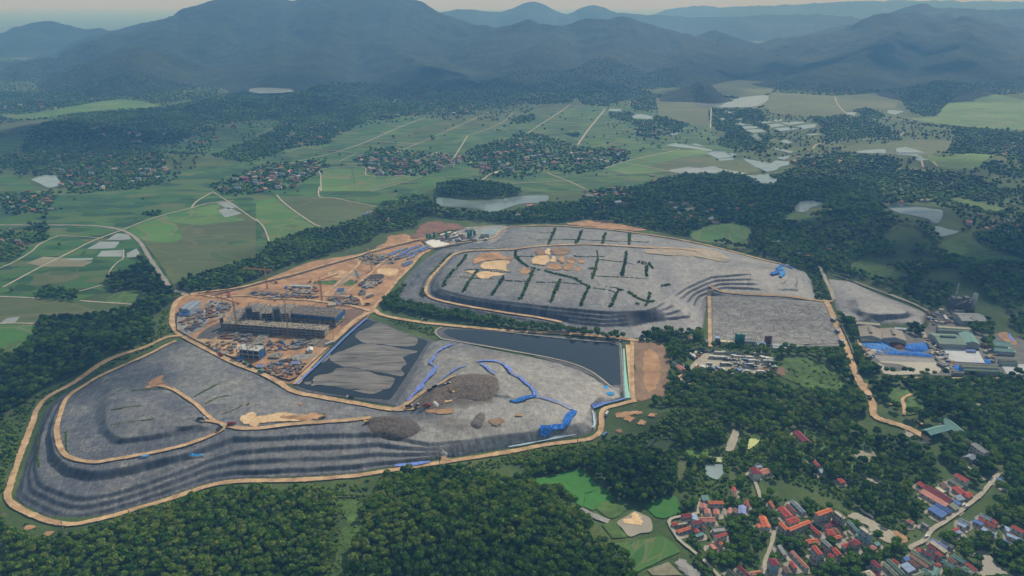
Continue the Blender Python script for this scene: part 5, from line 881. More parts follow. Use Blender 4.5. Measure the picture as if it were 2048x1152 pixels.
def build_trees():
    # foreground woods
    A = scatter('o', [(-60,1085),(60,1078),(130,1090),(200,1065),(260,1043),(330,1022),(400,1000),(480,985),(560,995),(676,998),(680,1040),(668,1060),(678,1110),(660,1170),(-80,1170),(-80,1100)], 4.6, .97, 0, 0, 1)
    B_ = scatter('o', [(718,1040),(745,1001),(765,965),(812,953),(912,946),(945,953),(1024,968),(1067,958),(1077,981),(1114,985),(1157,1021),(1187,1045),(1187,1068),(1167,1085),(1231,1101),(1264,1118),(1267,1175),(690,1175),(700,1110),(735,1060)], 4.5, .98, 0, 0, 2)
    woods('forest', np.vstack([A, B_]), (1.6, 4.0), (6, 12), 'near', 290, 'plantation_tree', 'dark green round crowned tree in the wood along the lower edge', 'trees of the foreground wood', 'dense dark green wood below the lower haul road', 'wood', .02, 3)
    C_ = scatter('b3', [(430,490),(560,420),(740,430),(900,440),(970,470),(960,640),(920,690),(760,730),(700,715),(620,680),(570,600),(490,550)], 4.5, 1, 0, 0, 3)
    merged('forest', C_, (1.8, 3.7), (7, 12), 'near', 'rounded dark wood between the lush paddies and the shrubby hill', 'wood', .0, 4)
    sh = np.vstack([scatter('b3', [(0,430),(400,372),(560,335),(560,350),(640,300),(830,270),(900,180),(1100,160),(1200,190),(1300,300),(1280,360),(1000,335),(860,335),(720,420),(500,412),(50,490)], 3.6, .9, .2, 0, 5), scatter('o', [(-40,1020),(60,1040),(130,1068),(250,1030),(360,1003),(512,975),(700,967),(770,955),(760,975),(700,998),(480,985),(330,1020),(130,1090),(-40,1085)], 4.2, .6, .3, 0, 6), scatter('o', [(0,830),(40,900),(10,985),(-40,985),(-40,830)], 4, .8, .2, 0, 7), scatter('o', [(820,945),(1040,912),(1040,925),(900,948)], 4, .7, .2, 0, 8)])
    merged('shrubbery', sh, (1.4, 2.6), (1.6, 3.4), 'mid', 'low green shrubs along the foot of the haul road', 'shrubs', .16, 5)
    merged('shrubbery', scatter('b2', [(480,700),(620,695),(660,840),(600,1000),(540,1180),(440,1180),(490,900)], 3.4, .6, .2, -2, 9, 3, True), (.8, 1.7), (.8, 2.0), 'mid', 'scattered light green bushes in the grassy clearing', 'shrubs', .34, 6)
    # hedge between lush paddies and the haul road
    r_ = scatter('b3', [(100,505),(400,455),(410,500),(150,560)], 4.6, 1, 0, 0, 10, 2); merged('tree_row', r_, (2.4, 3.6), (6, 10), 'near', 'dark tree row above the lush paddies', 'tree row', -.06, 7, 'thing') if False else merged('forest', r_, (2.4, 3.6), (6, 10), 'near', 'dark strip of trees above the lush paddies', 'wood', -.05, 7)
    # woods around the vehicle yard and the brown field
    E_ = np.vstack([scatter('o', [(1330,768),(1362,758),(1400,775),(1440,765),(1480,772),(1560,775),(1600,790),(1650,780),(1690,770),(1726,795),(1728,830),(1695,832),(1685,845),(1730,862),(1690,872),(1600,855),(1540,865),(1470,862),(1440,838),(1380,818),(1290,805),(1325,800)], 5.6, .97, 0, 0, 11), scatter('o', [(1342,690),(1420,697),(1520,702),(1640,708),(1690,700),(1700,735),(1712,765),(1690,770),(1660,745),(1620,722),(1560,718),(1540,725),(1440,705),(1385,700),(1372,720),(1360,745),(1338,745)], 5.6, .9, .12, 0, 12), scatter('p1', [(230,520),(400,500),(640,560),(1000,570),(1400,580),(1480,640),(1400,850),(1000,790),(760,740),(560,690),(400,680),(250,640)], 5.4, .97, 0, 0, 13)])
    merged('forest', E_, (2.0, 4.2), (6, 12), 'near', 'wood wrapping the vehicle yard and the sandy lane', 'wood', .04, 8)
    # village trees
    G = np.vstack([scatter('o', [(1350,870),(1480,870),(1600,862),(1730,870),(1800,880),(1850,890),(1880,960),(1900,1010),(1830,1040),(1800,1070),(1760,1060),(1700,1010),(1660,980),(1540,960),(1500,990),(1440,960),(1390,990),(1350,1000),(1340,960),(1330,910)], 7.0, .72, .30, 2.0, 14), scatter('o', [(1345,1010),(1420,1000),(1500,990),(1560,1000),(1640,1010),(1700,1040),(1800,1080),(1860,1080),(1900,1060),(2060,1000),(2060,1170),(1440,1170),(1380,1090)], 5.4, .9, .16, 1.0, 15)])
    z = H(G); keep = in_frame(G, z); G = G[keep]
    G = G[np.argsort(np.hypot(G[:,0], G[:,1]))]; N_G = 300
    R_, Hh = dims(G, (1.7, 3.9), (3.5, 8.5), 9); z = H(G); px, py = world_px(np.column_stack([G, z])); kinds = {}
    for i in range(min(N_G, len(G))):
        big = 'large dark' if R_[i] > 3.1 else ('mid sized green' if R_[i] > 2.4 else 'small green')
        where = 'among the lower village roofs' if py[i] > 1060 and px[i] < 1800 else ('by the muddy pond side of the village' if py[i] > 1060 else ('on the hillside above the village' if px[i] < 1760 else 'between the village lane and the depot'))
        tree('garden_tree', G[i], z[i], R_[i], Hh[i], f'{big} garden tree {where}', f'{big} garden trees {where}')
    merged('shrubbery', scatter('o', [(1562,722),(1590,712),(1640,722),(1672,742),(1692,765),(1684,788),(1640,790),(1600,776),(1572,758)], 5, .4, .3, -3, 41, 5, True), (1.2, 2.4), (1.2, 3), 'mid', 'light bushes on the grass slope beside the vehicle yard', 'shrubs', .34, 41)
    if len(G) > N_G: merged('forest', G[N_G:], (2.2, 4.4), (5, 11), 'near', 'thicket of garden trees on the slope above the village', 'wood', 0, 9)
    merged('shrubbery', scatter('o', [(1350,870),(1480,870),(1600,862),(1730,870),(1850,890),(1900,1010),(1830,1040),(1800,1070),(1700,1010),(1540,960),(1500,990),(1390,990),(1340,960)], 3.8, .85, .12, 0, 16), (1.2, 2.2), (1.2, 2.8), 'mid', 'low scrub on the hillside above the village', 'shrubs', .36, 10)
    merged('shrubbery', scatter('o', [(1345,1010),(1500,990),(1640,1010),(1800,1080),(2060,1000),(2060,1170),(1440,1170),(1380,1090)], 4.8, .5, .3, 0, 17), (1.0, 1.9), (1.2, 2.4), 'mid', 'bushes filling the gaps between village houses', 'shrubs', .2, 11)
    K = np.vstack([scatter('o', [(1740,775),(1800,765),(1900,768),(2080,770),(2080,1010),(1990,985),(1930,960),(1880,910),(1900,880),(1870,850),(1830,840),(1780,815),(1760,800)], 6.0, .93, .12, 0, 18), scatter('f1', [(-60,430),(60,440),(190,520),(210,660),(170,700),(60,560)], 5, .8, 0, 0, 19), scatter('f1', [(130,800),(260,830),(460,960),(560,1050),(400,1070),(190,1050)], 5, .9, 0, 0, 20), scatter('f1', [(600,1030),(1000,1030),(1200,1060),(2100,1075),(2100,1110),(600,1100)], 6, .8, 0, 0, 21), scatter('f1', [(760,520),(900,540),(900,620),(780,600)], 6, .9, 0, 0, 22, 2, True), scatter('f1', [(1400,490),(1620,470),(1700,560),(1560,600),(1420,560)], 6, .9, 0, 0, 23, 2, True), scatter('f1', [(1560,600),(1690,640),(1660,860),(1600,760)], 6, .6, 0, 0, 24, 2, True)])
    merged('forest', K, (2.1, 4.4), (6, 12), 'near', 'deep green woods on the right around factory, depot and village', 'wood', .03, 12)
    # left hill and left edge
    L_ = np.vstack([scatter('z5', [(330,790),(480,760),(640,740),(800,720),(900,760),(935,830),(920,880),(850,920),(700,970),(560,1040),(440,1100),(330,1152),(200,1240),(60,1330),(-80,1400),(-80,1000),(100,980),(200,880),(250,830)], 6.0, .98, 0, 0, 25), scatter('z5', [(640,560),(700,500),(760,490),(850,440),(900,440),(1000,520),(1060,600),(1080,640),(1000,680),(940,740),(820,720),(800,690),(890,650),(820,590),(700,600)], 6, .97, 0, 0, 26), scatter('z5', [(120,650),(200,640),(260,590),(330,585),(460,620),(470,680),(340,700),(230,720),(140,700)], 6.5, .95, 0, 0, 27), scatter('z5', [(220,770),(380,760),(330,800),(240,820)], 6, .9, 0, 0, 28)])
    merged('forest', L_, (2.1, 4.2), (6, 12), 'near', 'wooded hill and groves left of the construction site', 'wood', .0, 13)
    merged('shrubbery', scatter('o', [(330,620),(348,650),(330,680),(260,715),(190,750),(140,775),(60,850),(20,940),(-40,960),(-40,900),(60,800),(180,740),(300,680)], 4.5, .75, .2, 0, 29), (1.3, 2.4), (1.6, 3.2), 'mid', 'low shrubs between the left wood and the haul road', 'shrubs', .08, 14)
    # belt behind the construction site, lake shores
    T_ = np.vstack([scatter('o', [(357,572),(400,555),(470,532),(520,515),(560,482),(590,462),(650,462),(700,450),(760,436),(800,420),(860,405),(880,418),(930,425),(990,430),(1060,420),(1100,410),(1160,420),(1165,440),(1060,446),(1000,446),(930,440),(850,430),(830,455),(760,468),(738,485),(660,508),(600,525),(540,545),(470,575),(400,585),(370,582)], 6.0, .97, .1, 0, 30), scatter('o', [(872,378),(920,366),(990,370),(1040,385),(1030,394),(960,398),(890,394)], 6.5, 1, 0, 0, 31)])
    merged('forest', T_, (2.2, 4.4), (7, 12), 'mid', 'forest belt behind the construction site and the grey lake', 'wood', .0, 15)
    # row along the mound foot: individual trees
    rw = np.vstack([scatter('o', [(768,604),(800,584),(812,576),(802,594),(800,606),(860,618),(945,634),(1024,648),(1124,660),(1240,676),(1236,682),(1124,668),(1024,658),(900,640),(790,622),(770,614)], 6.4, 1, 0, -4, 32, 1, True)])
    zr = H(rw); R_, Hh = dims(rw, (2.8, 4.2), (7, 11), 16); pxr, _ = world_px(np.column_stack([rw, zr]))
    for i in range(min(300, len(rw))): tree('roadside_tree', rw[i], zr[i], R_[i], Hh[i], f'dark tree in the long row below the upper mound, {"left bend" if pxr[i] < 830 else ("middle stretch" if pxr[i] < 1040 else "right stretch")}', 'trees of the row below the upper mound')
    merged('forest', scatter('o', [(1280,655),(1310,653),(1390,660),(1410,672),(1400,690),(1340,690),(1290,680)], 6, .97, 0, 0, 33), (2.6, 4.4), (6, 11), 'near', 'tree clump at the lower right corner of the upper mound', 'wood', -.08, 17)
    merged('shrubbery', scatter('o', [(765,632),(812,642),(858,652),(868,668),(850,668),(800,650)], 4, .6, .2, 0, 34), (1.1, 2.0), (1.4, 2.6), 'mid', 'green scrub between the two black ponds', 'shrubs', .15, 18)
    U = np.vstack([scatter('o', [(1160,405),(1250,385),(1330,360),(1400,352),(1480,350),(1550,368),(1560,420),(1640,470),(1660,535),(1640,545),(1600,538),(1520,512),(1440,490),(1360,470),(1280,455),(1180,438)], 7.0, .9, .30, 0, 35, 5, False, 30), scatter('z8', [(300,450),(380,490),(640,560),(760,600),(960,700),(1040,690),(1100,600),(1240,560),(1300,640),(1420,700),(1480,830),(1640,850),(1640,200),(1300,260),(1040,290),(960,200),(700,130),(640,0),(330,0),(330,200),(0,200),(0,330),(120,400)], 7.2, .88, .31, 0, 36, 5, False, 30), scatter('z8', [(0,-40),(600,-60),(640,60),(330,60),(0,160)], 8, .9, .25, 0, 37)])
    merged('forest', U, (2.6, 5.0), (7, 13), 'mid', 'broad dark woods behind the upper mound and the factory', 'wood', .0, 19)
    merged('shrubbery', scatter('z8', [(210,440),(290,440),(385,640),(290,640),(260,560)], 5, .8, 0, 0, 38), (1.6, 3.0), (2, 5), 'mid', 'green strip of bushes beside the right road of the upper mound', 'shrubs', 0, 20)
    # far groves of the valley
    far = [('z4',[(0,560+500),(100,1000),(300,940),(470,920),(760,960),(820,1010),(1200,1050),(1330,1100),(1330,1200),(0,1200)],9,.85), ('z4',[(80,690),(240,700),(300,750),(330,860),(440,850),(560,830),(800,840),(700,760),(540,700),(420,690),(330,700)],11,.7), ('z4',[(800,590),(900,560),(1000,530),(1140,590),(1060,640),(1060,690),(960,700),(860,670)],11,.95), ('z4',[(990,880),(1100,860),(1130,770),(1240,770),(1500,800),(1600,800),(1600,930),(1300,930),(1200,945),(1000,910)],10,.8), ('z4',[(1430,700),(1600,640),(1600,760),(1430,740)],11,.95), ('z4',[(1110,690),(1200,670),(1280,715),(1220,735),(1120,720)],11,.95), ('z4',[(1260,990),(1420,960),(1600,930),(1600,1060),(1320,1030)],10,.7), ('z4',[(700,890),(740,865),(790,880),(760,930)],11,1), ('z4',[(530,660),(620,655),(700,700),(560,710)],11,.9), ('z4',[(850,740),(1040,755),(1300,775),(1480,790),(1100,770)],11,.6),
        ('z3',[(1190,640),(1440,648),(1536,720),(1536,900),(1400,900),(1220,870),(1290,800),(1200,760)],10,.75), ('z3',[(940,1100),(1060,1060),(1200,1030),(1300,1045),(1420,1075),(1480,1120),(1536,1180),(820,1200),(810,1110)],8.5,.95), ('z3',[(600,670),(720,680),(760,720),(880,700),(1060,740),(1000,800),(860,820),(760,830),(740,750),(600,710)],11,.7), ('z3',[(1235,560),(1310,560),(1375,595),(1330,612),(1240,590)],11,1), ('z3',[(1370,625),(1500,620),(1480,650),(1370,645)],11,.8), ('z3',[(0,720),(100,690),(150,710),(60,745)],11,.9), ('z3',[(340,800),(400,795),(400,820),(340,820)],11,.9), ('z3',[(0,820),(120,800),(400,880),(650,890),(690,965),(560,1010),(400,1050),(200,1030),(0,1060)],10,.55), ('z3',[(380,540),(560,520),(860,560),(900,650),(740,660),(700,600),(560,640),(420,620)],11,.6), ('z3',[(0,560),(240,570),(360,540),(360,610),(240,625),(0,620)],11,.6),
        ('z2',[(180,720),(380,700),(560,680),(640,650),(640,720),(560,780),(450,830),(430,870),(300,880),(200,890),(100,930),(-20,940),(-20,860),(90,800)],10,.85), ('z2',[(610,940),(760,890),(1000,920),(1200,930),(1250,960),(1110,1000),(1120,1040),(900,1055),(660,1050)],9.5,.5), ('z2',[(1240,930),(1350,870),(1536,850),(1536,1060),(1300,1010)],9.5,.6), ('z2',[(640,650),(900,640),(1100,600),(1250,660),(1300,690),(1000,690),(700,700)],11,.6), ('z2',[(-30,1010),(180,980),(410,960),(390,1040),(200,1130),(-30,1152)],9,.5), ('z2',[(1120,1140),(1260,1100),(1360,1110),(1536,1152),(1100,1160)],9,.9), ('z2',[(1040,820),(1070,815),(1070,835),(1040,838)],10,1),
        ('z1',[(130,870),(250,780),(420,760),(600,790),(680,850),(540,880),(520,920),(380,925),(160,925)],9.5,.97), ('z1',[(-60,560),(300,560),(560,570),(500,640),(260,640),(100,690),(-60,720)],12,.6), ('z1',[(400,690),(700,670),(1000,640),(1100,620),(1500,560),(1600,700),(1400,740),(1100,830),(1000,870),(700,840),(600,780)],10.5,.72), ('z1',[(0,960),(130,930),(520,930),(800,900),(900,880),(980,930),(1000,990),(960,1010),(990,1080),(900,1120),(640,1152),(390,1152),(370,1060),(200,1040),(0,1010)],9,.62), ('z1',[(1290,930),(1536,840),(1560,960),(1420,970),(1380,960)],10,.8), ('z1',[(1290,1090),(1536,1040),(1536,1160),(1290,1160)],9,.5),
        ('z5',[(0,20),(200,10),(320,0),(320,90),(300,130),(130,140),(40,120)],8.5,.5), ('z5',[(-60,240),(100,250),(200,190),(240,190),(300,270),(240,310),(160,330),(100,410),(-60,430)],8,.75), ('z5',[(870,120),(960,115),(970,140),(880,145)],7.5,.9), ('z5',[(1380,215),(1445,215),(1445,240),(1385,240)],7.5,1), ('z5',[(870,390),(895,390),(890,440),(860,440)],6,1), ('z6',[(580,150),(700,120),(780,60),(1000,20),(1080,60),(1000,110),(880,130),(860,190),(720,210),(600,200)],8,.75), ('z6',[(200,240),(270,235),(270,290),(210,285)],7,1), ('z7',[(30,100),(200,90),(420,60),(470,0),(760,-20),(900,60),(980,60),(1200,90),(1480,100),(1400,190),(1000,230),(700,180),(560,160),(300,170),(40,190)],8,.6)]
    far += [('z4',[(0,640),(300,700),(700,700),(1100,760),(1600,780),(1600,1150),(0,1150),(-200,900)],13,.22), ('z3',[(560,620),(1200,640),(1200,900),(1536,940),(1536,1060),(1200,1000),(900,900),(560,760)],16,.14), ('z1',[(0,620),(700,600),(1000,660),(1300,800),(1000,1100),(0,1120),(-100,800)],13,.34), ('z1',[(-100,330),(300,400),(700,520),(1200,560),(1500,560),(1500,600),(400,700),(-100,640)],17,.35), ('z2',[(0,660),(1536,620),(1536,720),(1000,720),(640,760),(0,900)],15,.22), ('z2',[(0,900),(1536,740),(1536,1100),(0,1152)],26,.06), ('z5',[(-60,0),(1200,0),(860,200),(300,500),(-60,600)],24,.05), ('z3',[(0,700),(900,680),(900,1100),(0,1150)],26,.06), ('z2',[(0,570),(1536,520),(1536,640),(640,690),(0,720)],12,.55), ('z3',[(0,500),(900,470),(1000,520),(560,560),(0,600)],13,.45), ('z4',[(0,520),(300,535),(700,550),(1100,530),(1600,500),(1600,550),(1100,590),(700,580),(0,575)],13,.45), ('z1',[(0,560),(1200,520),(1200,600),(0,640)],13,.4), ('o',[(320,245),(340,215),(480,197),(640,197),(790,212),(780,240),(640,238),(480,236)],11,.9), ('z8',[(0,0),(330,0),(330,200),(0,330)],9,.5), ('z8',[(1000,0),(1600,0),(1600,340),(1200,250)],10,.55)]
    Pf = [scatter(c, p, sp, kp, 0, 0, 200 + i, 22, False, 45) for i, (c, p, sp, kp) in enumerate(far)]; Pf = np.vstack(Pf)
    d = np.hypot(Pf[:,0], Pf[:,1]); n_ = Pf[d < 1500]; f_ = Pf[d >= 1500]
    merged('forest', n_, (2.8, 5.0), (5, 9), 'mid', 'groves and hamlet trees in the middle of the valley', 'wood', .02, 21); merged('forest', f_, (3.6, 6.6), (5, 9), 'far', 'hazy far groves and hamlet trees of the valley', 'wood', .02, 22, zfun=lambda Q: np.maximum(H(Q), np.where(Q[:, 1] > 2600, MT(Q) - 3, 0)))
    # field edge bushes sprinkled over the paddies
    # hedges on the upper mound
    hed = [('m1',[(1110,70),(1085,130),(1050,205)],'upper strip, leftmost'), ('m1',[(1325,90),(1305,145),(1275,200)],'upper strip, second from the left'), ('m1',[(1520,110),(1505,150),(1495,200)],'upper strip, third from the left'), ('m1',[(1715,115),(1718,160),(1710,205)],'upper strip, rightmost'), ('m1',[(960,168),(1200,160),(1500,172),(1840,183),(1865,180)],'long thin one across the upper strip'), ('m1',[(985,108),(1080,108)],'short thin one at the upper left'),
        ('m1',[(1690,265),(1685,330),(1665,400),(1655,460)],'tall one beside the tan dust'), ('m1',[(1455,325),(1440,400),(1425,450),(1410,480)],'one right of the brown cells'), ('m1',[(1455,325),(1600,340),(1690,345)],'thin one joining two tall hedges'), ('m1',[(1860,380),(1855,460)],'short one near the right slope'), ('m1',[(1790,345),(1850,360),(1905,395)],'clump near the right slope'),
        ('m1',[(780,260),(790,310),(850,360),(880,385)],'left bank of the brown cells'), ('m1',[(880,385),(960,410),(1060,430),(1180,460),(1280,490),(1350,535),(1410,540)],'long winding one below the brown cells'), ('m1',[(930,420),(900,480),(870,540),(850,590),(825,650)],'thick one from the winding hedge to the rim'), ('m1',[(1150,490),(1120,560),(1090,620),(1070,675)],'rim hedge, third from the right'), ('m1',[(1385,550),(1350,620),(1315,705)],'rim hedge, second from the right'), ('m1',[(1620,595),(1590,650),(1560,710)],'short rim hedge, rightmost'), ('m1',[(1620,570),(1700,590),(1780,640),(1850,665),(1915,670)],'diagonal thick one at the right rim'), ('m1',[(1885,600),(1870,650),(1850,700)],'stub at the end of the diagonal hedge'), ('m1',[(1770,685),(1790,690)],'round bush at the right rim'),
        ('m1',[(385,285),(340,350),(290,400),(230,470),(185,550)],'rim hedge, leftmost'), ('m1',[(480,410),(430,470),(390,530),(355,590)],'rim hedge, second from the left'), ('m1',[(685,465),(640,540),(590,620)],'rim hedge, third from the left'), ('m1',[(250,280),(200,330),(160,380),(100,440),(85,460)],'outside the ring road on the left'), ('m1',[(20,570),(15,600),(30,625)],'bush at the bend of the ring road'), ('m1',[(400,235),(560,240),(690,232)],'thin one behind the ring road'), ('m1',[(1990,540),(2048,530)],'arc hedge on the right terrace'), ('m1',[(1390,400),(1430,400)],'green patch right of the tan cells'), ('m1',[(250,465),(420,475),(620,490),(860,505)],'thin cross hedge on the left cells'), ('m1',[(960,510),(1150,515),(1290,528)],'thin cross hedge in the middle cells'), ('m1',[(1520,545),(1620,560)],'thin one before the diagonal hedge'), ('m1',[(1510,300),(1300,300),(1260,290)],'thin one under the ring road'), ('m1',[(1450,462),(1650,470),(1850,482)],'thin one below the tall right hedges'), ('m1',[(1420,560),(1520,572),(1610,598)],'thin one between the rim and the diagonal hedge'), ('m1',[(370,412),(480,408),(600,424),(740,432)],'thin one under the bright sandy cell'), ('m1',[(800,300),(930,300)],'short thin one left of the brown cells'), ('m1',[(1690,350),(1860,372)],'thin one toward the right slope clump'), ('m1',[(1460,325),(1450,250)],'thin upright one under the mound road')]
    for i, (c, pts, lab) in enumerate(hed):
        w = at(zz(c, pts))[:, :2]; w = resample(catmull(w, False, 6), 2.2); thin = 'thin' in lab; r = np.random.default_rng(i); wd = .5 if thin else 1.0
        w = resample(w, 1.5); P = np.vstack([w + r.normal(size=w.shape) * wd for _ in range(1 if thin else 2)]); P = P[(r.random(len(P)) < .9) & (thin | (fbm(P[:,0]/9, P[:,1]/9, 2, 19) > .20))]
        if len(P) == 0: P = w[:1]
        o = merged('hedge', P, (.95, 1.5) if thin else (1.0, 2.1), (.8, 1.4) if thin else (1.5, 3.6), 'mid', f'dark green hedge on the upper mound: {lab}', 'hedge', -.06, 30 + i, 'thing'); o['group'] = 'hedges on the upper mound'
    for i, (c, pts, lab) in enumerate([('b1',[(705,45),(800,42),(900,35),(990,30)],'thin grassy line above the sunken cell'),('b1',[(670,155),(760,140),(840,130)],'thin grassy line left of the triangular terrace'),('b1',[(670,247),(800,228),(920,210)],'lowest thin grassy line on the left mound'),('b1',[(1170,75),(1230,40),(1310,0)],'thin grassy line right of the diagonal track, topmost'),('b1',[(1230,120),(1300,85),(1370,70)],'thin grassy line right of the diagonal track, middle'),('b1',[(1330,185),(1420,150),(1495,120)],'thin grassy line right of the diagonal track, lowest'),('b1',[(395,290),(400,400),(430,440),(500,470)],'grass fringe of the left mound track'),('b1',[(235,290),(225,400),(235,500)],'grass fringe low on the left terrace')]):
        w = at(zz(c, pts))[:, :2]; w = resample(catmull(w, False, 6), .9); r = np.random.default_rng(i); P = w + r.normal(size=w.shape) * .3
        o = merged('grass_line', P, (.7, 1.1), (.5, .9), 'mid', lab, 'grass line', .28, 70 + i, 'thing'); o['group'] = 'grassy lines on the left mound'
    print('TREES', STAT)
# ------------------------------------------------------------------ houses
def m_roof(name, c, tile=True):
    m = NT('roof_' + name); n = m.noise(.35, 5, .65); cc = m.ramp(n, [(.28, tuple(x * .62 for x in c)), (.5, c), (.78, tuple(min(1, x * 1.25 + .015) for x in c))])
    w = m.n.new('ShaderNodeTexWave'); w.wave_type = 'BANDS'; w.bands_direction = 'X'; w.inputs['Scale'].default_value = .55; w.inputs['Distortion'].default_value = .3; m.l(m.pos, w.inputs['Vector'])
    cc = m.mix(1.0, cc, m.ramp(w.outputs['Fac'], [(.2, (.86,)*3), (.7, (1.06,)*3)]), 'MULTIPLY'); m.col(cc); m.rough(.7 if tile else .45); m.bump(w.outputs['Fac'], .08, .5); return m.mat
RC = {k: m_roof(k, c) for k, c in dict(maroon=(.20,.024,.040), red=(.40,.060,.042), orange=(.58,.14,.05), salmon=(.48,.185,.135), rust=(.19,.088,.055), brown=(.15,.095,.07), blue=(.055,.145,.42), paleblue=(.26,.36,.53), violet=(.24,.30,.56), teal=(.11,.24,.22), green=(.095,.17,.13), olive=(.175,.20,.14), grey=(.24,.245,.24), greyblue=(.20,.25,.31), beige=(.40,.36,.28), cream=(.52,.46,.33), white=(.62,.63,.64), dark=(.06,.065,.07), tan=(.21,.185,.15)).items()}
WC = {k: plain('wall_' + k, c, .85, .18, .4) for k, c in dict(grey=(.30,.30,.29), white=(.55,.54,.50), cream=(.52,.45,.32), blue=(.28,.36,.45), brick=(.26,.13,.09), dark=(.12,.12,.12), yellow=(.55,.42,.22)).items()}
M_GLASS = plain('window_glass', (.03,.04,.05), .15, .2, .5, 0, .6); M_DOOR = plain('door_wood', (.11,.06,.035), .6, .3, 1); M_FRAME = plain('window_frame', (.45,.45,.43), .6, .15, 1)
HOUSES = []; YARDS = MB(); M_YARD = m_sand('yard_paving', (.19, .165, .13), (.40, .36, .30), sc=.15)
def fit(code, quad, z):
    """rectangle that best fits a traced roof outline standing z above the ground"""
    px = np.array(zz(code, quad), float)[:, :2]; g = at([px.mean(0) + np.array([0, 0])])[0]; h0 = g[2]
    w = flat(px, h0 + z)[:, :2]; c = w.mean(0)
    e1 = (w[1] - w[0] + w[2] - w[3]) / 2; e2 = (w[3] - w[0] + w[2] - w[1]) / 2
    if np.linalg.norm(e2) > np.linalg.norm(e1): e1, e2 = e2, e1
    L = np.linalg.norm(e1); ang = math.atan2(e1[1], e1[0]); area = abs(e1[0] * e2[1] - e1[1] * e2[0]); Wd = max(area / L, 2.4)
    return c, L, Wd, ang, float(H(c[None])[0])
def house(code, quad, roofc, label, storeys=1, kind='gable', wall='grey', name='house', cat='house', group=None, eave=None, open_=False):
    ez = eave or (3.1 * storeys + .1); c, L, Wd, ang, g = fit(code, quad, ez + .4)
    e = empty(name, (c[0], c[1], g), ang); tag(e, label, cat, group); l, w = L / 2, Wd / 2; ov = min(.45, w * .15); bl, bw = l - ov, w - ov
    HOUSES.append((c[0], c[1], max(l, w)))
    ca, sa = math.cos(ang), math.sin(ang); EXCL.append(np.array([(c[0] + a * ca - b_ * sa, c[1] + a * sa + b_ * ca) for a, b_ in ((-l-3.2, -w-3.2), (l+3.2, -w-3.2), (l+3.2, w+3.2), (-l-3.2, w+3.2))]))
    if name == 'house':
        r = random.Random(label); wy, ly = w + r.uniform(1.5, 4.5), l + r.uniform(.8, 3); sh_ = r.uniform(0, 2.5) * (-1 if math.cos(ang) > 0 else 1); n_ = 14; V = []
        for i in range(n_):
            a = 2 * math.pi * i / n_; q = max(abs(math.cos(a)), abs(math.sin(a))); k = r.uniform(.86, 1.08) / q; px_, py_ = ly * math.cos(a) * k, wy * math.sin(a) * k + sh_
            X, Y = c[0] + px_ * ca - py_ * sa, c[1] + px_ * sa + py_ * ca; V.append((X, Y, float(H(np.array([[X, Y]]))[0]) + .3 + (len(HOUSES) % 20) * .012))
        YARDS.add(V, [tuple(range(n_))])
    side = -1 if math.cos(ang) > 0 else 1             # long side that faces the camera
    end = -1 if (-math.sin(ang)) * -1 < 0 else 1
    rise = 0 if kind == 'flat' else min(w * (.42 if kind != 'shed' else .22), 3.4)
    mb = MB()
    if open_:
        n = max(2, int(L / 6))
        for i in range(n + 1):
            for s_ in (-1, 1): mb.box((-bl + .2 + i * (2 * bl - .4) / n, s_ * (bw - .15), ez / 2), (.3, .3, ez))
        mb.box((0, -side * (bw - .05), ez * .5), (2 * bl, .12, ez * .98))
        mb.build('frame', WC[wall], e)
    else:
        mb.box((0, 0, ez / 2 - .15), (2 * bl, 2 * bw, ez + .3))
        if kind == 'gable': mb.add([(-bl, -bw, ez), (-bl, bw, ez), (-bl, 0, ez + rise * .93), (bl, -bw, ez), (bl, bw, ez), (bl, 0, ez + rise * .93)], [(0, 2, 1), (3, 4, 5)])
        mb.build('wall', WC[wall], e)
    r_ = MB(); t = .16; z0 = ez - .05
    if kind == 'flat':
        r_.box((0, 0, ez + .12), (2 * l, 2 * w, .24))
        for (x, y, dx, dy) in ((0, -w + .12, 2 * l, .24), (0, w - .12, 2 * l, .24), (-l + .12, 0, .24, 2 * w - .5), (l - .12, 0, .24, 2 * w - .5)): r_.box((x, y, ez + .5), (dx, dy, .55))
    else:
        if kind == 'gable': top = [(-l, 0, z0 + rise), (l, 0, z0 + rise)]
        elif kind == 'hip': k = max(l - w * .95, l * .12); top = [(-k, 0, z0 + rise * 1.1), (k, 0, z0 + rise * 1.1)]
        if kind == 'shed':
            hi = z0 + rise * 2; a = -side
            q = [(-l, -a * w, z0), (l, -a * w, z0), (l, a * w, hi), (-l, a * w, hi)]; V = q + [(x, y, z_ - t) for x, y, z_ in q]
            r_.add(V, [(0,1,2,3), (7,6,5,4), (0,4,5,1), (1,5,6,2), (2,6,7,3), (3,7,4,0)])
        else:
            q = [(-l, -w, z0), (l, -w, z0), (l, w, z0), (-l, w, z0)] + top; n = len(q); V = q + [(x, y, z_ - t) for x, y, z_ in q]
            F = [(0,1,5,4), (2,3,4,5)] + ([(1,2,5), (3,0,4)] if kind == 'hip' else [])
            F2 = [tuple(i + n for i in f[::-1]) for f in F]; ed = [(0,1),(2,3)] + ([(1,2),(3,0)] if kind == 'hip' else [(1,5),(5,2),(3,4),(4,0)])
            r_.add(V, F + F2 + [(a, a + n, b_ + n, b_) for a, b_ in ed])
            r_.bar(tuple(np.array(top[0]) + (.05, 0, .06)), tuple(np.array(top[1]) + (-.05, 0, .06)), .3)
    ro = r_.build('roof', RC[roofc], e)
    if kind == 'flat' and storeys >= 2 and L > 7:
        b_ = MB(); b_.cyl((l * .5, 0, ez + .8), .55, 1.3, 10); b_.build('water_tank', RC['grey'], ro)
    if open_ or name == 'shed': return e
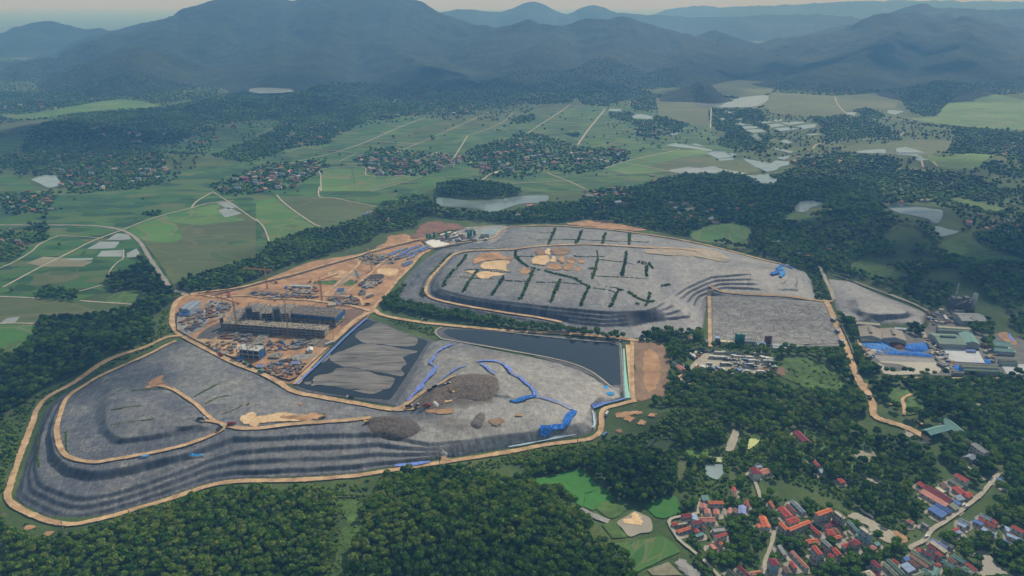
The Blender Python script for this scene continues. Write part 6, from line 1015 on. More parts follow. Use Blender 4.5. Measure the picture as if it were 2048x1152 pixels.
    # windows and a door on the two sides that face the viewer
    for s in range(storeys):
        n = max(1, min(4, int(2 * bl / 3.6))); zc = 3.1 * s + 1.75
        for i in range(n):
            x = -bl + (i + .5) * 2 * bl / n
            if s == 0 and i == n // 2:
                d_ = MB(); d_.box((x, side * (bw + .04), 1.05), (1.3, .12, 2.1)); d_.build('door', M_DOOR, e); continue
            f_ = MB(); f_.box((x, side * (bw + .03), zc), (1.5, .10, 1.5)); fo = f_.build('window', M_FRAME, e); g_ = MB(); g_.box((x, side * (bw + .09), zc), (1.22, .06, 1.22)); g_.build('pane', M_GLASS, fo)
        f_ = MB(); f_.box((end * (bl + .03), 0, zc), (.10, 1.4, 1.4)); fo = f_.build('window', M_FRAME, e); g_ = MB(); g_.box((end * (bl + .09), 0, zc), (.06, 1.12, 1.12)); g_.build('pane', M_GLASS, fo)
        if s and L > 8:
            b_ = MB(); b_.box((0, side * (bw + .5), 3.1 * s - .02), (min(4, bl), 1.0, .14)); b_.box((0, side * (bw + .97), 3.1 * s + .5), (min(4, bl), .06, .9)); b_.build('balcony', WC['white'], e)
    return e
V1 = [([(440,150),(545,135),(552,178),(448,195)],'maroon','maroon roofed house nearest the bend of the curved lane',2,'gable','grey'), ([(545,158),(610,150),(622,208),(560,216)],'paleblue','pale blue metal roofed house between two maroon roofs',1,'shed','white'), ([(630,175),(800,180),(812,225),(650,230)],'salmon','long salmon roofed house behind the small maroon one',1,'gable','white'),
 ([(550,232),(655,200),(668,235),(562,268)],'maroon','small maroon roofed house in front of the pale blue roof',2,'gable','blue'), ([(335,240),(408,224),(402,262),(346,272)],'red','little red roofed house at the outer curve of the lane',1,'gable','grey'), ([(390,245),(500,230),(506,252),(402,272)],'beige','flat beige topped house squeezed behind the bright orange roof',1,'flat','grey'),
 ([(386,318),(530,275),(542,305),(408,350)],'orange','bright orange roofed house by the big round tree',1,'gable','grey'), ([(565,312),(610,292),(640,335),(596,352)],'red','small red orange roofed hut below the maroon house',1,'gable','grey'), ([(635,266),(665,250),(705,296),(680,312)],'rust','rust coloured roof right of the small red orange hut',1,'gable','grey'), ([(590,370),(680,340),(682,366),(600,392)],'teal','teal sheet roofed lean-to below the small red orange hut',1,'shed','grey'),
 ([(752,300),(900,288),(928,330),(800,345)],'grey','broken grey flat roofed building beside the rubble yard',1,'flat','grey'), ([(796,380),(918,335),(932,365),(812,408)],'red','red orange roofed house below the broken grey building',2,'gable','white'), ([(825,446),(860,425),(896,466),(862,482)],'orange','little orange roofed house in front of the gardens',1,'gable','white'), ([(725,470),(790,455),(830,520),(790,530)],'salmon','salmon terrace roof left of the little orange house',1,'flat','cream'),
 ([(727,6),(890,5),(896,38),(735,38)],'orange','long bright orange roofed house topmost in the left cluster',2,'gable','grey'), ([(640,40),(715,35),(720,85),(642,90)],'salmon','salmon roofed house left below the long orange roof',1,'gable','white'), ([(680,92),(750,90),(760,140),(690,146)],'salmon','salmon roofed house, middle of three below the long orange roof',1,'gable','white'), ([(780,100),(850,95),(852,150),(785,150)],'salmon','salmon roofed house, right of three below the long orange roof',1,'gable','white'),
 ([(945,80),(990,80),(972,140),(930,140)],'salmon','narrow salmon roofed house left of the brown one',1,'gable','white'), ([(990,85),(1045,85),(1040,135),(978,138)],'brown','brown roofed house beside the big pale blue roof',1,'gable','grey'), ([(1045,60),(1140,55),(1125,130),(1050,160)],'violet','big pale blue roofed house among the garden trees',1,'gable','white'), ([(1115,0),(1160,0),(1166,65),(1138,60)],'red','red roofed house touching the big pale blue roof',1,'gable','white'),
 ([(1270,180),(1340,160),(1396,285),(1312,300)],'orange','big orange roofed house alone above the dirt lane',1,'gable','white'), ([(1240,265),(1268,240),(1300,285),(1265,295)],'orange','low orange annex of the lone big orange house',1,'shed','white'), ([(1370,5),(1396,10),(1442,75),(1416,78)],'orange','thin orange roofed house left of the skylit roof',1,'gable','white'), ([(1470,85),(1540,65),(1640,160),(1556,190)],'red','red roofed hall with pale skylights',1,'gable','white'),
 ([(1550,40),(1592,44),(1680,125),(1636,132)],'rust','rust red roof between the skylit hall and the grey blue roof',1,'gable','grey'), ([(1596,5),(1640,0),(1775,125),(1730,136)],'greyblue','long grey blue roofed barn behind the skylit hall',1,'gable','grey'), ([(1555,200),(1660,165),(1712,215),(1590,262)],'red','broad red roofed house in front of the skylit hall',1,'hip','white'), ([(1570,300),(1800,200),(1832,240),(1600,328)],'orange','long orange school wing lying across the slope',2,'gable','grey'),
 ([(1475,242),(1512,225),(1600,310),(1552,322)],'orange','short orange school wing at the left of the long one',2,'gable','grey'), ([(1865,130),(2020,75),(2056,115),(1900,172)],'orange','tall grey building with a bright orange roof',3,'gable','grey'), ([(1790,272),(1830,255),(1940,355),(1910,372)],'red','slanting red roof right of the long school wing',1,'gable','grey'), ([(1960,268),(2060,222),(2075,255),(1985,298)],'maroon','dark maroon roof at the foot of the tall grey building',1,'gable','grey'),
 ([(1980,318),(2060,290),(2090,360),(2020,385)],'red','low red roof below the dark maroon one',1,'hip','grey'), ([(1765,415),(1895,405),(1910,445),(1780,466)],'orange','orange roofed house on the upper edge of the villa court',1,'gable','white'), ([(1830,490),(1875,475),(1955,570),(1905,590)],'red','tall red roofed villa with grey walls round a court',3,'gable','grey'), ([(1925,425),(1965,410),(2060,490),(2020,505)],'grey','grey roofed wing along the villa court',2,'gable','grey'), ([(1930,480),(1965,470),(2010,530),(1980,545)],'salmon','salmon strip roof inside the villa court',1,'shed','grey'),
 ([(1995,575),(2030,560),(2085,600),(2050,620)],'red','red roof closing the villa court on the right',1,'gable','white'), ([(1370,622),(1450,610),(1502,690),(1400,696)],'maroon','three storey pale blue house with a maroon hip roof',3,'hip','blue'), ([(1605,545),(1632,530),(1812,720),(1772,725)],'salmon','long narrow salmon roofed row house',1,'gable','white'), ([(1590,652),(1630,645),(1682,722),(1640,732)],'red','red roof left of the long narrow row house',1,'gable','grey'), ([(1520,720),(1580,700),(1625,770),(1560,790)],'brown','brown roofed house right of the blue three storey one',1,'gable','grey'),
 ([(1465,480),(1500,475),(1570,575),(1530,590)],'grey','ragged grey sheet roof by the dirt lane',1,'shed','grey'), ([(1035,706),(1066,694),(1205,812),(1145,815)],'maroon','long dark maroon roof at the lower edge beside the lane',1,'gable','white'), ([(920,742),(948,730),(1030,800),(985,815)],'dark','dark grey roof left of the long dark maroon one',1,'gable','grey'), ([(1160,760),(1300,740),(1310,800),(1210,812)],'salmon','wide salmon roof right of the long dark maroon one',1,'gable','white')]
V2 = [([(15,122),(48,105),(156,190),(122,206)],'beige','grey three storey block with a flat pale top',3,'flat','grey'), ([(-20,225),(40,205),(62,265),(0,280)],'maroon','maroon red roof below the flat topped grey block',1,'hip','grey'), ([(-10,300),(60,280),(95,345),(20,375)],'rust','rust red roof in front of the maroon one',1,'hip','grey'), ([(10,385),(90,360),(110,395),(50,410)],'orange','small orange roof beside the narrow white strip',1,'gable','grey'), ([(156,222),(186,212),(300,325),(275,348)],'teal','long teal roof between the two flat topped blocks',1,'gable','grey'), ([(240,365),(270,355),(405,455),(385,468)],'teal','thin teal sheet roof beside the beige flat topped block',1,'shed','grey'),
 ([(285,292),(332,275),(445,360),(402,378)],'beige','three storey block with a beige flat roof by the bare strip',3,'flat','blue'), ([(182,430),(258,398),(312,460),(232,492)],'maroon','two storey house with a maroon hip roof in dense trees',2,'hip','grey'), ([(96,470),(165,440),(180,490),(145,512)],'red','red annex roof left of the maroon hip roofed house',1,'gable','white'), ([(392,490),(440,474),(482,510),(442,532)],'salmon','salmon roofed house below the beige flat topped block',1,'hip','cream'), ([(450,450),(500,440),(520,470),(470,495)],'teal','teal roof behind the salmon hip roofed house',1,'shed','grey'),
 ([(-10,520),(30,498),(112,570),(60,600)],'red','red roof at the right of the villa court trees',1,'gable','grey'), ([(410,652),(455,632),(542,710),(496,728)],'maroon','maroon roofed two storey house left of the green sheds',2,'gable','grey'), ([(440,762),(472,750),(540,805),(492,815)],'maroon','second maroon roof under the first, left of the green sheds',1,'gable','blue'), ([(340,760),(400,735),(470,800),(400,820)],'cream','cream roofed house at the lower edge',1,'hip','cream'), ([(575,635),(612,620),(790,785),(745,800)],'green','long dark green shed, right one of a pair',1,'gable','grey'), ([(540,680),(575,665),(720,800),(670,812)],'olive','long grey green shed, left one of a pair',1,'gable','grey'),
 ([(622,632),(665,622),(722,668),(690,680)],'red','small red roof above the pair of green sheds',1,'gable','grey'), ([(755,615),(800,595),(838,630),(795,650)],'blue','small bright blue roof in the workshop row',1,'shed','grey'), ([(820,645),(852,630),(942,700),(905,718)],'rust','short rust roof beside the small blue one',1,'gable','grey'), ([(720,690),(805,665),(880,745),(830,775)],'paleblue','broad pale grey blue roof in the workshop row',1,'shed','grey'), ([(832,545),(872,530),(1105,668),(1062,698)],'olive','very long olive grey roof of the workshop row',1,'gable','grey'), ([(822,590),(850,578),(1040,705),(1010,722)],'rust','very long rust roof parallel to the olive one',1,'shed','grey'),
 ([(940,530),(972,518),(1078,582),(1058,604)],'maroon','long maroon roof on a blue grey walled house',2,'gable','blue'), ([(905,510),(940,500),(955,545),(920,560)],'red','small red roof at the upper end of the maroon row',1,'gable','grey'), ([(1010,480),(1042,468),(1115,522),(1090,538)],'maroon','maroon roof left of the long beige one',2,'gable','grey'), ([(1040,445),(1072,432),(1236,545),(1200,562)],'beige','long beige metal roof between maroon and violet roofs',1,'shed','brick'), ([(1032,416),(1075,405),(1246,498),(1218,516)],'violet','long violet blue roof on the market lane',1,'gable','white'), ([(1140,430),(1176,418),(1312,490),(1282,506)],'grey','grey roof behind the long violet blue one',1,'gable','grey'),
 ([(1095,555),(1130,540),(1190,585),(1160,600)],'red','dark red roof under the long beige one',2,'gable','grey'), ([(1075,602),(1108,594),(1162,635),(1138,652)],'red','red roof at the head of the teal row',1,'gable','grey'), ([(1100,680),(1130,660),(1175,690),(1140,710)],'red','red roof left of the teal row',1,'hip','grey'), ([(1140,632),(1178,624),(1320,708),(1290,724)],'teal','long teal roof, left one of two beside the pond',1,'gable','white'), ([(1230,620),(1275,605),(1340,660),(1300,680)],'rust','rust roof between the two teal roofs',1,'gable','grey'), ([(1265,590),(1302,574),(1442,648),(1402,672)],'teal','long teal green roof, right one of two beside the pond',1,'gable','grey'), ([(1415,672),(1448,660),(1558,738),(1530,757)],'red','long red roof nearest the muddy pond',1,'gable','white'),
 ([(1370,716),(1422,700),(1482,740),(1432,778)],'green','square green roof left of the long red one',1,'hip','grey'), ([(1450,760),(1490,745),(1520,775),(1480,792)],'grey','small grey roof near the muddy pond',1,'gable','grey'), ([(1090,722),(1172,722),(1120,812),(1048,812)],'teal','teal roof at the lower edge of the workshop row',1,'gable','grey'), ([(830,800),(962,750),(1022,800),(920,830)],'olive','olive grey roof at the lower edge of the workshop row',1,'gable','grey'), ([(948,735),(985,722),(1068,775),(1035,795)],'teal','narrow teal roof above the olive grey edge roof',1,'gable','grey'),
 ([(1030,90),(1072,60),(1242,155),(1166,186)],'blue','big blue roof beside the village lane, lower of two',1,'shed','grey'), ([(1095,36),(1132,24),(1292,115),(1252,136)],'blue','big blue roof beside the village lane, upper of two',1,'gable','grey'), ([(1240,62),(1290,30),(1366,76),(1322,106)],'olive','grey green roof beside the two big blue ones',1,'shed','grey'), ([(1280,5),(1310,-8),(1378,36),(1360,52)],'blue','narrow blue roof at the end of the long red hall',1,'shed','grey'), ([(1335,215),(1382,190),(1492,245),(1452,272)],'greyblue','grey blue ribbed roof on the right of the village lane',1,'gable','grey'), ([(1335,250),(1350,235),(1440,275),(1420,290)],'paleblue','thin pale roof along the grey blue ribbed one',1,'shed','white'),
 ([(1555,156),(1592,134),(1712,190),(1692,217)],'greyblue','pale grey roof topmost in the right roadside row',1,'gable','white'), ([(1555,196),(1582,180),(1762,276),(1742,292)],'red','long red roof in the right roadside row',1,'gable','grey'), ([(1700,215),(1730,200),(1775,240),(1750,260)],'red','short red roof behind the long red one of the roadside row',1,'gable','grey'), ([(1495,216),(1522,204),(1626,250),(1602,272)],'blue','blue roof in the right roadside row',1,'shed','grey'), ([(1590,265),(1625,255),(1745,315),(1710,330)],'brown','dark brown roof in the right roadside row',1,'gable','grey'), ([(1582,300),(1620,292),(1765,370),(1730,385)],'paleblue','pale blue strip roof lowest in the roadside row',1,'shed','white'),
 ([(1912,280),(1940,260),(2062,325),(2035,355)],'red','red roof with white walls at the right edge of the village',2,'gable','white'), ([(1845,290),(1885,275),(1915,330),(1860,345)],'paleblue','pale blue roof left of the right edge house',1,'shed','white'), ([(1850,365),(1880,355),(2050,425),(2020,438)],'paleblue','long pale blue awning in front of the right edge house',1,'shed','white'), ([(1880,335),(1910,325),(1990,370),(1960,390)],'brown','brown roof between two pale blue ones',1,'gable','grey'), ([(1790,430),(1850,410),(1898,460),(1830,488)],'blue','square blue roof alone in the trees',1,'hip','white'), ([(1960,440),(2000,425),(2060,460),(2020,475)],'rust','rust red hut at the right edge of the village',1,'gable','grey'),
 ([(1285,310),(1350,285),(1360,315),(1300,345)],'red','red roof beside the violet porch roof',1,'gable','grey'), ([(1305,340),(1365,315),(1385,345),(1330,358)],'violet','violet blue porch roof under the red one',1,'shed','white'), ([(775,215),(830,200),(892,240),(855,250)],'salmon','small salmon roof in the thicket by the lane',1,'gable','grey'), ([(945,245),(975,228),(1045,275),(1020,290)],'grey','grey slab roofed hut in the thicket by the lane',1,'flat','grey')]
B4 = [([(888,592),(918,584),(962,607),(930,620)],'red','red roof at the upper tip of the long maroon hall',1,'gable','grey'), ([(930,620),(962,605),(1116,692),(1090,713)],'maroon','very long maroon roofed hall with a dark roof hatch',1,'gable','cream'), ([(905,642),(932,634),(1088,724),(1060,737)],'salmon','long salmon lean-to along the maroon hall',1,'shed','white'), ([(1105,620),(1140,610),(1192,650),(1165,672)],'red','red roofed house beside the main village lane',1,'gable','grey'), ([(1168,662),(1200,636),(1236,662),(1205,685)],'red','red hip roofed house at the lane corner',1,'hip','grey'), ([(1115,545),(1138,534),(1212,574),(1190,590)],'red','two storey red roofed house standing alone by the dirt lane',2,'gable','white'),
 ([(1075,572),(1105,562),(1190,610),(1165,625)],'olive','grey green roof in front of the two storey red roofed house',1,'gable','grey'), ([(1030,595),(1060,585),(1090,620),(1060,632)],'brown','brown roof above the maroon hall',1,'gable','grey'), ([(1000,622),(1025,612),(1070,645),(1050,655)],'cream','cream roof between the brown roof and the maroon hall',1,'flat','cream'), ([(1120,672),(1150,662),(1180,690),(1150,705)],'greyblue','grey roof at the right end of the maroon hall',1,'shed','grey'),
 ([(150,285),(186,279),(270,348),(222,362)],'maroon','lone rose red barn roof on the wooded slope',1,'gable','grey'), ([(245,440),(262,432),(312,485),(298,495)],'red','thin red roof on the wooded slope',1,'gable','grey'), ([(305,515),(322,508),(340,528),(322,536)],'paleblue','tiny pale blue hut below the thin red roof',1,'shed','grey'), ([(410,565),(440,562),(468,582),(440,600)],'red','small red roofed house alone on the slope',1,'hip','grey'), ([(1030,205),(1076,194),(1180,275),(1130,288)],'teal','long pale teal roof behind the teal depot hall',1,'gable','grey'), ([(1222,358),(1246,349),(1332,402),(1302,420)],'grey','pale grey roofed hall right of the depot',2,'gable','white'), ([(1180,430),(1210,415),(1260,440),(1225,460)],'greyblue','grey blue roof at the edge of the depot trees',1,'gable','grey'),
 ([(-110,505),(-62,492),(-40,530),(-80,545)],'maroon','maroon roofed villa with a white front at the lane end',2,'hip','white'), ([(-55,515),(-10,500),(20,525),(-30,545)],'salmon','salmon wing of the villa at the lane end',1,'gable','white'), ([(-85,485),(-50,480),(-20,498),(-60,505)],'greyblue','grey rear roof of the villa at the lane end',1,'flat','white'), ([(1245,130),(1265,115),(1310,150),(1285,160)],'beige','beige roof in the woods above the depot',1,'gable','grey'), ([(1370,565),(1400,560),(1410,585),(1380,600)],'blue','blue awning beside the main village lane',1,'shed','white'), ([(1410,595),(1440,600),(1435,620),(1405,615)],'paleblue','small pale blue hut below the blue awning',1,'shed','white')]
B3 = [([(1320,618),(1342,613),(1346,640),(1322,644)],'red','little red roof above the brown shed in the gardens',1,'gable','white'), ([(1315,645),(1346,643),(1350,675),(1318,680)],'brown','brown shed under the little red roof',1,'gable','grey'), ([(1138,672),(1180,668),(1180,695),(1140,697)],'teal','green netted shed at the top of the left cluster',1,'shed','grey')]
def build_houses():
    for code, rows in (('v1', V1), ('v2', V2), ('b4', B4), ('b3', B3)):
        for (q, rc, lab, st, kd, wl) in rows: house(code, q, rc, lab, st, kd, wl)
    house('b4', [(930,262),(1060,230),(1092,266),(972,302)], 'teal', 'broad teal roofed depot hall beside the dirt junction', 1, 'gable', 'dark', 'hall', 'hall', None, 6, True)
    tag(YARDS.build('yards', M_YARD), 'beaten earth and paved yards around the village houses', 'yards', None, 'structure')
    # factory halls
    fa = [([(200,515),(440,530),(470,650),(228,632)],'tan','left tan roofed factory hall with a ridge vent',7,'gable'), ([(440,530),(695,575),(745,668),(472,652)],'tan','right tan roofed factory hall with a ridge vent',7,'gable'), ([(1010,588),(1310,600),(1392,718),(1080,705)],'green','large green roofed factory hall with a ridge vent',7,'gable'), ([(1322,592),(1480,595),(1560,702),(1392,712)],'teal','teal roofed factory hall joined to the large green one',7,'gable'), ([(1075,500),(1440,525),(1450,545),(1090,525)],'cream','long pale roof behind the green hall, back one',4,'gable'), ([(1080,530),(1440,552),(1450,572),(1085,560)],'green','long green roof behind the green hall, front one',4,'gable'),
        ([(1272,358),(1550,372),(1625,455),(1330,452)],'grey','big pale grey factory hall below the incinerator',8,'gable'), ([(1330,932),(1750,952),(1765,980),(1350,960)],'olive','long olive roof in front of the white sheeted square',5,'gable'), ([(1370,975),(1768,995),(1780,1022),(1385,1000)],'green','long green roof in front of the olive one',5,'gable'), ([(1250,1005),(1370,1015),(1385,1032),(1255,1030)],'olive','short olive roof left of the long green one',4,'gable'), ([(1680,670),(1880,690),(1905,740),(1700,728)],'teal','teal shed topmost on the right of the factory',5,'gable'), ([(1690,742),(1900,762),(1960,800),(1712,788)],'teal','pale teal shed under the topmost one on the right',5,'gable'), ([(1870,755),(1930,760),(1960,800),(1890,795)],'cream','pale end bay of the right teal shed',4,'shed'), ([(1760,875),(1960,888),(1975,900),(1765,890)],'olive','narrow grey green roof right of the white square, back one',4,'gable'), ([(1770,905),(1975,918),(1985,932),(1780,922)],'green','narrow green roof right of the white square, front one',4,'gable'), ([(150,452),(440,470),(442,500),(190,480)],'cream','long cream roof along the foot of the small mound',4,'gable'), ([(600,520),(735,530),(738,548),(605,540)],'white','white roofed strip behind the right tan hall',4,'gable'), ([(232,650),(382,660),(385,675),(238,668)],'cream','narrow cream canopy in front of the left tan hall',4,'shed'),
        ([(1150,390),(1180,385),(1212,430),(1180,438)],'white','small white roofed hut beside the grey hall',3,'gable'), ([(1100,315),(1150,315),(1160,335),(1105,335)],'cream','small pale hut below the chimney',3,'flat'), ([(1250,320),(1380,320),(1385,350),(1255,350)],'dark','dark low building under the incinerator',5,'flat'), ([(1400,770),(1510,778),(1515,792),(1420,788)],'blue','blue roofed strip on the edge of the white sheeted square',3,'shed')]
    for (q, rc, lab, ez, kd) in fa:
        e = house('f1', q, rc, lab, 1, kd, 'grey', 'shed', 'factory hall', None, ez)
        if 'ridge vent' in lab:
            c, L, Wd, ang, g = fit('f1', q, ez); v = MB(); rz_ = ez + min(Wd / 2 * .42, 3.4); v.box((0, 0, rz_ + .35), (L * .55, 3.2, 1.3)); v.add([(-L*.29, -2, rz_ + .95), (L*.29, -2, rz_ + .95), (L*.29, 0, rz_ + 1.8), (-L*.29, 0, rz_ + 1.8), (L*.29, 2, rz_ + .95), (-L*.29, 2, rz_ + .95)], [(0,1,2,3), (3,2,4,5)]); v.build('ridge_vent', RC[rc], e)
    # treatment works behind the vehicle yard
    tw = [([(460,60),(520,55),(525,90),(465,95)],'greyblue','grey blue hut at the left end of the treatment works',4,'flat'), ([(620,10),(680,10),(685,45),(625,48)],'paleblue','pale green blue block behind the dark tank base',7,'flat'), ([(690,60),(770,65),(775,100),(690,95)],'cream','cream block left of the yellow one in the treatment works',5,'flat'), ([(780,70),(880,75),(885,110),(785,105)],'cream','yellowish block beside the green tanks',5,'flat'), ([(1005,50),(1160,60),(1175,90),(1010,85)],'grey','grey slatted shed right of the green tanks',5,'gable'), ([(1180,92),(1300,96),(1300,140),(1182,138)],'paleblue','pale blue roofed shed of the treatment works',5,'gable'), ([(1390,125),(1575,135),(1580,158),(1395,150)],'white','long white roof of the treatment works, back one',5,'gable'), ([(1395,165),(1580,175),(1585,198),(1400,190)],'white','long white roof of the treatment works, front one',5,'gable'), ([(1590,130),(1720,138),(1725,165),(1595,160)],'teal','teal framed filter building of the treatment works',4,'flat'), ([(1730,135),(1830,140),(1832,190),(1735,186)],'grey','grey framed filter building of the treatment works',4,'flat'), ([(1835,145),(1900,150),(1905,190),(1840,188)],'dark','dark block at the right of the treatment works',5,'flat'), ([(1920,185),(2060,195),(2065,215),(1925,208)],'white','low white roof at the right end of the treatment works',4,'gable'), ([(180,45),(240,45),(245,70),(185,70)],'rust','rust red hut in the trees left of the treatment works',4,'gable'), ([(245,20),(310,15),(315,60),(255,65)],'brown','dark brown hut in the trees left of the treatment works',4,'gable')]
    for (q, rc, lab, ez, kd) in tw: house('p1', q, rc, lab, 1, kd, 'cream' if 'yellow' in lab or 'cream' in lab else 'grey', 'shed', 'shed', None, ez)
    house('p1', [(55,420),(160,400),(195,465),(170,478)], 'salmon', 'salmon roofed shed at the gate of the vehicle yard', 1, 'gable', 'white', 'shed', 'shed', None, 4); house('p1', [(10,370),(60,350),(130,390),(90,400)], 'green', 'green tarped shed left of the yard gate', 1, 'gable', 'grey', 'shed', 'shed', None, 4); house('p1', [(180,410),(220,405),(240,440),(200,445)], 'paleblue', 'tiny pale blue hut at the yard gate', 1, 'shed', 'white', 'shed', 'shed', None, 3)
    # long blue shed and site huts
    house('c1', [(28,240),(160,160),(205,163),(88,248)], 'greyblue', 'long grey blue site shed, left bay', 1, 'gable', 'blue', 'shed', 'site shed', None, 7); house('c1', [(88,248),(205,163),(268,165),(145,258)], 'greyblue', 'long grey blue site shed, right bay', 1, 'gable', 'blue', 'shed', 'site shed', None, 7); house('c1', [(40,285),(160,288),(155,300),(38,298)], 'blue', 'low blue canopy at the front of the long site shed', 1, 'shed', 'blue', 'shed', 'site shed', None, 3)
    hh = [('c1',[(200,245),(300,240),(305,260),(205,265)],'grey','small grey site hut behind the concrete panels'),('c1',[(1350,640),(1410,630),(1415,665),(1350,672)],'white','white site office with a dark front'),('c1',[(630,735),(700,730),(705,755),(640,760)],'blue','blue site tarp hut at the foot of the white roofed frame'),('c1',[(840,810),(905,805),(905,835),(835,838)],'violet','violet blue hut in the lower corner of the site'),('c1',[(1190,775),(1275,770),(1280,800),(1195,805)],'violet','violet blue hut right of the fork track'),('c1',[(1565,180),(1640,175),(1660,195),(1570,205)],'cream','cream site hut beside the rusty reinforcement field'),('c1',[(540,75),(575,70),(578,100),(540,105)],'red','red and blue striped booth on the forest side road'),('u1',[(990,700),(1070,697),(1075,715),(995,718)],'blue','blue roofed hut in the middle of the upper site'),('u1',[(1130,755),(1155,750),(1158,775),(1130,778)],'rust','rust coloured site container by the loop track'),('u1',[(960,842),(1005,838),(1008,855),(965,860)],'blue','blue roofed hut behind the right frame'),('u1',[(525,655),(735,665),(735,680),(520,672)],'white','long white roofed open shed in the upper site'),('u1',[(1220,715),(1290,720),(1290,745),(1225,742)],'dark','dark roofed hut by the grey gravel heap')]
    for c, q, rc, lab in hh: house(c, q, rc, lab, 1, 'gable', 'white', 'site_hut', 'site hut', None, 3.4)
    for i, (x, y, l) in enumerate([(1580,325,120),(1640,300,150),(1690,318,120),(1740,290,150),(1760,318,120),(1800,270,120),(1830,300,150),(1870,275,100),(1890,292,100),(1650,345,90),(1700,425,90),(1720,440,100),(1690,362,70),(1750,372,80),(1560,345,70),(1780,345,80)]):
        a = math.radians(-22); dx, dy = l / 2 * math.cos(a), l / 2 * math.sin(a); lab = ('blue' if i % 3 != 1 else 'grey') + ' roofed workers barrack, ' + ['back row','middle row','front row','outer edge'][0 if y < 295 else (1 if y < 330 else (2 if y < 400 else 3))]
        house('u1', [(x - dx, y - dy - 4), (x + dx, y + dy - 4), (x + dx + 4, y + dy + 7), (x - dx + 4, y - dy + 7)], 'blue' if i % 3 != 1 else 'greyblue', lab, 1, 'gable', 'white', 'barrack', 'barrack', lab, 3)
    # concrete plant huts
    for q, rc, lab in (([(600,290),(820,225),(830,250),(610,315)],'cream','long cream roof of the concrete plant'),([(790,340),(930,310),(940,330),(800,360)],'beige','beige roof in the middle of the concrete plant'),([(900,310),(980,295),(985,318),(905,330)],'white','white roof beside the beige plant roof'),([(640,320),(700,310),(700,380),(640,385)],'rust','dark red block of the concrete plant'),([(950,380),(1040,370),(1045,405),(955,415)],'greyblue','grey blue tank house of the concrete plant'),([(1040,405),(1180,390),(1185,410),(1050,425)],'beige','long beige shed at the front of the plant'),([(1290,380),(1380,370),(1385,400),(1295,410)],'greyblue','grey blue shed at the right of the plant'),([(1440,300),(1610,290),(1615,325),(1450,335)],'dark','dark roof beside the plant pond'),([(1140,180),(1280,150),(1290,175),(1150,205)],'grey','grey roof at the back of the plant'),([(880,260),(940,250),(945,275),(885,285)],'white','small white roof at the back of the plant'),([(990,270),(1090,260),(1090,285),(995,295)],'cream','cream roof behind the green silos'),([(1510,390),(1590,380),(1592,410),(1512,415)],'beige','beige hut at the right end of the plant')): house('k1', q, rc, lab, 1, 'gable', 'grey', 'shed', 'shed', None, 4)
    # hamlets: small houses far off, one prototype per roof colour, then copies
    protos = []
    for k, (rc, wl) in enumerate((('rust','grey'), ('salmon','grey'), ('maroon','grey'), ('greyblue','grey'), ('beige','grey'), ('grey','cream'))):
        e = empty('hamlet_house', (0, 0, -50)); b_ = MB(); hh_ = 3.6 + 2.6 * (k % 2); b_.box((0, 0, hh_ / 2), (9, 6.5, hh_)); b_.add([(-4.5,-3.25,hh_),(-4.5,3.25,hh_),(-4.5,0,hh_+1.6),(4.5,-3.25,hh_),(4.5,3.25,hh_),(4.5,0,hh_+1.6)], [(0,2,1),(3,4,5)]); b_.build('wall', WC[wl], e)
        r_ = MB(); r_.add([(-5,-3.8,hh_-.2),(5,-3.8,hh_-.2),(5,0,hh_+1.75),(-5,0,hh_+1.75),(5,3.8,hh_-.2),(-5,3.8,hh_-.2)], [(0,1,2,3),(3,2,4,5)]); r_.bar((-5,0,hh_+1.78),(5,0,hh_+1.78),.3); r_.build('roof', RC[rc], e); protos.append(e)
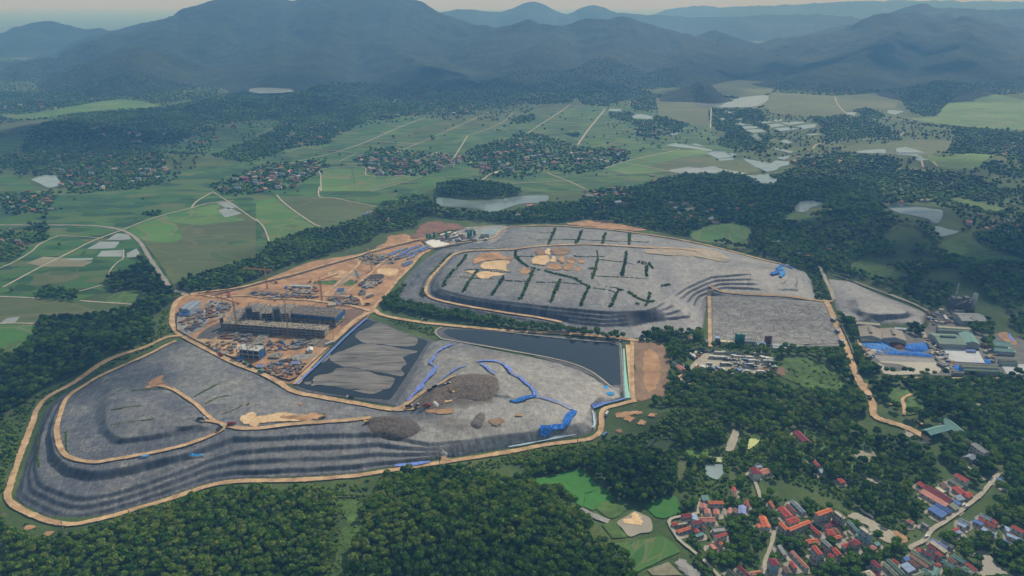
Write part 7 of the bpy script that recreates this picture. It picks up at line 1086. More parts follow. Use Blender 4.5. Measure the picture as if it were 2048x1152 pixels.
    ham = [('z2',[(0,1020),(180,985),(380,985),(390,1010),(330,1060),(200,1140),(-200,1150),(-150,1080)],'hazy house in the roadside hamlet above the bright paddies',75), ('z2',[(610,940),(800,905),(1000,925),(1200,930),(1250,960),(1110,1035),(900,1050),(660,1045)],'hazy house in the central hamlet among the paddies',75), ('z3',[(0,840),(200,850),(400,890),(640,900),(680,965),(560,1005),(400,1030),(200,1010),(0,1050),(-250,1020),(-200,930)],'hazy house in the large hamlet right of centre',90), ('z7',[(440,0),(720,0),(720,70),(480,90)],'house in the pale cluster behind the upper mound',28), ('z7',[(960,70),(1300,80),(1450,100),(1400,180),(1000,180)],'red roofed house in the woods behind the upper mound',26), ('z7',[(30,100),(190,100),(190,180),(40,185)],'house by the shore of the grey lake',8), ('z6',[(600,150),(860,130),(870,200),(640,200)],'house in the clump beside the forest belt',10),
        ('z1',[(390,1040),(700,1080),(720,1150),(390,1150)],'hazy house right of the trapezoid pond',16), ('z1',[(80,920),(520,930),(980,940),(900,1100),(500,1080)],'hazy house in the leafy far left hamlet',38), ('z1',[(560,780),(1000,800),(1400,740),(1300,860),(800,870)],'hazy house below the dark foothill',32), ('z1',[(0,600),(560,580),(500,660),(100,680),(0,700)],'hazy house under the left hill',24), ('z2',[(180,720),(560,770),(450,830),(200,880)],'hazy house beside the wooded knoll',20), ('z2',[(640,680),(900,630),(1150,620),(1280,690),(720,700)],'hazy house at the foot of the mountains',26), ('z3',[(0,570),(240,580),(240,615),(0,615)],'hazy house in the string along the mountain foot',14), ('z3',[(440,540),(640,560),(900,560),(740,650),(560,640)],'hazy house of the hamlet at the white lane end',28), ('z3',[(760,740),(940,760),(930,820),(780,830)],'hazy house of the hamlet before the dam meadow',10),
        ('z5',[(40,20),(320,0),(300,120),(140,130)],'house in the lane side hamlet at the far left',16), ('z5',[(-60,250),(150,240),(100,400),(-60,430)],'house in the clump at the left edge',8), ('z4',[(200,900),(420,900),(420,1000),(60,1010)],'hazy house in the woods below the curved lane',14), ('z4',[(1280,870),(1450,850),(1500,930),(1300,940)],'hazy house in the right woods',10), ('z8',[(560,0),(1000,0),(1040,60),(640,70)],'house in the woods behind the dark reflecting lake',7), ('z8',[(1080,130),(1500,160),(1500,260),(1200,240)],'house in the woods below the walled sports field',14), ('z8',[(0,150),(330,220),(330,400),(60,380)],'house in the woods right of the upper mound',10), ('z3',[(830,1060),(960,1080),(1010,1130),(830,1150)],'red roofed house beside the pale sandy pond wood',8)]
    n_th = 0; stuffP = []
    for i, (c, q, lab, n) in enumerate(ham):
        P = scatter(c, q, 16, .9, 0, 0, 300 + i, 4); r = np.random.default_rng(i); r.shuffle(P); P = P[:n]; P = P[np.argsort(P[:, 1])]
        EXCL.extend([np.array([(x - 5, y - 6), (x + 5, y - 6), (x + 5, y + 4), (x - 5, y + 4)]) for x, y in P]); z = H(P)
        for k, p in enumerate(P):
            a = r.normal(0, .35) + (1.57 if r.random() < .25 else 0)
            if k < n * (.62 if n > 12 else 1) and n_th < 300:
                e = protos[n_th] if n_th < 6 else copy_tree(protos[int(r.choice(6, p=(.24,.18,.14,.18,.14,.12)))]); e.location = (p[0], p[1], z[k]); e.rotation_euler = (0, 0, a); sc = r.uniform(.8, 1.35); e.scale = (sc * r.uniform(.85, 1.3), sc, sc); tag(e, lab, 'house', lab.replace('house', 'houses').replace('hazy ', '')); n_th += 1
            else: stuffP.append((p[0], p[1], z[k], a))
    mb = MB()
    for (x, y, z0, a) in stuffP:
        k = random.random(); m_ = 2 + int(k * 5.99) % 4; ww, dd, hh_ = random.uniform(6, 11), random.uniform(5, 7), random.choice((3.4, 3.6, 6)); mb.box((x, y, z0 + hh_ / 2), (ww, dd, hh_), a, random.choice((0, 1)))
        ca, sa = math.cos(a), math.sin(a); T_ = lambda u, v, w_: (x + u * ca - v * sa, y + u * sa + v * ca, z0 + w_); l, w = ww / 2 + .4, dd / 2 + .4
        mb.add([T_(-l,-w,hh_-.1), T_(l,-w,hh_-.1), T_(l,0,hh_+1.7), T_(-l,0,hh_+1.7), T_(l,w,hh_-.1), T_(-l,w,hh_-.1)], [(0,1,2,3),(3,2,4,5),(0,3,5),(1,4,2)], m_)
    tag(mb.build('hamlet_houses', [WC['grey'], WC['brick'], RC['rust'], RC['salmon'], RC['greyblue'], RC['grey']]), 'the remaining small hazy houses scattered through the far hamlets', 'houses', None, 'stuff')
    print('HOUSES', len(HOUSES), n_th, len(stuffP))
# ------------------------------------------------------------------ construction site and machines
M_CONCR = plain('raw_concrete', (.20,.188,.165), .85, .4, .5); M_COL = plain('column_concrete', (.36,.33,.28), .85, .3, .5); M_CONCT = plain('pale_concrete', (.25,.22,.175), .85, .45, .3); M_SHADE = plain('dark_net_and_shade', (.05,.055,.06), .9, .3, .5); M_BNET = plain('blue_net', (.03,.11,.27), .7, .35, .3); M_GNET = plain('green_net', (.05,.22,.16), .7, .3, .4)
M_CRANE = plain('crane_paint', (.40,.19,.06), .6, .25, .6); M_STEEL = plain('grey_steel', (.20,.20,.20), .6, .25, .6); M_RUST = plain('rusty_steel', (.18,.085,.05), .8, .35, .8); M_WHITE = plain('white_paint', (.40,.40,.385), .5, .1, .6); M_TYRE = plain('tyre', (.02,.02,.02), .9, .2, 2)
def frame(name, code, quad, z, n, bay, label, topmat=None, screens=(), interior_mat=None, cat='building frame'):
    """reinforced concrete skeleton: slabs on columns"""
    c, L, Wd, ang, g = fit(code, quad, z); e = empty(name, (c[0], c[1], g), ang); tag(e, label, cat); l, w = L / 2, Wd / 2; sh = z / n; flip = 1 if math.cos(ang) > 0 else -1
    for k in range(n):
        b = MB(); b.box((0, 0, sh * (k + 1) - .18), (L, Wd, .36)); b.box((0, -w + .2, sh * (k + 1) - .6), (L - .4, .34, .5)); b.box((0, w - .2, sh * (k + 1) - .6), (L - .4, .34, .5)); b.build('floor_slab', (topmat or M_CONCT) if k == n - 1 else M_COL, e)
    nx, ny = max(2, int(L / bay)), max(1, int(Wd / (bay * 1.3))); cols = [(i, j) for i in range(nx + 1) for j in range(ny + 1) if j in (0, ny) or i in (0, nx)][:98]
    for (i, j) in cols:
        b = MB(); b.box((-l + .35 + i * (L - .7) / nx, -w + .35 + j * (Wd - .7) / ny, z / 2 - .2 + ((i * 7 + j * 3) % 4) * (.55 if z > 5 else .2)), (.8, .8, z - .35 + ((i * 7 + j * 3) % 4) * (1.1 if z > 5 else .4))); b.build('column', M_COL, e)
    b = MB(); b.box((0, 0, (z - .6) / 2), (L * .82, Wd * .62, z - .7)); b.build('interior_shade', interior_mat or M_SHADE, e)  # dark box stands in for the shade inside the frame, not a building part
    for (side, mat, z0, z1) in screens:
        b = MB(); zc, dz = z * (z0 + z1) / 2, z * (z1 - z0)
        if side == 'front': b.box((0, -flip * (w + .25), zc), (L * .98, .14, dz))
        if side == 'right': b.box((flip * (l + .25), 0, zc), (.14, Wd * .98, dz))
        if side == 'left': b.box((-flip * (l + .25), 0, zc), (.14, Wd * .98, dz))
        b.build('safety_net', mat, e)
    if n >= 3:
        b = MB(); y_ = -flip * (w + .9)
        for i in range(int(L / 2.6) + 1): b.bar((-l + i * 2.6, y_, 0), (-l + i * 2.6, y_, z + 1.6 + (i % 3)), .16)
        for k in range(int(z / 2.1) + 1): b.bar((-l, y_, .5 + k * 2.1), (l * (.95 if k % 2 else .6), y_, .5 + k * 2.1), .14)
        for i in range(int(L / 3.2)): b.bar((-l + i * 3.2, (i % 5 - 2) * w * .4, z), (-l + i * 3.2, (i % 5 - 2) * w * .4, z + 1 + (i * 7 % 4) * .8), .22)
        b.build('scaffolding', M_RUST, e)
    r = random.Random(len(label)); b = MB()
    for _ in range(int(L * Wd / 16)):
        b.box((r.uniform(-l * .9, l * .9), r.uniform(-w * .85, w * .85), z + .35), (r.uniform(.8, 3), r.uniform(.6, 1.8), r.uniform(.3, .9)), r.uniform(0, 3))
    o = b.build('building_material', M_CONCT, e); o['kind'] = 'stuff'
    return e
def scaffold_tower(code, p, h, wdt, label):
    q = at(zz(code, [p]))[0]; e = empty('scaffold_tower', q, .5); tag(e, label, 'scaffold tower'); s = wdt / 2; b = MB()
    for x in (-s, 0, s):
        for y in (-s, 0, s):
            if x or y: b.bar((x, y, 0), (x, y, h + 1.5), .16)
    for k in range(1, int(h / 2) + 1):
        for (a, c) in (((-s,-s),(s,-s)), ((s,-s),(s,s)), ((s,s),(-s,s)), ((-s,s),(-s,-s))): b.bar((*a, k * 2), (*c, k * 2), .13)
    b.build('scaffolding', M_STEEL, e); b = MB(); b.box((0, 0, h / 2), (wdt * .88, wdt * .88, h)); b.build('netted_core', M_SHADE, e)
def tower_crane(code, p, h, jib, rz, label):
    q = at(zz(code, [p]))[0]; e = empty('tower_crane', q, rz); tag(e, label, 'tower crane', 'tower cranes of the construction site'); s = .8
    def lattice(name, ax, L, wd, at0, taper=False):
        b = MB(); n = int(L / 2.4); P = lambda t, i, j: tuple(np.array(at0) + np.array(ax) * t + (np.array((i, j, 0)) * wd if abs(ax[2]) > .5 else np.array((0, i, j)) * wd))
        for (i, j) in ((-1,-1), (1,-1), (1,1), (-1,1)): b.bar(P(0, i, j), P(L, i, j), .24)
        for k in range(n):
            t0, t1 = L * k / n, L * (k + 1) / n
            for (a, c) in (((-1,-1),(1,-1)), ((1,-1),(1,1)), ((1,1),(-1,1)), ((-1,1),(-1,-1))): b.bar(P(t0, *a), P(t1, *c), .13); b.bar(P(t1, *a), P(t1, *c), .13)
        return b.build(name, M_CRANE, e)
    lattice('mast', (0,0,1), h, s, (0,0,0)); lattice('jib', (1,0,0), jib, .55, (.8,0,h + .6)); lattice('counter_jib', (-1,0,0), jib * .3, .55, (-.8,0,h + .6))
    b = MB(); b.box((0, 0, .4), (5, 5, .8)); b.build('base', M_CONCR, e); b = MB(); b.box((1.4, -1.2, h - .6), (1.8, 1.5, 2.0), 0, 0, .9); b.build('cab', M_WHITE, e); b = MB(); b.box((-jib * .28, 0, h - .3), (2.2, 1.6, 2.4)); b.build('counterweight', M_CONCR, e)
    b = MB(); b.bar((0,0,h), (0,0,h + 6), .5); b.bar((0,0,h + 6), (jib * .65,0,h + 1.2), .12); b.bar((0,0,h + 6), (-jib * .28,0,h + 1.2), .12); b.build('apex', M_CRANE, e); b = MB(); b.bar((jib * .7,0,h), (jib * .7,0,h * .55), .1); b.box((jib * .7,0,h * .55), (.6,.5,.9)); b.build('hook', M_STEEL, e)
def posts_fence(name, code, pts, h, mat, label, step=3.0, th=.14):
    w = at(zz(code, pts))[:, :2]; w = resample(w, step); z = H(w); b = MB()
    for i in range(len(w) - 1):
        a, c = (w[i, 0], w[i, 1], z[i]), (w[i+1, 0], w[i+1, 1], z[i+1]); d = Vector((c[0]-a[0], c[1]-a[1], 0)); 
        if d.length < .01: continue
        nr = Vector((-d.y, d.x, 0)).normalized() * th / 2; V = [(p[0] + s * nr.x, p[1] + s * nr.y, p[2] + zz_) for zz_ in (.15, h) for p, s in ((a, -1), (c, -1), (c, 1), (a, 1))]
        b.add(V, [(0,3,2,1), (4,5,6,7), (0,1,5,4), (1,2,6,5), (2,3,7,6), (3,0,4,7)])
        b.bar((a[0], a[1], a[2] - .2), (a[0], a[1], a[2] + h + .25), .24)
    return tag(b.build(name, mat), label, 'fence')
VPROTO = {}
def truck_proto(kind):
    if kind in VPROTO: return VPROTO[kind], False
    body = dict(white_truck=M_WHITE, grey_truck=M_STEEL, blue_truck=plain('truck_blue', (.04,.11,.25), .5, .2, .5), green_truck=plain('truck_green', (.08,.22,.15), .5, .2, .5), yellow_truck=plain('truck_yellow', (.55,.34,.05), .5, .2, .5), orange_truck=plain('truck_orange', (.52,.17,.05), .5, .2, .5), red_truck=plain('truck_red', (.35,.045,.03), .5, .2, .5), dark_truck=plain('truck_dark', (.05,.055,.06), .6, .2, .5), trailer_truck=M_WHITE, white_car=M_WHITE, tanker_truck=M_WHITE)[kind]
    e = empty(kind if kind.endswith('car') else 'truck', (0, 0, 0)); L, Wd, hb = (4.4, 1.8, .8) if kind == 'white_car' else ((13, 2.5, 2.9) if kind == 'trailer_truck' else (8.2, 2.5, 2.5))
    b = MB(); b.box((0, 0, .75), (L, Wd * .55, .35)); nw = 2 if L < 10 else 3
    for i in ([-.32, .34] if nw == 2 else [-.4, -.3, .38]):
        for s in (-1, 1):
            b_ = [(i * L + .5 * math.cos(t), s * Wd * .42 + o, .5 + .5 * math.sin(t)) for o in (-.16, .16) for t in np.linspace(0, 6.283, 9)[:-1]]
            b.add(b_, [(k, (k+1) % 8, 8 + (k+1) % 8, 8 + k) for k in range(8)] + [tuple(range(7,-1,-1)), tuple(range(8,16))])
    b.build('chassis', M_TYRE, e)
    if kind == 'white_car':
        b = MB(); b.box((0, 0, .85), (L, Wd, .7)); b.box((-.2, 0, 1.4), (L * .55, Wd * .92, .55), 0, 0, .8); b.build('body', body, e); b = MB(); b.box((-.2, 0, 1.38), (L * .56, Wd * .93, .3), 0, 0, .95); b.build('windscreen', M_GLASS, e); return VPROTO.setdefault(kind, e), True
    cabm = body if kind in ('red_truck', 'blue_truck', 'yellow_truck', 'orange_truck', 'green_truck') else M_WHITE
    b = MB(); b.box((L / 2 - .9, 0, 1.85), (1.8, Wd, 2.0), 0, 0, .93); b.build('cab', cabm, e); b = MB(); b.box((L / 2 + .02, 0, 2.2), (.06, Wd * .85, .8)); b.build('windscreen', M_GLASS, e)
    if kind == 'tanker_truck':
        b = MB(); n = 10; V = [(x, 1.15 * math.cos(t), 2.0 + 1.0 * math.sin(t)) for x in (-L / 2, L / 2 - 2) for t in np.linspace(0, 6.283, n + 1)[:-1]]; b.add(V, [(k, (k+1) % n, n + (k+1) % n, n + k) for k in range(n)] + [tuple(range(n-1,-1,-1)), tuple(range(n, 2*n))]); b.build('tank', plain('truck_green', (.08,.22,.15), .5, .2, .5), e)
    elif kind in ('grey_truck', 'dark_truck', 'orange_truck', 'yellow_truck', 'red_truck'):
        b = MB(); lb = L - 2.2; cx = -1.1
        for (c, d) in (((cx, 0, 1.15), (lb, Wd, .2)), ((cx, Wd / 2 - .08, 1.85), (lb, .16, 1.3)), ((cx, -Wd / 2 + .08, 1.85), (lb, .16, 1.3)), ((cx + lb / 2 - .08, 0, 1.85), (.16, Wd - .34, 1.3)), ((cx - lb / 2 + .08, 0, 1.85), (.16, Wd - .34, 1.3))): b.box(c, d)
        b.build('tipper_body', body, e)
    else:
        b = MB(); b.box((-1.05, 0, 1.0 + hb / 2), (L - 2.2, Wd, hb)); b.build('cargo_box', body, e)
    return VPROTO.setdefault(kind, e), True
def vehicle(code, p, kind, rz, label, group=None, cat=None):
    q = at(zz(code, [p]))[0]; e, new = truck_proto(kind)
    if not new:
        e = copy_tree(e)
        for k in ('group',):
            if k in e: del e[k]
    e.location = (q[0], q[1], q[2] + (1.45 if q[2] > 1 else (.5 if code == 'p1' else 1.0))); e.scale = (.86,) * 3 if code == 'p1' else (1, 1, 1); e.rotation_euler = (0, 0, rz); tag(e, label, cat or ('car' if kind == 'white_car' else 'truck'), group)
EXC = []
def excavator(code, p, rz, label):
    q = at(zz(code, [p]))[0]
    if not EXC:
        e = empty('excavator', q, rz); b = MB()
        for s in (-1, 1): b.box((0, s * 1.2, .45), (4.2, .6, .9), 0, 0, .85)
        b.box((0, 0, .6), (2, 2, .5)); b.build('tracks', M_TYRE, e); b = MB(); b.box((-.6, 0, 1.7), (3.4, 2.6, 1.3)); b.build('body', plain('truck_yellow', (.55,.34,.05), .5, .2, .5), e); b = MB(); b.box((.7, .8, 2.3), (1.4, 1.1, 1.7), 0, 0, .9); b.build('cab', M_GLASS, e)
        b = MB(); b.bar((1, -.2, 1.8), (4.0, -.2, 4.6), .5); b.bar((4.0, -.2, 4.6), (6.4, -.2, 2.4), .4); b.build('boom', plain('truck_yellow', (.55,.34,.05), .5, .2, .5), e); b = MB(); b.box((6.5, -.2, 1.6), (.9, 1.1, 1.1), 0, 0, 1.15); b.build('bucket', M_STEEL, e); EXC.append(e)
    else: e = copy_tree(EXC[0]); e.location = q; e.rotation_euler = (0, 0, rz)
    e.location.z += 1.2; tag(e, label, 'excavator', 'excavators')
def tank(code, p, r_, h, mat, label, cone=False, name='storage_tank', legs=False):
    q = at(zz(code, [p]))[0]; e = empty(name, q); tag(e, label, 'tank'); b = MB(); z0 = 3.5 if legs else 0
    if legs: b.cyl((0, 0, z0 - 2.2), .6, 2.2, 12, r_)
    b.cyl((0, 0, z0), r_, h, 18); b.cyl((0, 0, z0 + h), r_, 1.0, 18, r_ * .25); b.build('shell', mat, e, True); b = MB(); b.bar((r_ + .2, 0, 0), (r_ + .2, 0, z0 + h), .18); b.bar((r_ + .2, .5, 0), (r_ + .2, .5, z0 + h), .18)
    for k in range(int(h)): b.bar((r_ + .2, 0, z0 + k), (r_ + .2, .5, z0 + k), .1)
    b.build('ladder', M_STEEL, e)
    if legs:
        b = MB()
        for a in (0.8, 2.36, 3.93, 5.5): b.bar((r_ * math.cos(a), r_ * math.sin(a), 0), (r_ * math.cos(a), r_ * math.sin(a), z0 + .3), .3)
        b.build('support_legs', M_STEEL, e)
def lamp_mast(p, h, label, group='masts along the haul roads'):
    q = at([p])[0]; e = empty('lamp_mast', q); tag(e, label, 'mast', group); b = MB(); b.cyl((0,0,0), .38, h, 8, .16); b.box((0,0,.3), (1.1,1.1,.6)); b.build('pole', M_STEEL, e); b = MB(); b.bar((-1.3,0,h), (1.3,0,h), .22)
    for x in (-1.1, 0, 1.1): b.box((x, -.25, h + .3), (.7, .4, .5))
    b.build('lamp_head', M_STEEL, e)
def stack_proto():
    out = []; r = random.Random(4)
    for k, (mat, nm) in enumerate(((M_RUST, 'rusty steel'), (M_CONCT, 'concrete panel'), (M_STEEL, 'grey pipe'), (plain('timber', (.34,.24,.13), .8, .3, .8), 'timber'), (plain('blue_sheet', (.06,.13,.34), .5, .3, .4), 'blue sheeted'), (M_WHITE, 'white block'))):
        e = MB()
        if nm == 'grey pipe':
            for i in range(4):
                for j in range(3 - i % 2): e.bar((-3, (j - 1) * .8 + i * .1, .35 + i * .6), (3, (j - 1) * .8 + i * .1, .35 + i * .6), .6)
        elif nm in ('timber', 'rusty steel'):
            for i in range(4):
                for j in range(5): e.box((r.uniform(-.3, .3), (j - 2) * .62, .2 + i * .34), (5.5, .5, .26), r.uniform(-.03, .03))
        elif nm == 'blue sheeted': e.box((0, 0, .8), (4.5, 2.6, 1.6), 0, 0, .8); e.box((.4, .1, 1.75), (3, 1.8, .4), .1, 0, .7)
        else:
            for i in range(5): e.box((r.uniform(-.2, .2), (i - 2) * .7, .9), (4.2, .3, 1.8), r.uniform(-.04, .04))
        out.append((e, mat, nm))
    return out
def build_site():
    frame('concrete_frame', 'c1', [(500,392),(1520,466),(1595,412),(520,343)], 10.8, 3, 6.2, 'long three storey concrete frame across the middle of the site')
    frame('concrete_frame', 'c1', [(1212,290),(1645,335),(1738,242),(1222,200)], 15, 4, 7, 'tall concrete frame with blue safety nets at the right of the site', plain('dark_deck', (.13,.11,.10), .9, .35, .4), (('front', M_BNET, .72, .99), ('right', M_BNET, .55, .99)))
    frame('concrete_frame', 'c1', [(1005,278),(1170,305),(1215,205),(1085,188)], 18, 6, 6, 'six level concrete frame behind the long block, right one', M_CONCR); frame('concrete_frame', 'c1', [(712,262),(862,292),(925,200),(785,178)], 16, 5, 6, 'five level concrete frame behind the long block, left one', M_CONCR); frame('concrete_frame', 'c1', [(862,285),(1000,300),(1040,215),(925,203)], 11, 3, 6, 'lower concrete frame between the two tall ones', M_CONCR)
    frame('concrete_frame', 'c1', [(525,340),(700,352),(745,245),(640,228)], 6.5, 2, 6, 'low concrete frame with green netting at the left end', M_CONCR, (('left', M_GNET, .1, .9),)); frame('concrete_frame', 'c1', [(625,655),(850,674),(925,628),(690,598)], 12.5, 2, 7, 'white roofed two storey frame in the lower site', M_WHITE, (('right', M_BNET, .02, .9),))
    frame('foundation_frame', 'c1', [(960,740),(1075,745),(1100,695),(985,690)], 2.4, 1, 5, 'sunken concrete foundation by the fork track', M_CONCR, cat='foundation'); frame('foundation_frame', 'c1', [(1180,650),(1255,655),(1310,575),(1240,570)], 1.6, 1, 4, 'foundation grid with rows of starter bars', M_CONCR, cat='foundation'); frame('foundation_frame', 'c1', [(800,600),(900,610),(965,510),(870,490)], 2, 1, 5, 'grey foundation slab in front of the long block', M_CONCR, cat='foundation'); frame('foundation_frame', 'c1', [(1350,600),(1430,610),(1495,550),(1420,545)], 2.2, 1, 4, 'pale foundation at the right end of the long block', M_CONCT, cat='foundation')
    frame('foundation_frame', 'u1', [(1250,680),(1370,690),(1420,630),(1300,620)], 2, 1, 5, 'concrete foundation below the dark pit', M_CONCT, cat='foundation'); frame('foundation_frame', 'u1', [(540,740),(700,750),(720,715),(555,705)], 2, 1, 5, 'pale foundation under the white roofed open shed', M_CONCT, cat='foundation'); frame('foundation_frame', 'u1', [(960,765),(1070,770),(1100,725),(1000,720)], 1.6, 1, 5, 'foundation beside the blue roofed hut of the upper site', M_CONCR, cat='foundation')
    scaffold_tower('c1', (775,400), 24, 8, 'dark netted scaffold tower rising from the long block, left one'); scaffold_tower('c1', (1055,410), 24, 8.5, 'dark netted scaffold tower rising from the long block, right one'); scaffold_tower('c1', (490,440), 14, 4, 'small scaffold tower at the left end of the long block')
    for c, p, h, j, rz, lab in (('c1',(640,478),42,34,2.6,'tower crane standing in front of the left half of the long block'), ('c1',(1165,540),54,40,.4,'tallest tower crane, in front of the right half of the long block'), ('c1',(505,330),36,30,-2.7,'tower crane at the left end of the site'), ('u1',(840,835),32,32,.9,'tower crane behind the rusty reinforcement field'), ('u1',(280,705),30,36,2.9,'tower crane nearest the forest belt'), ('u1',(1350,525),28,30,1.9,'tower crane beside the dark excavation pit')): tower_crane(c, p, h, j, rz, lab)
    posts_fence('site_fence', 'c1', [(24,290),(18,380),(22,470),(160,552),(300,622),(420,692),(640,772),(880,885),(1080,965),(1180,990),(1240,965),(1400,815),(1600,635),(1800,455),(1965,325)], 2.6, plain('dark_fence', (.055,.06,.05), .9, .3, .5), 'dark board fence around the lower edge of the construction site')
    posts_fence('boundary_wall', 'u1', [(-300,790),(0,712),(270,645),(540,582),(800,505),(1060,428),(1200,392),(1340,345),(1600,275),(1850,215)], 2.4, plain('grey_wall', (.24,.235,.215), .9, .25, .3), 'long grey boundary wall along the forest belt road', 4, .3)
    posts_fence('boundary_wall', 'k1', [(240,430),(420,610),(900,540),(1320,460)], 3.0, plain('grey_wall', (.24,.235,.215), .9, .25, .3), 'grey wall in front of the concrete plant', 4, .3); posts_fence('boundary_wall', 'f1', [(20,520),(90,680),(135,800)], 2.4, plain('pale_wall', (.45,.42,.37), .9, .2, .3), 'pale wall along the broad sandy road', 4, .3); posts_fence('boundary_wall', 'f1', [(150,1020),(190,1110),(230,1200)], 1.2, M_SHADE, 'dark divider in the middle of the sandy road', 3, .5)
    posts_fence('boundary_wall', 'b4', [(550,760),(630,810)], 2.2, plain('pale_wall', (.45,.42,.37), .9, .2, .3), 'short pale wall behind the bare strip', 3, .25); posts_fence('boundary_wall', 'b3', [(50,500),(160,475),(400,435),(520,410),(740,415),(800,400),(860,335)], 2.0, plain('dark_wall', (.14,.14,.13), .9, .25, .3), 'long dark canal wall through the shrubs', 4, .3); posts_fence('boundary_wall', 'b2', [(-60,700),(60,690),(250,685),(400,685),(600,690)], 2.0, plain('dark_wall', (.14,.14,.13), .9, .25, .3), 'dark canal wall at the edge of the near wood', 4, .3)
    posts_fence('guard_rail', 'f1', [(965,360),(950,500)], 3.5, M_RUST, 'dark rusty gantry at the corner of the small mound', 3, .5); posts_fence('guard_rail', 'f1', [(1090,370),(1170,485)], 2.0, plain('pale_wall', (.45,.42,.37), .9, .2, .3), 'pale wall beside the small white hut', 3, .3)
    # clutter of building material
    zones = [('c1',[(60,320),(320,300),(300,390),(120,480)],'in the gravel yard of the blue shed',26), ('c1',[(330,190),(590,210),(470,320),(340,320)],'beside the concrete panels',26), ('c1',[(300,600),(600,590),(610,710),(450,710)],'left of the white roofed frame',16), ('c1',[(980,580),(1400,600),(1330,650),(960,680)],'between the long block and the orange track',24), ('c1',[(900,880),(1180,950),(1330,820),(1200,760),(1000,800)],'in the lowest corner of the site',38), ('c1',[(480,490),(800,520),(760,590),(520,570)],'under the long block',18), ('u1',[(130,740),(560,770),(860,800),(200,800)],'behind the frames',30), ('u1',[(430,690),(760,690),(780,750),(560,760)],'around the white roofed open shed',18), ('u1',[(1230,390),(1480,360),(1640,430),(1300,460)],'in the upper working ground',24), ('u1',[(1190,620),(1450,620),(1350,700),(1230,700)],'around the pit foundation',14), ('u1',[(920,800),(1190,810),(1200,870),(950,860)],'on the reinforcement field',18), ('k1',[(520,400),(1000,330),(1300,400),(900,480)],'in the concrete plant yard',22), ('f1',[(960,640),(1250,900),(1200,1000),(1050,900)],'in the factory yard lane',24), ('f1',[(1600,700),(1750,860),(1700,930),(1600,800)],'between the factory sheds',16), ('f1',[(200,730),(350,800),(350,900),(250,820)],'beside the settling pond',10), ('f1',[(1000,350),(1180,380),(1250,480),(1000,500)],'behind the green factory hall',14)]
    pr = stack_proto(); me = [None] * 6; rr = random.Random(9); LOOSE = MB()
    for zi, (c, q, where, n) in enumerate(zones):
        P = scatter(c, q, 5.4, 1, 0, 0, 700 + zi, 2, True); np.random.default_rng(zi).shuffle(P); P = P[:int(n * 1.7)]; z = H(P)
        for k, p in enumerate(P):
            i = rr.choice((0, 0, 1, 1, 2, 2, 3, 3, 4, 5)); b, mat, nm = pr[i]
            rz_, sc_ = rr.choice((.4, .5, 1.9, 2.0, rr.uniform(0, 3))), rr.uniform(.7, 1.5)
            if k >= n * .86:                       # the surplus, as one heap of loose stuff
                ca, sa = math.cos(rz_) * sc_, math.sin(rz_) * sc_; LOOSE.add([(p[0] + x * ca - y * sa, p[1] + x * sa + y * ca, z[k] + .45 + w_ * sc_) for x, y, w_ in b.v], b.f, i); continue
            if me[i] is None: o = b.build('material_stack', mat); me[i] = o.data
            else: o = mobj('material_stack', me[i])
            o.location = (p[0], p[1], z[k] + .45); o.rotation_euler = (0, 0, rz_); o.scale = (sc_, sc_, sc_); tag(o, f'{nm} stack {where}', 'material stack', f'{nm} stacks {where}')
    tag(LOOSE.build('loose_material', [q_[1] for q_ in pr]), 'loose building material scattered over the construction site and yards', 'building material', None, 'stuff')
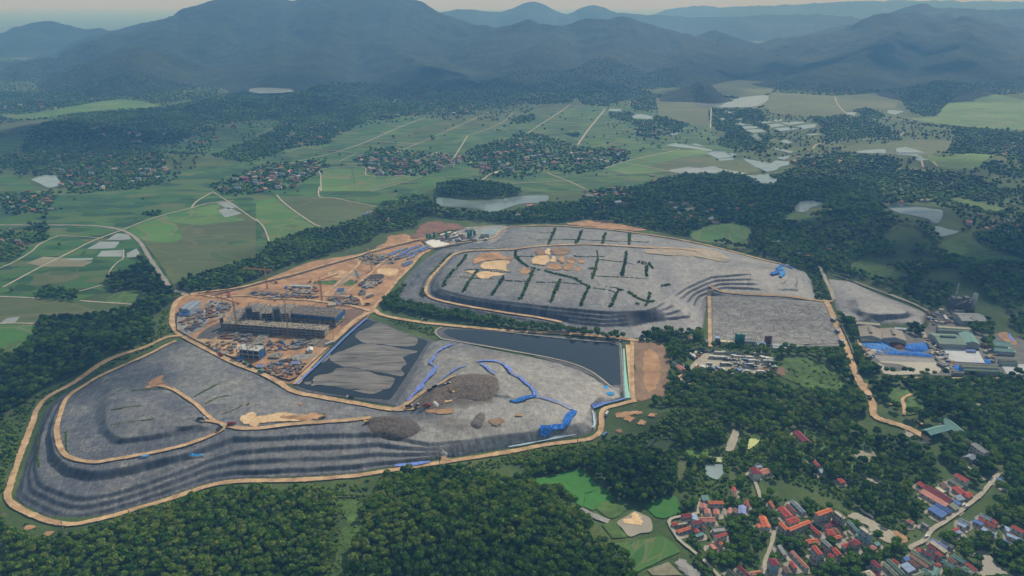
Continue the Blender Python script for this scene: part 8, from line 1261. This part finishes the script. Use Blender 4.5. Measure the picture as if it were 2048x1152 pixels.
    # vehicles of the yard
    rows = [('back row', [(500,238,'grey_truck'),(530,232,'grey_truck'),(640,258,'white_truck'),(690,262,'white_truck'),(740,255,'white_truck'),(790,262,'white_truck'),(870,268,'green_truck'),(930,288,'grey_truck'),(965,290,'grey_truck'),(1170,282,'white_truck'),(1210,286,'trailer_truck')]), ('second row', [(590,322,'trailer_truck'),(660,328,'trailer_truck'),(710,330,'white_truck'),(740,325,'white_truck'),(760,348,'dark_truck'),(800,352,'dark_truck'),(840,350,'grey_truck'),(870,303,'white_truck'),(910,325,'white_truck'),(960,328,'white_truck'),(1000,330,'grey_truck'),(1060,336,'white_truck'),(1100,338,'white_truck'),(880,374,'dark_truck'),(925,376,'grey_truck'),(1035,368,'blue_truck'),(1055,372,'blue_truck'),(1090,378,'dark_truck'),(1130,386,'trailer_truck'),(1185,390,'grey_truck')]),
        ('middle row', [(535,412,'white_truck'),(720,412,'dark_truck'),(760,416,'trailer_truck'),(810,420,'dark_truck'),(900,424,'grey_truck'),(960,440,'dark_truck'),(990,445,'grey_truck'),(1030,432,'blue_truck'),(1050,436,'blue_truck'),(1100,432,'white_truck'),(1120,450,'dark_truck'),(1160,458,'dark_truck')]), ('front row', [(355,440,'white_truck'),(380,452,'red_truck'),(425,448,'white_truck'),(450,455,'white_truck'),(470,462,'white_truck'),(510,464,'white_truck'),(570,472,'blue_truck'),(590,476,'blue_truck'),(640,468,'blue_truck'),(660,474,'blue_truck'),(725,490,'white_truck'),(640,520,'orange_truck'),(800,502,'yellow_truck'),(870,482,'grey_truck'),(925,500,'blue_truck'),(945,504,'blue_truck'),(970,492,'blue_truck'),(470,502,'white_car'),(520,512,'white_car'),(700,508,'white_car')]),
        ('edge by the lower wood', [(1020,542,'white_truck'),(1060,527,'white_truck'),(960,546,'grey_truck'),(1080,562,'white_truck'),(1110,550,'dark_truck'),(1140,566,'grey_truck'),(1215,532,'white_truck'),(1260,532,'white_truck'),(1212,568,'white_truck'),(1262,572,'white_truck'),(1310,522,'dark_truck'),(1345,532,'white_car')]), ('right end', [(1260,332,'white_truck'),(1305,346,'trailer_truck'),(1360,362,'trailer_truck'),(1305,386,'white_truck'),(1375,388,'white_truck'),(1330,432,'grey_truck'),(1400,452,'grey_truck'),(1425,472,'green_truck')]), ('left entrance', [(290,297,'trailer_truck'),(350,262,'white_truck'),(375,312,'red_truck'),(330,310,'trailer_truck'),(415,282,'dark_truck')])]
    rr = random.Random(3)
    for row, items in rows:
        for (x, y, k) in items:
            col = k.split('_')[0]; nm = 'semi trailer' if k == 'trailer_truck' else ('car' if k == 'white_car' else 'truck'); col = 'long white' if k == 'trailer_truck' else col
            rz = rr.uniform(-.25, .05) if row not in ('front row', 'left entrance') else rr.uniform(1.0, 1.8); vehicle('p1', (x, y), k, rz, f'{col} {nm} parked in the vehicle yard, {row}', f'{col} {nm}s in the {row} of the yard')
    for c, p, k, rz, lab in (('b2',(565,93),'dark_truck',2.8,'dark truck on the haul road left of the sludge pond corner'), ('b2',(1046,48),'dark_truck',.7,'lower dark truck on the ramp to the waste heap'), ('b2',(1076,28),'dark_truck',.7,'upper dark truck on the ramp to the waste heap'), ('b2',(1120,22),'grey_truck',.6,'grey truck nearest the waste heap on the ramp'), ('b2',(1150,14),'dark_truck',.6,'dark truck at the top of the waste ramp'), ('b2',(920,147),'dark_truck',.2,'dark truck on the tipping apron, left one'), ('b2',(965,146),'dark_truck',1.2,'dark truck on the tipping apron, middle one'), ('b2',(1025,142),'red_truck',.1,'reddish truck by the white rubble pile'),
        ('b1',(1210,224),'dark_truck',.1,'dark truck at the bend of the left mound track'), ('b1',(1392,252),'red_truck',.3,'red truck where the mound tracks meet'), ('b1',(1322,280),'dark_truck',1.3,'dark truck going down the left mound track'), ('c1',(470,732),'red_truck',2.5,'red truck on the haul road below the site fence'), ('c1',(722,818),'tanker_truck',2.6,'green tanker on the haul road below the site fence'), ('c1',(770,846),'dark_truck',2.6,'dark truck just ahead of the green tanker'), ('c1',(882,902),'green_truck',2.6,'small green truck on the haul road corner'), ('c1',(1590,620),'trailer_truck',.8,'white trailer by the fence above the blue liner edge'), ('z6',(1012,776),'dark_truck',2.9,'dark truck on the road above the scrub strip'), ('z6',(685,632),'trailer_truck',.8,'white trailer at the junction behind the site'), ('z6',(672,680),'dark_truck',.3,'dark truck at the junction behind the site'),
        ('z8',(388,778),'blue_truck',1.8,'blue truck high on the broad sandy road'), ('z8',(412,846),'blue_truck',1.8,'blue truck in the middle of the broad sandy road'), ('z8',(436,906),'blue_truck',1.8,'blue truck low on the broad sandy road'), ('b3',(568,190),'white_truck',1.2,'white truck beside the near road bend'), ('b3',(555,318),'blue_truck',.9,'blue truck below the near road bend'), ('z7',(780,898),'dark_truck',0,'dark truck at the corner of the brown earth field'), ('b4',(605,92),'dark_truck',1.5,'dark truck on the ramp above the dirt junction'), ('v2',(1395,70),'white_car',.6,'white car on the village lane'), ('v2',(1000,405),'white_car',.5,'white car at the lower end of the village lane'), ('v2',(1430,85),'white_car',.6,'second white car on the village lane'), ('f1',(1080,770),'dark_truck',1.9,'dark truck in the yard lane between the factory halls'), ('f1',(1105,840),'dark_truck',1.9,'second dark truck lower in the factory yard lane')): vehicle(c, p, k, rz, lab)
    for c, p, rz, lab in (('b2',(665,237),.5,'excavator at the tip of the dark waste heap'), ('b2',(1180,60),2.5,'excavator on the big waste heap'), ('g1',(768,440),2.4,'orange excavator beside the teal depot hall'), ('b2',(405,205),.6,'excavator on the sand lens'), ('c1',(560,640),1.2,'excavator left of the white roofed frame'), ('u1',(720,640),.3,'excavator on the orange slope of the upper site'), ('u1',(375,648),2.8,'excavator near the forest belt road')): excavator(c, p, rz, lab)
    GT = plain('tank_green', (.03,.17,.13), .5, .2, .4); RT = plain('tank_red', (.13,.055,.05), .6, .25, .4)
    tank('p1', (915,120), 3.6, 13, GT, 'dark green tank of the treatment works, left one'); tank('p1', (972,122), 3.6, 13, GT, 'dark green tank of the treatment works, right one'); tank('p1', (1308,130), 2.4, 11, RT, 'dark red tank of the treatment works, left one'); tank('p1', (1354,128), 2.4, 11, RT, 'dark red tank of the treatment works, right one'); tank('p1', (650,118), 4.4, 4, M_SHADE, 'dark low tank below the pale green block')
    SG = plain('silo_green', (.03,.20,.13), .5, .2, .4)
    for (x, y, r_, h, lab) in ((350,400,2.2,7,'green silo at the left end of the concrete plant'), (410,402,2.4,7,'second green silo from the left of the concrete plant'), (495,372,2.2,8,'dark green silo by the red block of the plant'), (745,402,2.4,10,'single green silo in the middle of the plant'), (1200,382,2.6,9,'green silo left in the plant cluster'), (1245,350,2.6,10,'tall green silo in the plant cluster'), (1320,342,2.4,8,'green silo right in the plant cluster')): tank('k1', (x, y), r_, h, SG, lab, True, 'silo', True)
    tank('f1', (1470,330), 3.2, 24, plain('pale_tower', (.36,.37,.37), .7, .25, .4), 'pale cylindrical tower of the incinerator', False, 'tower')
    # incinerator
    q = at(zz('f1', [(1330,335)]))[0]; e = empty('incinerator', q); tag(e, 'dark grey incinerator plant behind the pale factory hall', 'incinerator'); b = MB(); b.box((0, 4, 6), (24, 14, 12)); b.box((-4, 6, 14.5), (12, 9, 5)); b.box((9, 5, 15), (6, 7, 6)); b.build('boiler_house', plain('dark_plant', (.10,.11,.12), .7, .3, .3), e)
    b = MB(); b.bar((-10, -4, 9), (6, -4, 16), 1.2); b.bar((6, -4, 16), (20, 0, 16), 1.2); b.bar((20, 0, 16), (20, 0, 2), 1.2); b.bar((-8, -4, 3), (12, -4, 3), 1.0); b.build('duct', M_STEEL, e); b = MB()
    for x in (-12, -4, 4, 12):
        for y in (-5, 11): b.bar((x, y, 0), (x, y, 17), .5)
    for z_ in (5, 11, 17): b.bar((-12, -5, z_), (12, -5, z_), .4); b.bar((-12, 11, z_), (12, 11, z_), .4)
    b.build('steel_gantry', M_RUST, e)
    q = at(zz('f1', [(1265,290)]))[0]; e = empty('chimney', q); tag(e, 'slender pale chimney beside the incinerator', 'chimney'); b = MB(); b.cyl((0,0,0), 1.3, 34, 12, .7); b.build('shaft', plain('pale_tower', (.36,.37,.37), .7, .25, .4), e); b = MB(); b.box((0,0,8), (4,4,.5)); b.box((0,0,20), (3.2,3.2,.4)); b.build('platform', M_STEEL, e)
    for p, h, lab in (((880,936),20,'tall mast beside the lower haul road, left one'), ((1155,889),20,'tall mast beside the lower haul road near the bend'), ((385,990),6,'short mast on the haul road edge, right one of three'), ((258,1028),6,'short mast on the haul road edge, middle one of three'), ((125,1056),6,'short mast on the haul road edge, left one of three'), ((1209,856),16,'mast inside the near road bend'), ((667,676),14,'mast on the road above the blue liner edge'), ((1500,560),9,'mast on the right terrace of the upper mound')): lamp_mast(p, h, lab)
build_houses()
build_site()
build_trees()
